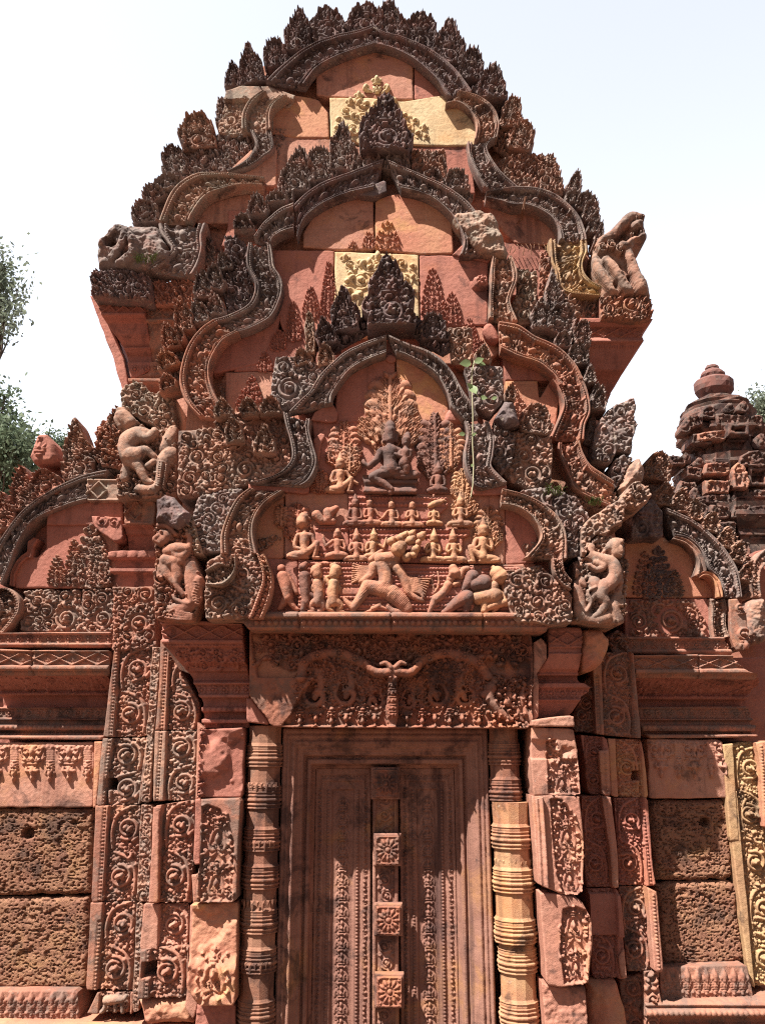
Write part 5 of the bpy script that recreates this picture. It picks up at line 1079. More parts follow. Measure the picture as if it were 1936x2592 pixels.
# ---- upper part of the corner, left of the lowest pediment
UC = carved('corner_block', 'c6', '720,1475 780,1480 980,1480 990,1700 1000,1880 975,1890 712,1900', Ya - .02, 5.7, 'carved pink sandstone', LIB, r=.026, amp=.035, vol=[(885, 1720, 66), (930, 1530, 60, -1)], mask=lambda g: (g.X > at('c6', 825, 0, Ya)[0]).astype(float))
block('diamond_panel', 'c6', '800,935 1000,935 990,1085 800,1085', Yw - .06, 5.7, 'carved pink sandstone', UC, lambda g, sd: (ground(g, sstep(.012, .018, sd), .012), lozenges(g, at('c6', 0, 1070, Yw)[1], at('c6', 0, 955, Yw)[1], at('c6', 815, 0, Yw)[0], at('c6', 1000, 0, Yw)[0], .105, .014)))
block('cornice', 'c6', '795,1090 990,1088 1000,1400 990,1480 730,1480 700,1370 690,1260 800,1240', Yw - .02, 5.7, 'red sandstone', UC, corn([1085, 1100, 1110, 1140, 1150, 1240, 1255, 1300, 1310, 1365, 1370, 1395, 1400, 1480], [.02, .02, -.03, -.05, -.08, -.12, -.02, -.02, -.08, -.08, -.01, -.01, -.07, -.07], 'c6', 850, Yw, None, beads=((1108, .006, .018), (1278, .03, .062))))
block('cornice_end', 'c6', '590,1030 780,1040 790,1180 740,1200 640,1130 600,1085', Yw - .02, 5.7, 'red sandstone', UC, lambda g, sd: (g.stamp(MO['volute'], *at('c6', 660, 1065, Yw), .05, 1, .02), g.stamp(MO['volute'], *at('c6', 740, 1075, Yw), .04, 1, .02)))

# ---- beasts at the ends of the frames
def beastL2(g, sd):                                        # lion-headed figure bending over a serpent
    mp = mpp('c6', Yw); ch = lambda *c: g.chain([(*at('c6', x, y, Yw - .16), r * mp * .70, (l if l else 0) * mp * .8) for x, y, r, l in c], .9, .0, base=-.02)
    ch((960, 520, 56, 20), (890, 520, 80, 30), (825, 570, 88, 30), (810, 640, 84, 34)); ch((905, 520, 44, 60), (960, 545, 36, 66), (1005, 500, 32, 50), (1000, 490, 22, 50))
    ch((830, 650, 80, 40), (890, 650, 70, 50), (950, 625, 44, 50), (1000, 660, 30, 40)); ch((840, 670, 70, 30), (900, 720, 52, 40), (930, 780, 38, 36), (950, 812, 34, 26), (980, 820, 24, 26)); ch((815, 700, 46, 10), (808, 790, 40, 10))
    ch((800, 410, 76, 40), (835, 440, 70, 36)); ch((762, 430, 34, 60), (785, 462, 30, 54)); ch((790, 360, 60, 30), (800, 340, 30, 20)); ch((775, 400, 16, 84)); ch((830, 470, 56, 10), (860, 500, 50, 20))
    ch((1100, 640, 80, 0), (1060, 690, 70, 14), (1040, 800, 50, 16), (1000, 860, 44, 16), (900, 860, 40, 10)); ch((1000, 690, 30, 40), (960, 720, 24, 50)); ch((1060, 600, 56, 0), (1100, 520, 60, 0), (1120, 470, 40, 0))
    for q in range(12): ch((1062 - q * 2, 705 + q * 14, 9, 86), (1040 - q * 2, 700 + q * 14, 9, 82)); ch((1085 - q * 2, 720 + q * 13, 9, 66))
    for x, y in ((1085, 615), (1040, 640), (845, 380), (770, 365), (810, 340)): g.stamp(MO['curl'], *at('c6', x, y, Yw - .16), 22 * mp, x, .03, lift=.03)
    g.H = g.H + .004 * fbm(g.X, g.Z, 34, 3, 3)
BL = carved('beast_terminal', 'c6', '742,905 745,770 790,720 775,600 780,500 745,420 760,345 800,335 870,400 960,470 1140,450 1135,640 1130,905', Yw - .18, Yw + .3, 'carved tan sandstone', LIB, r=.026, ext=beastL2, lab='carved beast bending over a serpent, upper left')
carved('leaf_plume', 'c6', '765,320 770,210 850,145 920,165 960,230 1110,225 1125,450 1040,470 990,440 890,400 800,330', Yw - .12, Yw + .3, 'pale lichened sandstone', BL, r=.03, amp=.045, vol=[(1050, 430, 40), (1050, 330, 44, -1), (950, 270, 36)], ext=lambda g, sd: [g.chain([(*at('c6', x + q * 14, y - q * 10, Yw - .12), .011) for x, y in ((780, 240), (870, 300), (960, 400))]) for q in range(5)])
carved('crest_row', 'c6', '720,430 770,330 800,340 780,500 790,720 640,700 640,520', Yw + .0, Yw + .3, 'carved pink sandstone', BL, r=.026)
def beastL1(g, sd):                                        # bird-headed guardian standing over a serpent
    Y = Y1f - .05; mp = mpp('c6', Y); ch = lambda *c: g.chain([(*at('c6', x, y, Y), r * mp * (.70 if r < 36 else .84), l * mp * .85) for x, y, r, l in c], .95, 0., base=-.02)
    ch((1060, 1240, 40, 40), (1120, 1230, 48, 50), (1180, 1230, 40, 46)); ch((1180, 1250, 36, 46), (1150, 1280, 40, 50), (1110, 1260, 34, 60))
    ch((1200, 1220, 30, 40), (1205, 1160, 26, 36), (1190, 1130, 22, 34)); ch((1040, 1150, 56, 40), (1030, 1170, 50, 50)); ch((1010, 1150, 24, 80), (985, 1175, 20, 76), (1020, 1195, 14, 80)); ch((1030, 1125, 14, 96)); ch((1000, 1075, 20, 40), (1060, 1080, 24, 40), (1110, 1130, 20, 30))
    ch((1050, 1300, 50, 30), (1100, 1310, 50, 40), (1140, 1300, 50, 36)); ch((1110, 1330, 44, 40), (1130, 1400, 36, 40), (1120, 1460, 30, 36), (1160, 1520, 24, 30)); ch((1040, 1320, 44, 20), (1060, 1390, 36, 30), (1130, 1470, 26, 30)); ch((1010, 1400, 26, 10), (1060, 1370, 30, 20))
    ch((1200, 1330, 60, 0), (1220, 1440, 66, 0), (1230, 1540, 60, 0), (1170, 1600, 60, 0), (1100, 1620, 50, 0)); ch((1190, 1480, 20, 50), (1210, 1580, 18, 50), (1120, 1560, 18, 46), (1100, 1530, 16, 40))
    ch((1010, 1340, 24, 20), (1000, 1400, 24, 10)); ch((1260, 1430, 36, 30), (1270, 1460, 20, 40))
    for q in range(9): ch((1240 + 8 * math.sin(q), 1440 + q * 18, 9, 62), (1262 + 8 * math.sin(q), 1446 + q * 18, 9, 52))
    for q in range(4): ch((1060, 1610 + q * 22, 12, 30), (1150, 1640 + q * 16, 12, 44), (1220, 1650 + q * 12, 10, 30))
    g.H = g.H + .004 * fbm(g.X, g.Z, 34, 3, 3)
GL = carved('guardian_terminal', 'c6', '985,1690 985,1400 1000,1290 975,1170 1000,1060 1110,1080 1180,1100 1260,1170 1240,1280 1310,1440 1300,1560 1240,1710', Y1f + .02, Y1t + .3, 'carved pink sandstone', LIB, r=.026, ext=beastL1, lab='bird headed guardian standing over a serpent, lower left')
eroded('worn_crown', 'c6', '1005,1060 1005,920 1060,888 1120,910 1160,960 1225,1010 1210,1080 1150,1110 1060,1080', Y1f - .02, Y1t + .3, 'dark lichened sandstone', GL, amp=.03, f=16, smooth=False)
carved('leaf_plume', 'c6', '1150,1060 1225,1010 1260,1120 1300,1270 1240,1270 1210,1180', Y1f, Y1t + .2, 'pale lichened sandstone', GL, r=.024)
def beastR1(g, sd):                                        # lion leaping out of a serpent's jaws
    Y = Y1f - .06; mp = mpp('c7', Y); ch = lambda *c: g.chain([(*at('c7', x, y, Y), r * mp * (.70 if r < 36 else .84), l * mp * .85) for x, y, r, l in c], .95, 0., base=-.02)
    ch((400, 1370, 42, 20), (400, 1420, 44, 30), (470, 1450, 50, 40), (540, 1480, 54, 50), (560, 1560, 56, 50), (520, 1620, 54, 46)); ch((430, 1470, 30, 60), (480, 1500, 34, 66), (440, 1520, 24, 70), (390, 1490, 20, 60))
    ch((560, 1360, 56, 40), (570, 1400, 50, 44)); ch((590, 1380, 30, 70), (600, 1400, 20, 76)); ch((520, 1370, 30, 60), (560, 1330, 34, 50), (600, 1335, 26, 56)); ch((575, 1420, 20, 70), (600, 1425, 14, 70)); ch((420, 1330, 20, 30), (440, 1320, 14, 40))
    ch((500, 1620, 52, 46), (470, 1680, 48, 46), (500, 1740, 36, 40), (470, 1800, 30, 34), (420, 1830, 26, 30)); ch((430, 1600, 50, 20), (440, 1660, 40, 30), (400, 1720, 34, 24)); ch((590, 1560, 34, 46), (600, 1600, 30, 40))
    ch((300, 1640, 60, 0), (330, 1720, 50, 6), (340, 1800, 60, 0), (420, 1850, 50, 0), (520, 1830, 50, 0)); ch((290, 1540, 46, 20)); ch((290, 1530, 34, 46)); ch((340, 1600, 46, 10), (360, 1620, 24, 30))
    ch((430, 1640, 14, 70), (380, 1670, 14, 60), (400, 1740, 14, 60), (370, 1800, 14, 56)); ch((600, 1500, 24, 10), (600, 1640, 34, 0), (560, 1760, 50, 0), (590, 1850, 50, 0))
    for q in range(6): ch((560, 1700 + q * 10, 8, 40), (625, 1690 + q * 14, 8, 20))
    for x, y in ((565, 1770), (600, 1800), (570, 1840), (600, 1870)): g.stamp(MO['volute'], *at('c7', x, y, Y), 30 * mp, x, .03)
    g.H = g.H + .004 * fbm(g.X, g.Z, 34, 3, 3)
GR = carved('beast_terminal', 'c7', '272,1480 330,1465 370,1440 340,1400 345,1320 420,1300 520,1310 600,1330 612,1420 585,1470 635,1480 625,1700 620,1830 590,1895 500,1900 270,1880 262,1700', Y1f + .04, Y1t + .3, 'carved tan sandstone', LIB, r=.026, auto=False, ext=beastR1, lab='lion leaping out of a serpent, lower right')
carved('leaf_plume', 'c7', '325,1440 325,1260 400,1170 500,1110 600,1050 620,1100 605,1150 600,1240 560,1230 520,1260 480,1310 430,1290 380,1340 350,1450', Y1f + .0, Y1t + .2, 'carved tan sandstone', GR, r=.026, amp=.03, ext=lambda g, sd: [g.chain([(*at('c7', 400 + q * 16, 1260 + q * 30, Y1f), .012), (*at('c7', 480 + q * 18, 1190 + q * 26, Y1f), .014), (*at('c7', 598, 1150 + q * 30, Y1f), .008)]) for q in range(3)])
def crestR2(g, sd):
    Y = Y2f; mp = mpp('c7', Y)
    for q in range(5): g.chain([(*at('c7', 430 + q * 22, 700 - q * 6, Y), .014), (*at('c7', 470 + q * 30, 590 + q * 10, Y), .018), (*at('c7', 560 + q * 26, 500 + q * 34, Y), .016), (*at('c7', 670 + q * 4, 410 + q * 50, Y), .008)], 1.2)
GN = carved('serpent_terminal', 'c7', '400,700 415,600 440,540 500,470 580,430 665,392 690,440 685,480 670,520 695,560 680,620 660,680 660,760 560,740 520,830 400,800', Y2f + .0, Y2t + .3, 'grey lichened sandstone', LIB, r=.03, amp=.035, vol=[(480, 800, 44)], ext=crestR2, lab='plumed serpent end of the second pediment on the right')
eroded('broken_stump', 'c7', '560,1010 600,900 640,830 700,800 735,900 720,960 650,1000 600,1060', Y2f + .04, Y2t + .4, 'carved tan sandstone', GN, amp=.05, f=11, smooth=False)
carved('worn_head', 'c7', '520,860 545,790 620,760 660,800 640,850 600,920 560,1000 530,960', Y2f + .02, Y2t + .4, 'grey lichened sandstone', GN, r=.03, amp=.05)
carved('worn_head', 'c7', '600,1050 640,980 690,940 760,980 785,1040 760,1090 700,1130 630,1110', Y1f + .12, Y2t + .2, 'carved tan sandstone', GN, r=.028, amp=.05, vol=[(690, 1050, 44)])
carved('broken_corner', 'c7', '610,1160 720,1130 790,1060 860,1150 870,1270 860,1320 660,1320 655,1250 612,1210', Yw - .15, 5.7, 'dark lichened sandstone', GN, r=.03, amp=.02, rough=.02)

# ---- wing on the right
HR = block('half_pediment', 'c7', '620,1200 860,1130 1060,1215 1240,1370 1350,1560 1380,1800 1300,2070 600,2100', Yw + .16, 6.0, 'red sandstone', LIB, lab='half pediment on the right, mostly in shadow')
HP = HR
tymw('c7', '600,1320 860,1325 900,1360 1000,1380 1090,1480 1100,1600 1230,1640 1230,1725 600,1722', 'orange sandstone')
tymw('c7', '600,1728 1145,1728 1290,1990 600,1995', 'red sandstone', .01)
fw('860,1130 960,1172 1060,1222 1150,1292 1232,1372 1292,1455 1342,1555 1368,1720', '925,1322 1010,1342 1082,1400 1122,1470 1145,1540 1200,1590 1225,1640 1245,1722', crop='c7', d=-1)
band('frame_lip', W('c7', '930,1322 1010,1345 1080,1405 1118,1475 1138,1545', Yw - .02), W('c7', '905,1345 985,1372 1045,1430 1075,1500 1060,1580', Yw - .02), Yw - .02, Yw + .14, 'carved tan sandstone', HR, plain_frame_fn())
band('frame_lip', W('c7', '1060,1580 1120,1550 1180,1570 1225,1625 1240,1722', Yw - .02), W('c7', '1085,1600 1120,1582 1160,1600 1190,1650 1205,1722', Yw - .02), Yw - .02, Yw + .14, 'orange sandstone', HR, plain_frame_fn())
carved('crest_row', 'c7', '770,960 850,960 950,1060 1080,1170 1200,1280 1300,1380 1380,1480 1420,1580 1445,1720 1370,1720 1342,1555 1290,1440 1200,1330 1060,1215 900,1130 790,1050', Yw + .04, Yw + .2, 'carved tan sandstone', HR, r=.026, amp=.035)
for a in ((715, 960, 890, 940, 832, 735), (780, 1120, 930, 1120, 870, 960), (900, 1150, 1040, 1190, 960, 990), (1000, 1190, 1100, 1240, 1060, 1060), (1100, 1260, 1200, 1330, 1170, 1150), (1200, 1360, 1300, 1440, 1270, 1260), (1290, 1450, 1360, 1540, 1350, 1350), (1340, 1580, 1420, 1660, 1420, 1480)):
    flame('c7', *a, Yw + .02, .16, 'carved tan sandstone', HR, blunt=.25)
tree_spray('c7', 820, 1715, 1400, 95, Yw + .045, 'dark lichened sandstone', HR, 51); tree_spray('c7', 730, 1715, 1430, 70, Yw + .048, 'carved pink sandstone', HR, 52); tree_spray('c7', 930, 1715, 1550, 50, Yw + .048, 'carved tan sandstone', HR, 53)
carved('frieze_block', 'c7', '640,1730 1060,1730 1140,1860 1150,1985 640,1985', Yw + .02, Yw + .3, 'carved pink sandstone', HR, r=.03, amp=.035, vol=[(915, 1870, 88), (700, 1880, 58, -1), (1060, 1890, 40)])
fw('1255,1735 1265,1800 1260,1900 1285,1985', '1150,1735 1165,1800 1165,1900 1175,1985', 'carved tan sandstone', 'c7', Yw + .02)
block('corner_block', 'c7', '1285,1735 1340,1730 1400,1830 1425,2060 1330,2070 1300,1990', Yw - .02, 5.7, 'carved pink sandstone', HR, lambda g, sd: (g.stamp(MO['volute'], *at('c7', 1375, 1970, Yw), .055, 0, .04), g.stamp(MO['volute'], *at('c7', 1350, 1800, Yw), .04, 0, .04), g.stamp(MO['bud'], *at('c7', 1385, 2040, Yw), .04, 0, .03)))
wr = block('cornice', 'b5', '620,162 1370,165 1425,250 1440,282 640,270', Yc + .10, 5.7, 'carved pink sandstone', LIB, corn([160, 180, 184, 240, 250, 262, 285], [.03, .03, 0, 0, .02, .02, .0], 'b5', 1000, Yc + .1, None, petals=((212, .030, .064),)), wob=.003)
block('diamond_frieze', 'b5', '780,282 1205,280 1430,285 1530,390 1615,410 1600,440 800,425', Yc, 5.7, 'carved pink sandstone', wr, lambda g, sd: (corn([280, 290, 295, 370, 378, 400, 405, 412, 440], [.02, .02, 0, 0, .02, .02, .0, -.02, -.03], 'b5', 1000, Yc, (300, 368), .15, ((415, .006, .017),))(g, sd), joint(g, *at('b5', 1212, 270, Yc), *at('b5', 1218, 440, Yc))), wob=.003)
block('leaf_cavetto', 'b5', '800,430 1610,430 1640,480 1600,610 820,620', Yc + .06, 5.7, 'red sandstone', wr, lambda g, sd: (corn([430, 460, 500, 530, 540, 560, 570, 610, 620], [.0, -.07, -.15, -.19, -.16, -.16, -.24, -.25, -.23], 'b5', 1000, Yc + .06, None, beads=((550, .006, .018),))(g, sd), foliate(g, (g.Z > at('b5', 0, 528, Yc)[1]) & (sd > .01), .030, 6, .032)), wob=.003)
block('lotus_moulding', 'b5', '820,615 1590,608 1625,660 1600,820 890,830 830,700', Yc + .10, 5.7, 'carved pink sandstone', wr, corn([610, 625, 630, 690, 700, 715, 735, 742, 780, 788, 800, 806, 830], [-.14, -.12, -.15, -.14, -.09, -.13, -.13, -.05, -.05, -.11, -.07, .0, .0], 'b5', 1000, Yc + .10, None, beads=((760, .013, .028),), petals=((660, .032, .066),)), wob=.003)
WR = block('wall', 'b5', '880,835 1350,838 1375,850 1405,1222 890,1228', Yl, 5.7, 'pink sandstone', LIB, pendants('b5', Yl, [965, 1080, 1180, 1290, 1390], 860, 1085, 0), wob=.006, lab='right wing wall of smooth stone over pitted laterite blocks')
block('laterite_block', 'b6', '890,66 1395,62 1425,250 1450,560 1380,590 935,606', Yl + .02, 5.7, 'laterite', WR, pitted(3, ((1265, 215, .034, .08),), 'b6', Yl), wob=.014, bev=.03, res=.0045)
block('laterite_block', 'b6', '935,612 1420,592 1470,640 1500,900 1530,1120 1480,1150 980,1165', Yl + .02, 5.7, 'laterite', WR, pitted(4, ((1190, 730, .012, .03), (1310, 740, .012, .03)), 'b6', Yl), wob=.014, bev=.03, res=.0045)
br = block('base_moulding', 'b6', '960,1168 1530,1145 1580,1370 960,1395', Yl - .06, 5.7, 'carved pink sandstone', LIB, lotusrow('b6', Yl - .06, [1010, 1075, 1140, 1210, 1265, 1320, 1380, 1445, 1500], 1180, 1370), wob=.004)
block('plinth', 'b6', '860,1398 1750,1365 1800,1760 860,1760', Yl - .12, 5.7, 'carved pink sandstone', br, corn([1370, 1400, 1420, 1435, 1470, 1475, 1530, 1600, 1700], [-.04, .02, .0, .03, .03, -.02, -.05, .04, .08], 'b6', 1200, Yl - .1, None, beads=((1452, .014, .028),)))
# yellow jamb on the far right
Yy = 5.30
def jambfn(crop, Y, a, b, seed):
    return lambda g, sd: (scroll_panel(g, sd, np.array(at(crop, *a, Y)), np.array(at(crop, *b, Y)), .085, .24, seed))
JR = block('door_jamb', 'b5', '1375,868 1590,845 1640,1000 1680,1500 1420,1500', Yy, 5.7, 'ochre jamb sandstone', LIB, jambfn('b5', Yy, (1580, 1480), (1540, 880), 31), lab='yellow scrolled jamb at the far right')
block('jamb_block', 'b6', '1400,20 1650,-40 1790,1290 1565,1300 1530,1130 1440,400', Yy + .005, 5.7, 'ochre jamb sandstone', JR, jambfn('b6', Yy, (1690, 1270), (1570, 20), 32))
block('jamb_strip', 'b5', '1595,860 1665,840 1700,1420 1640,1420 1620,1000', Yy - .03, 5.7, 'orange sandstone', JR, lambda g, sd: beads_px(g, 'b5', Yy - .03, 1625, 870, 1660, 1400, .007, .018, .008))

# ---- pilasters on the right
PC = pil('b5', '520,378 600,258 785,258 838,828 545,800', Ya - .02, 'carved pink sandstone', lab='right pilaster carved with running scrolls, in shadow', fn=lambda g, sd: (beads_px(g, 'b5', Ya - .02, 762, 262, 802, 820, .008, .019, .010, sunk=.010), beads_px(g, 'b5', Ya - .02, 545, 420, 560, 790, .008, .019, .010, sunk=.010), scroll_panel(g, sd, np.array(at('b5', 690, 822, Ya)), np.array(at('b5', 665, 265, Ya)), .085, .25, 11)))
carved('corner_block', 'b5', '400,700 470,450 530,400 545,800 400,780', Ya + .04, 5.7, 'carved pink sandstone', PC, r=.03, vol=[(480, 600, 50)])
carved('corner_block', 'c7', '560,1930 640,1980 640,2100 600,2090 490,2030 480,1980', Ya + .06, 5.7, 'carved pink sandstone', PC, r=.03)
PA = PC
seg('440,805 605,820 625,905 640,1205 500,1200 470,1000', Yb + .1, None, (540, 1195, 520, 830), .05, .2, 12, 'red sandstone', 'b5')
seg('620,830 835,835 860,960 882,1218 640,1212', Ya, None, (770, 1210, 750, 840), .07, .22, 13, 'orange sandstone', 'b5', fn2=hole('b5', 815, 1075, .028, .028, Ya, .12))
block('pilaster_edge', 'b5', '560,910 625,905 640,1205 580,1205', Yb + .07, 5.7, 'pink sandstone', PC, lambda g, sd: beads_px(g, 'b5', Yb + .07, 600, 920, 615, 1200, .006, .018, .008))
seg('450,42 585,38 640,300 680,490 690,640 485,645', Yb + .08, None, (555, 635, 535, 50), .07, .22, 14, 'red sandstone', 'b6')
block('pilaster_edge', 'b6', '580,38 640,45 660,200 682,440 690,645 650,645 632,400', Yb + .04, 5.7, 'pink sandstone', PC, lambda g, sd: beads_px(g, 'b6', Yb + .04, 610, 50, 665, 640, .006, .018, .008))
seg('660,52 880,50 915,510 935,630 700,632', Ya - .01, (845, 60, 905, 625), (780, 628, 760, 60), .075, .25, 15, 'red sandstone', 'b6')
seg('488,655 685,650 712,900 740,1240 530,1255', Yb + .07, None, (600, 1240, 580, 680), .07, .25, 16, 'red sandstone', 'b6', skip=(1,))
block('pilaster_edge', 'b6', '690,1100 725,1040 745,1240 705,1240', Yb + .04, 5.7, 'pink sandstone', PC)
seg('692,640 890,636 920,900 915,1195 760,1205', Ya - .01, None, (820, 1190, 790, 645), .08, .26, 17, 'carved pink sandstone', 'b6')
block('pilaster_edge', 'b6', '880,640 940,670 985,1198 925,1200 900,900', Ya - .06, 5.7, 'pink sandstone', PC, lambda g, sd: beads_px(g, 'b6', Ya - .06, 915, 680, 955, 1190, .007, .018, .009))
eroded('broken_foot', 'b6', '480,1265 680,1250 750,1500 770,1760 500,1760', Yb + .05, 5.7, 'orange sandstone', PC, amp=.03, f=6, smooth=False)
carved('corner_block', 'b6', '700,1250 870,1210 880,1400 870,1740 760,1740', Ya + .03, 5.7, 'lintel sandstone', PC, r=.04, amp=.03)
carved('corner_block', 'b6', '870,1205 960,1200 990,1440 960,1740 870,1740', Ya - .03, 5.7, 'carved pink sandstone', PC, r=.03, amp=.03)

# ---- front pillars that carry the lowest pediment
def vine_motif(g, crop, Y, x, y, s, rot=0):
    mp = mpp(crop, Y) * s; c = at(crop, x, y, Y)
    for sg in (-1, 1):
        g.chain([(c[0] + sg * a * mp, c[1] + b * mp, r * mp) for a, b, r in ((0, 72, 8), (30, 54, 9), (42, 18, 11), (52, -22, 12), (36, -54, 11), (8, -48, 9))], 1.3)
        g.stamp(MO['volute'], c[0] + sg * 22 * mp, c[1] - 24 * mp, 19 * mp, 0, .028, -sg)
        for a, b, q in ((66, 40, .4), (74, -4, .9), (70, -52, 1.6), (40, 86, 0), (60, 108, .3), (30, -80, 2.2)): g.stamp(MO['comma' if q > .5 else 'curl'], c[0] + sg * a * mp, c[1] + b * mp, 17 * mp, -sg * q, .028, sg)
        g.chain([(c[0] + sg * 8 * mp, c[1] - 66 * mp, 7 * mp), (c[0] + sg * 40 * mp, c[1] - 104 * mp, 8 * mp), (c[0] + sg * 62 * mp, c[1] - 140 * mp, 5 * mp)], 1.3)
    g.stamp(MO['leaf'], c[0], c[1] + 20 * mp, 32 * mp, 0, .032); g.stamp(MO['cup'], c[0], c[1] + 96 * mp, 32 * mp, 0, .034); g.stamp(MO['bud'], c[0], c[1] + 134 * mp, 22 * mp, 0, .028)
def pillar_fn(crop, Y, P, cs, r=.022):
    P = W(crop, P, Y)
    def fn(g, sd):
        s2, _, _ = poly_sd(g.X, g.Z, P)
        ground(g, sstep(0, .008, s2), .032)
        ok = s2 > .008
        for x, y, s in cs:
            q = at(crop, x, y, Y); ok &= ~((np.abs(g.X - q[0]) < 72 * s * mpp(crop, Y)) & (np.abs(g.Z - q[1]) < 125 * s * mpp(crop, Y)))
        foliate(g, ok, r, int(x), .030)
        for x, y, s in cs: vine_motif(g, crop, Y, x, y, s)
    return fn
PL = block('front_pillar', 'b1', '1290,880 1565,868 1552,1320 1270,1322', Yp, 5.6, 'red sandstone', LIB, lambda g, sd: (np.copyto(g.H, g.H - .045 * sstep(-.2, .25, fbm(g.X, g.Z, 5, 3)) * (g.X > at('b1', 1330, 0, Yp)[0])), foliate(g, (g.X > at('b1', 1312, 0, Yp)[0]) & (g.X < at('b1', 1350, 0, Yp)[0]), .024, 3, .025)), lab='left front pillar with its upper and lower blocks broken')
block('pillar_block', 'b2', '1295,58 1552,52 1530,380 1525,705 1490,725 1255,722 1270,550 1285,480', Yp - .02, 5.6, 'carved pink sandstone', PL, pillar_fn('b2', Yp - .02, '1298,100 1340,90 1420,120 1480,250 1510,330 1495,720 1275,720', [(1395, 330, 1.05), (1385, 620, .95)]))
block('pillar_block', 'b2', '1235,735 1525,730 1525,1150 1520,1370 1280,1375 1215,1250', Yp + .01, 5.6, 'orange sandstone', PL, lambda g, sd: (np.copyto(g.H, g.H + .05 * sstep(at('b2', 0, 1050, Yp)[1], at('b2', 0, 1100, Yp)[1] - .04, g.Z) - .03 * sstep(0, .3, fbm(g.X, g.Z, 5, 9))), np.copyto(g.B, g.H), vine_motif(g, 'b2', Yp, 1375, 1210, 1.25)), rough=.015)
block('pillar_block', 'b2', '1270,1380 1515,1372 1515,1740 1230,1740', Yp + .08, 5.6, 'red sandstone', PL, rough=.02)
PR = block('front_pillar', 'b5', '120,755 390,765 415,900 440,1200 130,1205 112,1000', Yp - .06, 5.6, 'pink sandstone', LIB, lambda g, sd: (np.copyto(g.H, g.H - .03 * sstep(0, .3, fbm(g.X, g.Z, 6, 2)) * (g.Z > at('b5', 0, 960, Yp)[1])), pillar_fn('b5', Yp - .06, '215,840 280,830 300,960 420,960 435,1195 225,1195', [(325, 1150, .9)])(g, sd)), lab='right front pillar of cracked pale pink stone')
block('pillar_block', 'b6', '118,38 250,34 430,40 460,330 455,640 430,690 310,685 160,620', Yp - .07, 5.6, 'pink sandstone', PR, pillar_fn('b6', Yp - .07, '235,45 320,60 400,180 430,280 455,330 450,640 420,685 320,680 280,560 250,300', [(358, 330, .95), (375, 610, .9), (345, 190, .5)]))
block('pillar_block', 'b6', '170,680 320,685 440,720 510,850 520,1000 490,1270 300,1300 215,1280', Yp - .06, 5.6, 'pink sandstone', PR, pillar_fn('b6', Yp - .06, '320,780 400,760 480,790 510,870 500,1000 470,1270 330,1280 300,1050', [(400, 910, .95), (415, 1190, .8)]))
block('pillar_block', 'b6', '185,1268 290,1300 470,1290 500,1760 220,1760', Yp - .02, 5.6, 'pink sandstone', PR, rough=.02)
band('pillar_side', W('b6', '135,60 150,300 160,610', Yp - .06), W('b6', '185,45 205,300 225,640', Yp - .06), Yp - .09, Yp + .1, 'pink sandstone', PR, plain_frame_fn(rim=.015))
# capitals
KL = block('capital', 'b1', '1040,195 1300,185 1560,205 1575,560 1590,560 1580,870 1275,868 1270,700 1190,520 1110,410 1042,325', Y1f + .20, 5.5, 'red sandstone', LIB,
           lambda g, sd: (corn([190, 205, 210, 300, 308, 325, 330, 345, 350, 440, 460, 490, 500, 545, 570, 580, 585, 640, 650, 665, 670, 720, 735, 760, 768, 805, 812, 835, 840, 870], [.02, .02, 0, 0, .02, .02, -.01, -.01, -.04, -.08, -.13, -.13, -.16, -.18, -.12, -.12, -.15, -.15, -.12, -.12, -.17, -.17, -.12, -.12, -.17, -.17, -.10, -.10, -.16, -.16], 'b1', 1300, Y1f + .2, (212, 298), .14, ((338, .006, .018), (745, .015, .032)), ((615, .032, .066),))(g, sd), foliate(g, (g.Z < at('b1', 0, 350, Y1f + .2)[1]) & (g.Z > at('b1', 0, 470, Y1f + .2)[1]) & (sd > .01), .030, 8, .034)), res=.0042, lab='left capital stepping in under the lowest pediment')
KR = block('capital', 'b5', '222,112 300,100 430,108 440,150 432,380 448,440 520,490 515,520 470,540 440,600 400,670 270,690 160,700 165,560 150,480 170,380 225,300', Y1f + .22, 5.5, 'red sandstone', LIB,
           corn([100, 130, 235, 240, 265, 275, 370, 385, 405, 412, 450, 462, 490, 500, 560, 570, 590, 700], [.04, .05, .05, .02, .02, .04, -.02, -.06, -.05, -.10, -.12, -.05, -.05, -.09, -.09, -.05, -.08, -.13], 'b5', 350, Y1f + .22, (140, 225), .12, (), ((525, .035, .07),)), lab='right capital, cracked and broken at its corner')
eroded('broken_corner', 'b5', '440,130 540,110 620,185 600,290 560,360 490,390 455,350', Y1f + .22, 5.3, 'orange sandstone', KR, amp=.06, f=5)
block('capital_side', 'b5', '130,200 180,165 215,200 215,310 150,400 165,480 160,700 125,710 125,400', Y1f + .20, 5.4, 'pink sandstone', KR, rough=.012)
block('capital_base', 'b5', '120,710 200,695 395,675 400,750 120,752', Yp - .10, 5.4, 'pink sandstone', KR, rough=.012)
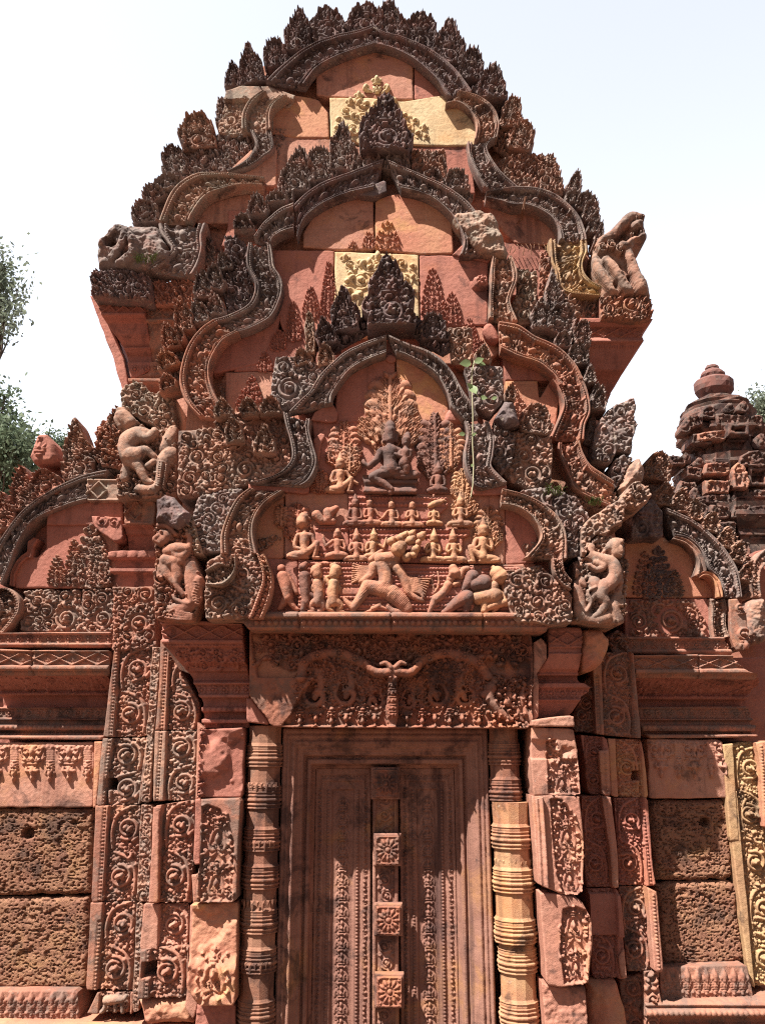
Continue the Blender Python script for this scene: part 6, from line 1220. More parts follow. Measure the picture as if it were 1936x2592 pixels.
# ---- lintel, colonnettes, false door
Yi = 4.925
def lint(g, sd):
    A = lambda x, y: at('b3', x, y, Yi)
    mp = mpp('b3', Yi)
    top = (g.Z > A(0, 600)[1]) & (sd > .01); third = g.X < A(330, 0)[0] - .12 * (g.Z - A(0, 590)[1]) * 0
    br = g.X + .6 * (A(0, 590)[1] - g.Z) < A(330, 0)[0] - .05 + .03 * fbm(g.X, g.Z, 8, 4)
    car = sstep(.0, .02, g.X + .25 * (A(0, 590)[1] - g.Z) * -1 - A(215, 0)[0]) * sstep(.004, .02, sd)
    car = car * (~(br & (g.Z < A(0, 330)[1])))
    ground(g, car, .05)
    low = g.Z < A(0, 250)[1]
    ok = (car > .9) & (g.Z > A(0, 265)[1]); foliate(g, ok, .036, 21, .055)
    for pts in ([(365, 330), (385, 250), (450, 215), (560, 205), (640, 235), (700, 265)], [(960, 262), (1020, 230), (1100, 205), (1200, 220), (1275, 260), (1320, 320)]):
        g.chain([(*A(x, y), 26 * mp) for x, y in pts], 1.1, .02)
        for q in range(9): g.stamp(MO['curl'], *A(*(np.array(pts[0]) + (np.array(pts[-1]) - pts[0]) * q / 8 + (0, -70 * math.sin(math.pi * q / 8)))), 20 * mp, q, .03, lift=.02)
        for x, y in pts[1:-1]: g.stamp(MO['rosette'], *A(x, y), 28 * mp, 0, .026, lift=.045)
    for x, y, r, f in ((440, 420, 74, 1), (600, 415, 72, 1), (740, 450, 52, -1), (922, 450, 52, 1), (1056, 425, 66, -1), (1196, 425, 66, -1)):
        a = A(x, y); q = np.hypot(g.X - a[0], g.Z - a[1]) / (r * mp)
        g.H = np.where(q < 1, np.minimum(g.H, g.B - .045 * (1 - q ** 2)), g.H)
        g.chain([(a[0] + f * math.cos(t) * r * mp * (1.02 - .12 * k), a[1] + math.sin(t) * r * mp * (1.02 - .12 * k), (.15 + .02 * k) * r * mp) for k, t in enumerate(np.linspace(2.2, 7.6, 7))], 1.2)
        g.chain([(a[0] - f * .2 * r * mp, a[1] + 2.1 * r * mp, .12 * r * mp), (a[0] + f * .25 * r * mp, a[1] + 1.3 * r * mp, .24 * r * mp), (a[0] + f * .3 * r * mp, a[1] + .5 * r * mp, .28 * r * mp), (a[0], a[1] + .1 * r * mp, .3 * r * mp), (a[0] - f * .1 * r * mp, a[1] - .2 * r * mp, .2 * r * mp)], .7)
        for t in (0, .9, 2.6, 3.4): g.stamp(MO['curl'], a[0] + math.cos(t) * r * mp * 1.15, a[1] + math.sin(t) * r * mp * 1.15, r * mp * .24, t, .03)
    foliate(g, (g.Z < A(0, 255)[1]) & (g.Z > A(0, 500)[1]) & (g.X > A(345, 0)[0]) & (g.X < A(1300, 0)[0]) & (g.H < g.B + .012) & (g.H > g.B - .012), .022, 27, .03)
    for x in (360, 520, 680, 835, 985, 1125, 1275): 
        g.stamp(MO['cup'], *A(x, 515), 30 * mp, math.pi, .07); g.stamp(MO['bud'], *A(x, 555), 28 * mp, math.pi, .07); g.chain([(*A(x, 300), 5 * mp), (*A(x, 500), 7 * mp)], 1.)
    for x in (440, 595, 742, 905, 1050, 1190):
        for dx, dy, r in ((0, 540, 28), (-28, 515, 18), (28, 515, 18), (0, 575, 14)): g.stamp(MO['bud' if dx == 0 else 'curl'], *A(x + dx, dy), r * mp, math.pi, .06)
    # the middle stem with its monster mask
    g.chain([(*A(832, 580), 20 * mp), (*A(832, 500), 32 * mp), (*A(832, 400), 24 * mp), (*A(832, 330), 24 * mp)], 1.1, .06)
    for y in (360, 400, 440, 480, 515): g.stamp(MO['cup'], *A(832, y), 30 * mp, math.pi, .03, lift=.09)
    g.chain([(*A(835, 300), 30 * mp), (*A(835, 345), 22 * mp)], 1.2, .09)
    for s in (-1, 1):
        g.chain([(*A(835 + s * 20, 305), 26 * mp), (*A(835 + s * 75, 310), 22 * mp), (*A(835 + s * 115, 290), 20 * mp), (*A(835 + s * 138, 262), 14 * mp)], 1.2, .10)
        g.chain([(*A(835 + s * 12, 285), 14 * mp), (*A(835 + s * 38, 262), 14 * mp), (*A(835 + s * 62, 268), 10 * mp)], 1.2, .12)
        g.stamp(MO['ball'], *A(835 + s * 14, 338), 8 * mp, 0, .02, lift=.12)
        for dx, dy in ((120, 262), (138, 280), (98, 275)): g.stamp(MO['curl'], *A(835 + s * dx, dy), 16 * mp, dx, .03, lift=.07)
    for x, y, r in ((835, 200, 55), (835, 140, 44)): g.stamp(MO['cup'], *A(x, y), r * mp, 0, .05)
    # serpent with riders at the right end
    ch = lambda *c: g.chain([(*A(x, y), r * mp) for x, y, r in c], 1.2, .02)
    ch((1340, 380, 26), (1330, 430, 24), (1360, 480, 24), (1400, 520, 22), (1440, 545, 14)); ch((1330, 400, 24), (1300, 420, 16)); ch((1360, 350, 16), (1350, 330, 8))
    ch((1500, 420, 18), (1490, 470, 18), (1480, 510, 15)); ch((1505, 385, 14)); ch((1500, 430, 10), (1530, 400, 9), (1525, 360, 7)); ch((1480, 505, 12), (1500, 550, 10))
    ch((1430, 420, 20), (1420, 460, 20)); ch((1430, 390, 14)); ch((1420, 460, 12), (1460, 480, 10)); ch((1510, 500, 22), (1530, 540, 18))
    for x, y, r in ((1400, 390, 22), (1460, 350, 24), (1500, 335, 20), (1380, 520, 22), (1420, 560, 22), (1480, 560, 20), (1450, 440, 18), (1530, 470, 16), (1350, 560, 20)): g.stamp(MO['curl'], *A(x, y), r * mp, x, .09)
    foliate(g, (g.X > A(1300, 0)[0]) & (g.Z < A(0, 330)[1]) & (sd > .01), .028, 25, .06)
LT = block('lintel', 'b3', '105,95 300,85 850,85 925,105 1000,96 1525,98 1545,130 1545,560 1525,592 330,586 215,580 195,545 105,430', Yi, 5.5, 'lintel sandstone', LIB, lint, wob=.005, rough=.012, res=.0042, lab='lintel with a garland and a monster mask at its middle, its left end broken')
eroded('broken_end', 'b3', '100,92 175,90 215,180 250,250 330,300 372,285 340,420 325,582 215,578 196,545 102,432', Yi + .045, 5.4, 'broken sandstone', LT, amp=.02, f=6, smooth=False)
block('lintel_side', 'b3', '88,440 112,440 200,550 205,575 90,560', Yi + .06, 5.5, 'red sandstone', LT)
# frame round the false door
Yd, Yf = 5.30, 5.10
FO = W('b3', '275,590 1315,590', Yf); xl, zt = FO[0]; xr = FO[1][0]
IN = W('b3', '443,795 1146,795', Yd); il, iz = IN[0]; ir = IN[1][0]
fw_ = (il - xl + xr - ir) / 2; ft = zt - iz
steps = [(0, .0), (.04, .008), (.10, .010), (.12, -.004), (.155, -.004), (.17, .004), (.23, .004), (.25, -.012), (.30, -.012), (.33, -.002), (.40, -.002), (.42, -.018), (.47, -.018), (.50, -.035), (.55, -.035), (.58, -.050), (.66, -.052), (.70, -.10), (.74, -.11), (.77, -.085), (.88, -.088), (.93, -.15), (1.0, -.17)]
def dframe(g, sd):
    q = np.minimum(np.minimum((g.X - xl) / (il - xl), (xr - g.X) / (xr - ir)), (zt - g.Z) / ft)
    g.H = g.H + np.interp(q, [s[0] for s in steps], [s[1] for s in steps])
def frame_poly():
    return np.array([(xl, .0), (xl, zt), (xr, zt), (xr, .0), (ir, .0), (ir, iz), (il, iz), (il, .0)])
FR = relief('door_frame', frame_poly(), Yf, 5.5, 'door sandstone', LIB, dframe, bev=.004, rough=.003, lab='stepped stone frame around the false door')
# two carved leaves and a middle bar with bosses
xm0, xm1 = at('b3', 724, 800, Yd)[0], at('b3', 868, 800, Yd)[0]
DR = relief('door', np.array([(il - .02, 0), (il - .02, iz + .02), (ir + .02, iz + .02), (ir + .02, 0)]), Yd + .04, 5.6, 'door sandstone', LIB, None, lab='false stone door of two carved leaves with a bossed middle bar')
def leaf_fn(x0, x1):
    def fn(g, sd):
        w = x1 - x0; top = iz
        q = np.minimum(np.minimum(g.X - x0, x1 - g.X), top - .02 - g.Z)
        g.H = g.H + np.interp(q, [0, .012, .02, .03, .04, .05, .055, .062, .09, .095, .104, .112], [.02, .02, .008, .008, .016, .016, .004, .004, .012, .012, -.004, -.004]); g.B = g.H.copy()
        cx = (x0 + x1) / 2
        for s in (-1, 1):
            line(g, cx + s * (w / 2 - .076), 0, cx + s * (w / 2 - .076), top - .12, .008, .018, .010)
            z = 0
            while z < top - .1:
                g.stamp(MO['curl'], cx + s * (w / 2 - .030), z, .016, z * 40, .016, s); z += .026
        z = .0; k = 0
        while z < top - .16:
            for sg in (-1, 1): g.chain([(cx, z + .075, .006), (cx + sg * .03, z + .045, .007), (cx + sg * .034, z + .02, .006)], 1.)
            g.stamp(MO['cup'], cx, z + .028, .030, 0, .022); g.stamp(MO['bud'], cx, z + .062, .020, 0, .020)
            for sg in (-1, 1): g.stamp(MO['curl'], cx + sg * .022, z, .018, sg, .020, sg)
            z += .082
        line(g, cx - w / 2 + .03, top - .045, cx + w / 2 - .03, top - .045, .009, .022, .012, 'rosette')
    return fn
for a, b in ((il, xm0), (xm1, ir)):
    relief('door_leaf', np.array([(a + .002, 0), (a + .002, iz), (b - .002, iz), (b - .002, 0)]), Yd, Yd + .08, 'door sandstone', DR, leaf_fn(a, b), bev=.003, rough=.003, res=.0042)
def bar_fn(g, sd):
    cx = (g.X.min() + g.X.max()) / 2; ground(g, sstep(.018, .022, sd), .012)
    z = 0.02; k = 0
    while z < iz - .03:
        g.stamp(MO['volute'], cx + (.006 if k % 2 else -.006), z, .040, k * 2.4, .026, 1 if k % 2 else -1)
        for s in (-1, 1): g.stamp(MO['curl'], cx + s * .034, z + .042, .018, k + s, .02, s)
        z += .085; k += 1
Ym = Yd - .07
bx0, bx1 = at('b4', 728, 300, Ym)[0] + .004, at('b4', 865, 300, Ym)[0] - .004
BAR = relief('middle_bar', np.array([(bx0, 0), (bx0, iz), (bx1, iz), (bx1, 0)]), Ym, Yd + .05, 'door sandstone', DR, bar_fn, bev=.006, rough=.003, res=.0042)
def boss_fn(g, sd):
    cx, cz = (g.X.min() + g.X.max()) / 2, (g.Z.min() + g.Z.max()) / 2
    ground(g, sstep(.006, .010, sd), .006)
    for q in range(12):
        a = q * math.pi / 6; g.stamp(MO['leaf'], cx + math.cos(a) * .046, cz + math.sin(a) * .046, .021, a - math.pi / 2, .014)
    g.chain([(cx + .024 * math.cos(a), cz + .024 * math.sin(a), .007) for a in np.linspace(0, 6.3, 14)], 1.2); g.stamp(MO['ball'], cx, cz, .015, 0, .016)
    for sx in (-1, 1):
        for sz in (-1, 1): g.stamp(MO['curl'], cx + sx * .055, cz + sz * .055, .016, sx + sz, .012)
Yb2 = Ym - .075
for (x0, y0, x1, y1), mt in (((733, -4, 860, 138), 'lintel sandstone'), ((747, 335, 866, 480), 'lintel sandstone'), ((749, 695, 872, 838), 'lintel sandstone'), ((753, 1055, 880, 1208), 'broken sandstone')):
    a, b = at('b4', x0, y1, Yb2), at('b4', x1, y0, Yb2)
    P = np.array([(a[0], a[1]), (a[0], b[1]), (b[0], b[1]), (b[0], a[1])])
    bs = relief('door_boss', P, Yb2, Ym, mt, BAR, boss_fn, bev=.004, rough=.002, res=.0036)
    c0, c1 = P.min(0) - .012, P.max(0) + .012
    relief('boss_rim', np.array([(c0[0], c0[1]), (c0[0], c1[1]), (c1[0], c1[1]), (c1[0], c0[1])]), Yb2 + .022, Ym, 'door sandstone', bs, bev=.006, rough=.002)
# colonnettes
def colprof(z0, z1, r, seed, period=.34):
    rn = random.Random(seed); P = [(z0, r * 1.0)]; z = z0
    ring = lambda z, h, e: [(z, r), (z + h * .1, r * (1 + e * .6)), (z + h * .35, r * (1 + e)), (z + h * .65, r * (1 + e)), (z + h * .9, r * (1 + e * .6)), (z + h, r)]
    while z < z1 - .1:
        for h, e in ((.010, .05), (.007, .01), (.014, .08), (.007, .02), (.020, .11), (.006, .03), (.012, .07), (.007, .0), (.010, .05), (.016, .02), (.009, .05)):
            P += ring(z, h, e); z += h
        z += .012
        L = rn.choice((.06, .09, .12)); P += [(z, r * .93), (z + L, r * .93)]; z += L
    P += [(z, r * .95), (z1, r)]
    o = []; 
    for q in P:
        if q[0] <= z1 and (not o or q[0] > o[-1][0]): o.append(q)
    return o
cl = at('b3', 175, 800, 5.05)[0]; cr = at('b3', 1418, 800, 5.05)[0]
ztop = at('b3', 0, 578, 5.0)[1]
def chip(V):
    k = V[..., 2] > 1.62; d = fbm(V[..., 0], V[..., 2], 9, 4, 3)
    rt = (V[..., 0] - cr) > .02
    s = np.where(k & rt & (V[..., 2] < 1.80), .66, 1.)
    V[..., 0] = cr + (V[..., 0] - cr) * s; V[..., 1] = 5.06 + (V[..., 1] - 5.06) * s
    return V
CLL = lathe('colonnette', colprof(0, ztop, .098, 1, .3), cl, 5.10, 12, 'colonnette sandstone', LIB, math.pi / 12, 'left ringed colonnette, dark and half in shadow')
zc1, zc2 = at('b4', 0, 160, 5.0)[1], at('b4', 0, 890, 5.0)[1]
CRR = lathe('colonnette', colprof(zc1, ztop, .088, 2), cr - .01, 5.10, 12, 'colonnette sandstone', LIB, math.pi / 12, 'right ringed colonnette with a pale ochre repair in the middle')
lathe('colonnette_shaft', colprof(zc2, zc1 - .004, .108, 5), cr + .015, 5.08, 12, 'ochre colonnette sandstone', CRR, math.pi / 12)
lathe('colonnette_base', colprof(0, zc2 - .006, .100, 3), cr + .022, 5.09, 12, 'ochre colonnette sandstone', CRR, math.pi / 12)
def colonnette_carving(x, y0, y1, r, seed, par, mat):
    z = y0; rn = random.Random(seed); V = []; F = []
    while z < y1:
        for q in range(9):
            a = math.radians(-160 + q * 17.5); V_ = len(V)
            cx, cy = x + r * math.cos(a), 5.09 + r * math.sin(a); h = .035 + .02 * (q % 2); tx, ty = -math.sin(a), math.cos(a); nx_, ny_ = math.cos(a), math.sin(a)
            V += [(cx - tx * .011, cy - ty * .011, z), (cx + tx * .011, cy + ty * .011, z), (cx + nx_ * .007, cy + ny_ * .007, z - h * .3), (cx + tx * .006, cy + ty * .006, z - h * .7), (cx - tx * .006, cy - ty * .006, z - h * .7), (cx, cy, z - h)]
            F += [(V_, V_ + 2, V_ + 4), (V_, V_ + 1, V_ + 2), (V_ + 1, V_ + 3, V_ + 2), (V_ + 2, V_ + 3, V_ + 5), (V_ + 2, V_ + 5, V_ + 4)]
        z += .30
    mesh_obj('pendant_leaves', V, [np.array(F)], mat, par)
colonnette_carving(cl, .2, 1.7, .094, 1, CLL, 'colonnette sandstone'); colonnette_carving(cr + .015, zc2 + .12, zc1, .104, 2, CRR, 'ochre colonnette sandstone')

# ------------------------------------------------------------------ tower sanctuary behind on the right
TY = 13.0
def redent(name, prof, cx, cy, mat, parent, lab=None, notch=.16, amp=.012):
    """stepped square plan carried up a profile of (z, half width)"""
    n = len(prof); ring = []
    k = [1.0, 1.0 - notch * .0, .80, .80, .58, .58]
    q = [(1, .40), (.90, .40), (.90, .62), (.78, .62), (.78, .78), (.62, .78), (.62, .90), (.40, .90), (.40, 1)]
    base = []
    for rot in range(4):
        c, s = [(1, 0), (0, 1), (-1, 0), (0, -1)][rot]
        base += [(x * c - y * s, x * s + y * c) for x, y in q]
    base = np.array(base); m = len(base)
    rs = np.random.RandomState(int(cx * 10) & 255)
    V = np.zeros((n, m, 3))
    for i, (z, w) in enumerate(prof):
        V[i, :, 0] = cx + base[:, 0] * w + rs.uniform(-amp, amp, m); V[i, :, 1] = cy + base[:, 1] * w + rs.uniform(-amp, amp, m); V[i, :, 2] = z + rs.uniform(-amp, amp, m)
    idx = np.arange(n * m).reshape(n, m); nx_ = np.roll(idx, -1, 1)
    F = np.stack([idx[:-1], nx_[:-1], nx_[1:], idx[1:]], -1).reshape(-1, 4)
    V = np.r_[V.reshape(-1, 3), [[cx, cy, prof[-1][0]]]]
    cap = np.c_[idx[-1], nx_[-1], np.full(m, n * m)]
    return mesh_obj(name, V, [F, cap], mat, parent, None, lab)
txc = at('c7', 1235, 700, TY)[0]
zz = lambda y: at('c7', 0, y, TY - .9)[1]
ww = lambda px: px * mpp('c7', TY) * 1.0
TW = empty('temple_tower', (txc, TY, 0), 'dark red stepped sanctuary tower topped by a rounded pot finial, behind on the right', 'tower')
def tier(y0, y1, w, seed):
    z0, z1 = zz(y1), zz(y0); h = z1 - z0
    return [(z0, w * .86), (z0 + .02, w * .92), (z0 + h * .08, w * .92), (z0 + h * .10, w * .84), (z0 + h * .52, w * .82), (z0 + h * .54, w * .88), (z0 + h * .60, w * .88), (z0 + h * .62, w * .84), (z0 + h * .70, w * .90), (z0 + h * .80, w * 1.0), (z0 + h * .86, w * 1.0), (z0 + h * .88, w * .95), (z1 - .01, w * .98), (z1, w * .80)]
T1 = redent('tower_tier', tier(500, 735, ww(275), 1), txc + .02, TY, 'tower sandstone', TW)
T2 = redent('tower_tier', tier(735, 1090, ww(345), 2), txc + .1, TY, 'tower sandstone', TW)
T3 = redent('tower_tier', tier(1090, 1560, ww(420), 3), txc + .1, TY, 'tower sandstone', TW)
redent('tower_body', [(0, ww(460)), (.6, ww(460)), (.65, ww(420)), (zz(1700), ww(400)), (zz(1690), ww(440)), (zz(1600), ww(450)), (zz(1562), ww(430))], txc + .1, TY, 'tower sandstone', TW)
lathe('tower_cap', [(at('c7', 0, y, TY - .4)[1], ww(r)) for y, r in ((540, 225), (500, 238), (472, 242), (462, 226), (445, 230), (432, 208), (415, 216), (402, 205), (394, 175), (380, 120), (350, 110))], txc - .02, TY, 20, 'tower sandstone', TW, 0, None, None, .05)
pf = [(393, 60), (385, 92), (370, 104), (345, 122), (315, 128), (285, 126), (270, 110), (263, 76), (258, 66), (254, 74), (240, 80), (226, 76), (212, 62), (202, 46), (197, 40), (193, 46), (182, 43), (173, 36), (169, 20)]
lathe('pot_finial', [(at('c7', 0, y, TY - .15)[1], ww(r)) for y, r in pf], at('c7', 1182, 300, TY)[0], TY, 24, 'finial sandstone', TW, 0, None, None, .015)
def tcar(crop, P, Y, mat='tower sandstone', par=None, r=.06, vol=(), **k): return relief(k.pop('name', 'carved_niche'), W(crop, P, Y), Y, Y + .5, mat, par or TW, lambda g, sd: (ground(g, sstep(.02, .05, sd), .05), foliate(g, sd > .03, r, len(P), .07)), res=.016, bev=.03, rough=.015, wob=.015)
Yt = TY - ww(420) - .06
tcar('c7', '1350,860 1360,790 1420,755 1480,752 1560,790 1580,860', TY - ww(345) - .05, par=T2)
tcar('c7', '1310,870 1350,830 1400,860 1425,960 1410,1010 1320,1000', TY - ww(345) - .08, 'carved pink sandstone', par=T2)
tcar('c7', '1130,950 1300,955 1290,1040 1140,1030', TY - ww(345) - .02, 'carved pink sandstone', par=T2)
tcar('c7', '1200,620 1280,625 1270,680 1090,690 1080,640', TY - ww(275) - .03, 'carved pink sandstone', par=T1)
tcar('c7', '1205,510 1430,515 1425,580 1300,590 1215,580', TY - ww(260) - .03, par=T1)
for i, (x, y0, y1, w) in enumerate(((1410, 860, 690, 42), (1500, 740, 640, 46), (1000, 840, 770, 30), (920, 900, 780, 30), (960, 1120, 1000, 40), (1060, 1110, 990, 36), (1180, 1120, 1030, 36), (1320, 1130, 1050, 40), (1440, 1130, 1010, 40), (1090, 860, 800, 30), (1210, 860, 790, 34), (1000, 640, 560, 26), (1380, 500, 430, 30), (1290, 500, 440, 26))):
    q = TY - (ww(345) if y0 > 900 else ww(300)) * .93
    a, b, T = W('c7', [(x - w, y0), (x + w, y0), (x, y1)], q)
    m = np.array([a, (a[0] - .02, a[1] + (T[1] - a[1]) * .4), T, (b[0] + .02, b[1] + (T[1] - b[1]) * .4), b])
    relief('flame_leaf', m, q, q + .25, 'tower sandstone', T2 if y0 > 700 else T1, lambda g, sd: (g.stamp(MO['volute'], g.X.mean(), g.Z.min() + .12, .11, i, .05), g.stamp(MO['cup'], g.X.mean(), g.Z.mean() + .06, .08, 0, .05)), res=.016, smooth=True, wob=.01)
rt = random.Random(5)
for q, (x0, x1, y0, y1, w, par) in enumerate(((1010, 1110, 520, 600, 262, T1), (1110, 1200, 470, 540, 250, T1), (1430, 1520, 520, 600, 262, T1), (1040, 1180, 650, 700, 268, T1), (1290, 1430, 640, 700, 270, T1), (900, 1010, 790, 850, 330, T2), (1010, 1120, 860, 930, 318, T2), (1130, 1300, 840, 900, 330, T2), (1310, 1420, 1000, 1070, 330, T2), (960, 1080, 960, 1050, 318, T2), (1300, 1420, 900, 960, 326, T2), (1080, 1300, 1050, 1100, 350, T2),
        (1010, 1150, 1110, 1190, 410, T3), (1160, 1300, 1120, 1200, 410, T3), (1310, 1430, 1110, 1200, 412, T3), (1080, 1200, 1210, 1300, 400, T3), (1220, 1330, 1220, 1330, 404, T3), (1300, 1430, 1350, 1460, 410, T3), (1430, 1560, 1120, 1200, 412, T3), (1440, 1560, 1010, 1060, 345, T2), (1150, 1280, 1310, 1400, 404, T3))):
    d = lambda: rt.uniform(-12, 12)
    P = [(x0 + d(), y0 + d()), ((x0 + x1) / 2, y0 - 8 + d()), (x1 + d(), y0 + d()), (x1 + d(), y1 + d()), (x0 + d(), y1 + d())]
    tcar('c7', P, TY - ww(w) * .95 - .04, 'carved pink sandstone' if q in (7, 10) else 'tower sandstone', par=par, r=.05, name='carved_panel')
for x0, x1, y0, y1 in ((1290, 1400, 590, 640), (1425, 1530, 880, 975), (1435, 1540, 1220, 1330)):
    P = W('c7', [(x0 - 14, y1 + 12), (x0 - 14, y0 - 12), (x1 + 14, y0 - 12), (x1 + 14, y1 + 12)], TY - ww(345))
    relief('niche', P, TY - ww(345) - .02, TY - ww(280), 'tower sandstone', T2, lambda g, sd: np.copyto(g.H, g.H - .6 * sstep(.05, .07, sd)), res=.016, wob=.02)
# lower shrine front in front of the tower, right edge
SH = empty('side_shrine', (at('c7', 1500, 1800, 8.0)[0], 8.0, 0), 'small carved shrine front of worn tan stone behind the right wing', 'shrine')
Ys = 8.0
block('wall', 'c7', '1290,1700 1420,1560 1450,1420 1700,1380 1700,2300 1290,2300', Ys + .2, 9.0, 'red sandstone', SH, res=.012)
for a in ((1280, 1520, 1360, 1480, 1310, 1300), (1340, 1600, 1440, 1560, 1400, 1440), (1330, 1720, 1430, 1680, 1380, 1560)): flame('c7', *a, Ys, .2, 'carved tan sandstone', SH)
eroded('carved_figure', 'c7', '1400,1800 1430,1740 1500,1730 1530,1800 1540,2010 1440,2040 1390,1980', Ys - .1, Ys + .3, 'carved tan sandstone', SH, amp=.06, f=6, smooth=False)
band('frame_band', W('c7', '1440,1720 1430,1600 1460,1480 1530,1400', Ys - .05), W('c7', '1500,1720 1490,1620 1500,1540 1560,1480', Ys - .05), Ys - .05, Ys + .2, 'carved tan sandstone', SH, frame_fn(1, 8), res=.009)

# ------------------------------------------------------------------ trees beyond, each with its own trunk and crown
def tree(name, lab, x, y, h, blobs, n, leaf, mat, seed, group='trees beyond the temple'):
    rn = np.random.RandomState(seed)
    T = empty(name, (x, y, 0), lab, 'tree', group)
    V, F = [], []
    def limb(a, b, r0, r1, seg=6):
        a, b = np.array(a, float), np.array(b, float); d = b - a; L = np.linalg.norm(d); d /= L
        u = np.cross(d, [0, 0, 1.] if abs(d[2]) < .9 else [1., 0, 0]); u /= np.linalg.norm(u); v = np.cross(d, u); s = len(V)
        for k, (c, r) in enumerate(((a, r0), ((a + b) / 2 + rn.uniform(-.06, .06, 3) * L, (r0 + r1) / 2), (b, r1))):
            for q in range(seg):
                t = 2 * math.pi * q / seg; V.append(c + (u * math.cos(t) + v * math.sin(t)) * r)
        for k in range(2):
            for q in range(seg): F.append((s + k * seg + q, s + k * seg + (q + 1) % seg, s + (k + 1) * seg + (q + 1) % seg, s + (k + 1) * seg + q))
    B = np.array(blobs, float); fork = np.array([x, y, h * .45])
    limb((x, y, 0), fork, h * .022, h * .016, 9)
    for b in B:
        limb(fork, b[:3], h * .010, h * .003)
        for q in range(9): limb(b[:3] * .6 + fork * .4 if q % 3 == 0 else b[:3], b[:3] + rn.normal(0, .5, 3) * b[3], h * .003, h * .0008, 5)
    mesh_obj('trunk', V, [np.array(F)], 'bark', T)
    w = B[:, 3] ** 2; w = w / w.sum()
    # leaves gathered in sprays inside the crown's volume
    ns = n // 22
    pick = rn.choice(len(B), ns, p=w); c = rn.normal(0, 1, (ns, 3)); c /= np.linalg.norm(c, axis=1)[:, None]
    cen = B[pick, :3] + c * (B[pick, 3] * rn.uniform(.25, 1.08, ns) ** .6)[:, None]
    V, F = [], []
    for k in range(0, ns, 2): limb(B[pick[k], :3] + (cen[k] - B[pick[k], :3]) * .25, cen[k], h * .0011, h * .0004, 3)
    mesh_obj('twigs', V, [np.array(F)], 'bark', T)
    P = np.repeat(cen, 22, 0) + rn.normal(0, 1, (ns * 22, 3)) * leaf * 1.9
    N = len(P); d = rn.normal(0, 1, (N, 3)); d[:, 2] -= .3; d /= np.linalg.norm(d, axis=1)[:, None]; e = np.cross(d, rn.normal(0, 1, (N, 3))); e /= np.linalg.norm(e, axis=1)[:, None]
    s = leaf * rn.uniform(.6, 1.25, N)[:, None]
    VV = np.stack([P, P + d * s * .5 + e * s * .26, P + d * s, P + d * s * .5 - e * s * .26], 1).reshape(-1, 3)
    FF = np.arange(N * 4).reshape(N, 4)
    mesh_obj('crown', VV, [FF], mat, T)
A3 = lambda crop, px, py, Y: (lambda p: (p[0], Y, p[1]))(at(crop, px, py, Y))
def blobs(crop, L, Y, s): return [(*A3(crop, x, y, Y + dy), r * s) for x, y, r, dy in L]
Yq = 26.0; s8 = mpp('b8', Yq)
tree('tall_tree', 'tall tree with a thin pale crown, highest foliage at the left edge', A3('b8', -200, 500, Yq)[0], Yq, 14, blobs('b8', [(-90, 250, 100, 0), (10, 340, 55, 0), (70, 420, 45, 1), (30, 230, 38, 0), (-60, 480, 90, 0), (0, 600, 55, -1), (-70, 660, 70, 0), (50, 640, 28, 0), (-230, 400, 170, 1)], Yq, s8), 4200, .19, 'pale tree leaf', 2)
Yq = 22.0; s8 = mpp('b8', Yq)
tree('broad_tree', 'broad leafy tree standing behind the crest of the left half pediment', A3('b8', -60, 1700, Yq)[0], Yq, 9, blobs('b8', [(-60, 1280, 70, 0), (40, 1290, 50, 0), (-40, 1480, 100, 0), (70, 1560, 90, 1), (140, 1650, 80, 0), (40, 1700, 150, -1), (0, 1900, 160, 0), (130, 1850, 130, 1), (240, 1650, 50, 0), (-200, 1600, 200, 0), (60, 2080, 120, 0)], Yq, s8), 12000, .15, 'tree leaf', 3)
tree('broad_tree', 'small round tree top showing between two crest leaves of the left half pediment', A3('b8', 470, 1900, Yq + 3)[0], Yq + 3, 8.5, blobs('b8', [(480, 1720, 70, 0), (440, 1800, 90, 0), (540, 1800, 80, 0), (480, 1900, 110, 1), (420, 1700, 40, 0)], Yq + 3, mpp('b8', Yq + 3)), 7000, .12, 'tree leaf', 4)
Yq = 30.0; s7 = mpp('c7', Yq)
tree('thin_tree', 'thin pale tree tip showing above the right shoulder of the stepped tower', A3('c7', 1560, 900, Yq)[0], Yq, 13, blobs('c7', [(1470, 430, 34, 0), (1500, 480, 40, 0), (1540, 500, 60, 0), (1580, 460, 60, 1)], Yq, s7), 2600, .14, 'pale tree leaf', 5)

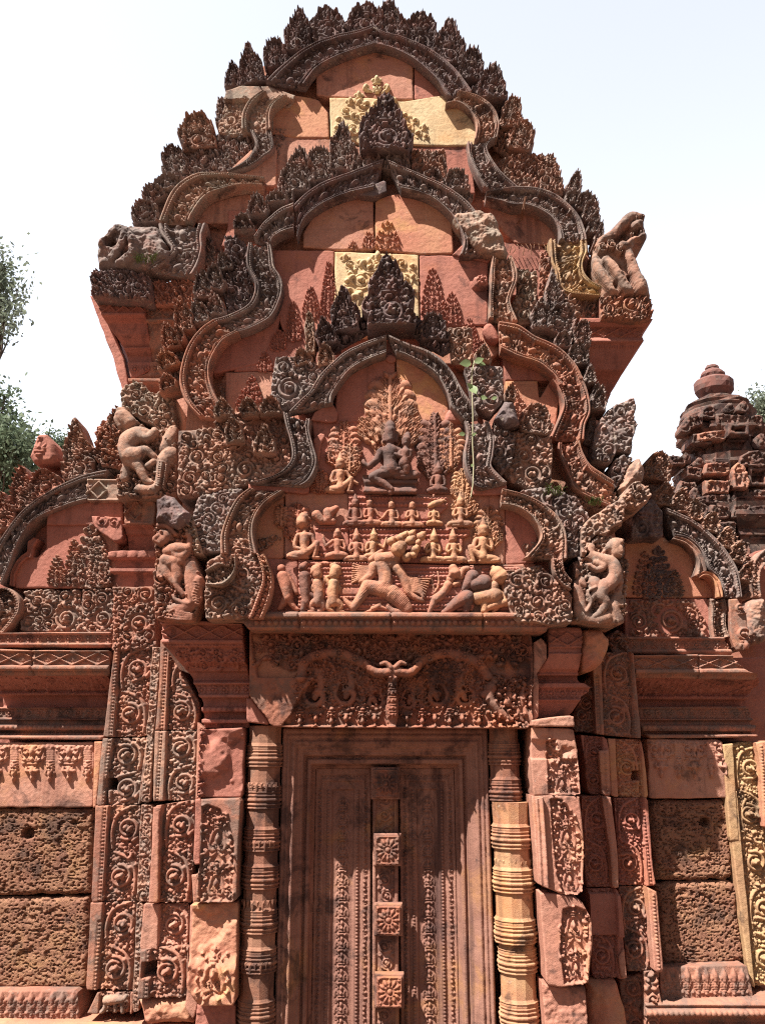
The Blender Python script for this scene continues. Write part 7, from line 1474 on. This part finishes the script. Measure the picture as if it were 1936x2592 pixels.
# ------------------------------------------------------------------ hanging vine and small growth
VN = empty('hanging_vine', A3('c3', 1240, 960, Y1f - .05), 'pale green vine hanging down over the right side of the lowest pediment frame', 'vine')
def tubes(name, paths, r, mat, par):
    V, F = [], []
    for pts in paths:
        P = np.array(pts, float); s = len(V)
        for k in range(len(P)):
            for q in range(4): V.append(P[k] + r * np.array((math.cos(q * 1.57), math.sin(q * 1.57), 0)))
        for k in range(len(P) - 1):
            for q in range(4): F.append((s + k * 4 + q, s + k * 4 + (q + 1) % 4, s + k * 4 + 4 + (q + 1) % 4, s + k * 4 + 4 + q))
    return mesh_obj(name, V, [np.array(F)], mat, par)
def vp(crop, L, Y): return [A3(crop, x, y, Y + d) for x, y, d in L]
Yv = Y1f - .07
tubes('stem', [vp('c5', [(1240, 130, 0), (1226, 200, -.01), (1228, 300, -.012), (1232, 420, -.01), (1230, 560, -.01), (1236, 680, -.01), (1232, 780, -.02), (1222, 840, -.02)], Yv), vp('c5', [(1226, 280, -.01), (1265, 322, -.02), (1330, 330, -.01)], Yv), vp('c5', [(1240, 150, 0), (1180, 145, -.02)], Yv), vp('c5', [(1232, 520, -.01), (1190, 510, -.02), (1150, 520, -.02)], Yv)], .0035, 'vine stem', VN)
def vleaf(x, y, s, rot, tilt):
    k = mpp('c5', Yv) * s; c = A3('c5', x, y, Yv - .025)
    o = [(0, 0, 0), (.30, .10, .10), (.55, .55, .06), (.42, .95, .02), (0, 1.5, -.06), (-.42, .95, .02), (-.55, .55, .06), (-.30, .10, .10), (0, .7, -.05)]
    V = []
    for u, v, w in o:
        a, b = u * math.cos(rot) - v * math.sin(rot), u * math.sin(rot) + v * math.cos(rot)
        V.append((c[0] + a * k, c[1] - w * k - tilt * v * k, c[2] + b * k))
    mesh_obj('leaf', V, [np.array([(8, i, (i + 1) % 8) for i in range(8)])], 'vine leaf', VN, [True])
for a in ((1222, 142, 44, 1.75, .25), (1240, 138, 34, -1.35, .5), (1262, 142, 26, -1.9, .1), (1222, 262, 44, 3.5, .6), (1232, 275, 26, 1.1, .8), (1270, 322, 26, -1.75, .2), (1330, 330, 20, -1.4, .5), (1190, 512, 24, 1.75, .3), (1228, 520, 16, -1.2, .6), (1232, 670, 14, 2.6, .3)): vleaf(*a)
def tuft(name, lab, crop, x, y, Y, w, n, mat, cat, seed):
    rn = random.Random(seed); T = empty(name, A3(crop, x, y, Y), lab, cat); P = []
    for q in range(n):
        a = A3(crop, x + rn.uniform(-w, w), y + rn.uniform(-w * .3, w * .3), Y); h = rn.uniform(.02, .06)
        P.append([a, (a[0] + rn.uniform(-.02, .02), a[1] - .02, a[2] + h * .6), (a[0] + rn.uniform(-.04, .04), a[1] - .03, a[2] + h * rn.uniform(.3, 1))])
    tubes('blades', P, .0016, mat, T)
tuft('grass_tuft', 'small green tuft growing under the eroded serpent end at the upper left', 'c2', 400, 1090, Y3f - .1, 60, 60, 'green tuft', 'grass tuft', 1)
tuft('grass_tuft', 'green tuft growing at the lower right end of the second pediment frame', 'c7', 400, 1110, Y2f - .08, 40, 50, 'green tuft', 'grass tuft', 2)
tuft('grass_tuft', 'thin green growth on the ledge beside the lower right scroll', 'c7', 130, 1040, Y1f - .02, 60, 40, 'green tuft', 'grass tuft', 3)
CRP = empty('dry_creeper', A3('c4', 560, 540, Y3t - .05), 'dry reddish creeper hanging on the right wall of the highest pediment', 'creeper')
rnc = random.Random(4)
tubes('stem', [vp('c4', [(570 - q * 3, 240, -.1), (550 + rnc.uniform(-8, 8), 320, -.08), (540 + rnc.uniform(-10, 10), 380, -.02), (510 + rnc.uniform(-10, 10), 410, .02)], Y3f) for q in range(4)], .003, 'dry creeper', CRP)
tubes('rootlets', [vp('c4', [(430 + q * 27, 532 + rnc.uniform(-8, 8), 0), (440 + q * 27 + rnc.uniform(-14, 14), 545 + rnc.uniform(0, 24), -.02), (445 + q * 27 + rnc.uniform(-16, 16), 560 + rnc.uniform(0, 50), -.01)], Y3t - .03) for q in range(11)], .003, 'dry creeper', CRP)

# ------------------------------------------------------------------ ground
gx = np.concatenate([np.linspace(-600, -30, 6), np.linspace(-20, 20, 41), np.linspace(30, 600, 6)])
GX, GY = np.meshgrid(gx, gx + 0)
GZ = -.004 + .03 * fbm(GX, GY, .6, 3) * (np.hypot(GX, GY) < 25)
idx = np.arange(GX.size).reshape(GX.shape)
gr = mesh_obj('ground', np.c_[GX.ravel(), GY.ravel(), GZ.ravel() - .03], [np.stack([idx[:-1, :-1], idx[:-1, 1:], idx[1:, 1:], idx[1:, :-1]], -1).reshape(-1, 4)], 'ground earth', None, [True])
label(gr, kind='structure')
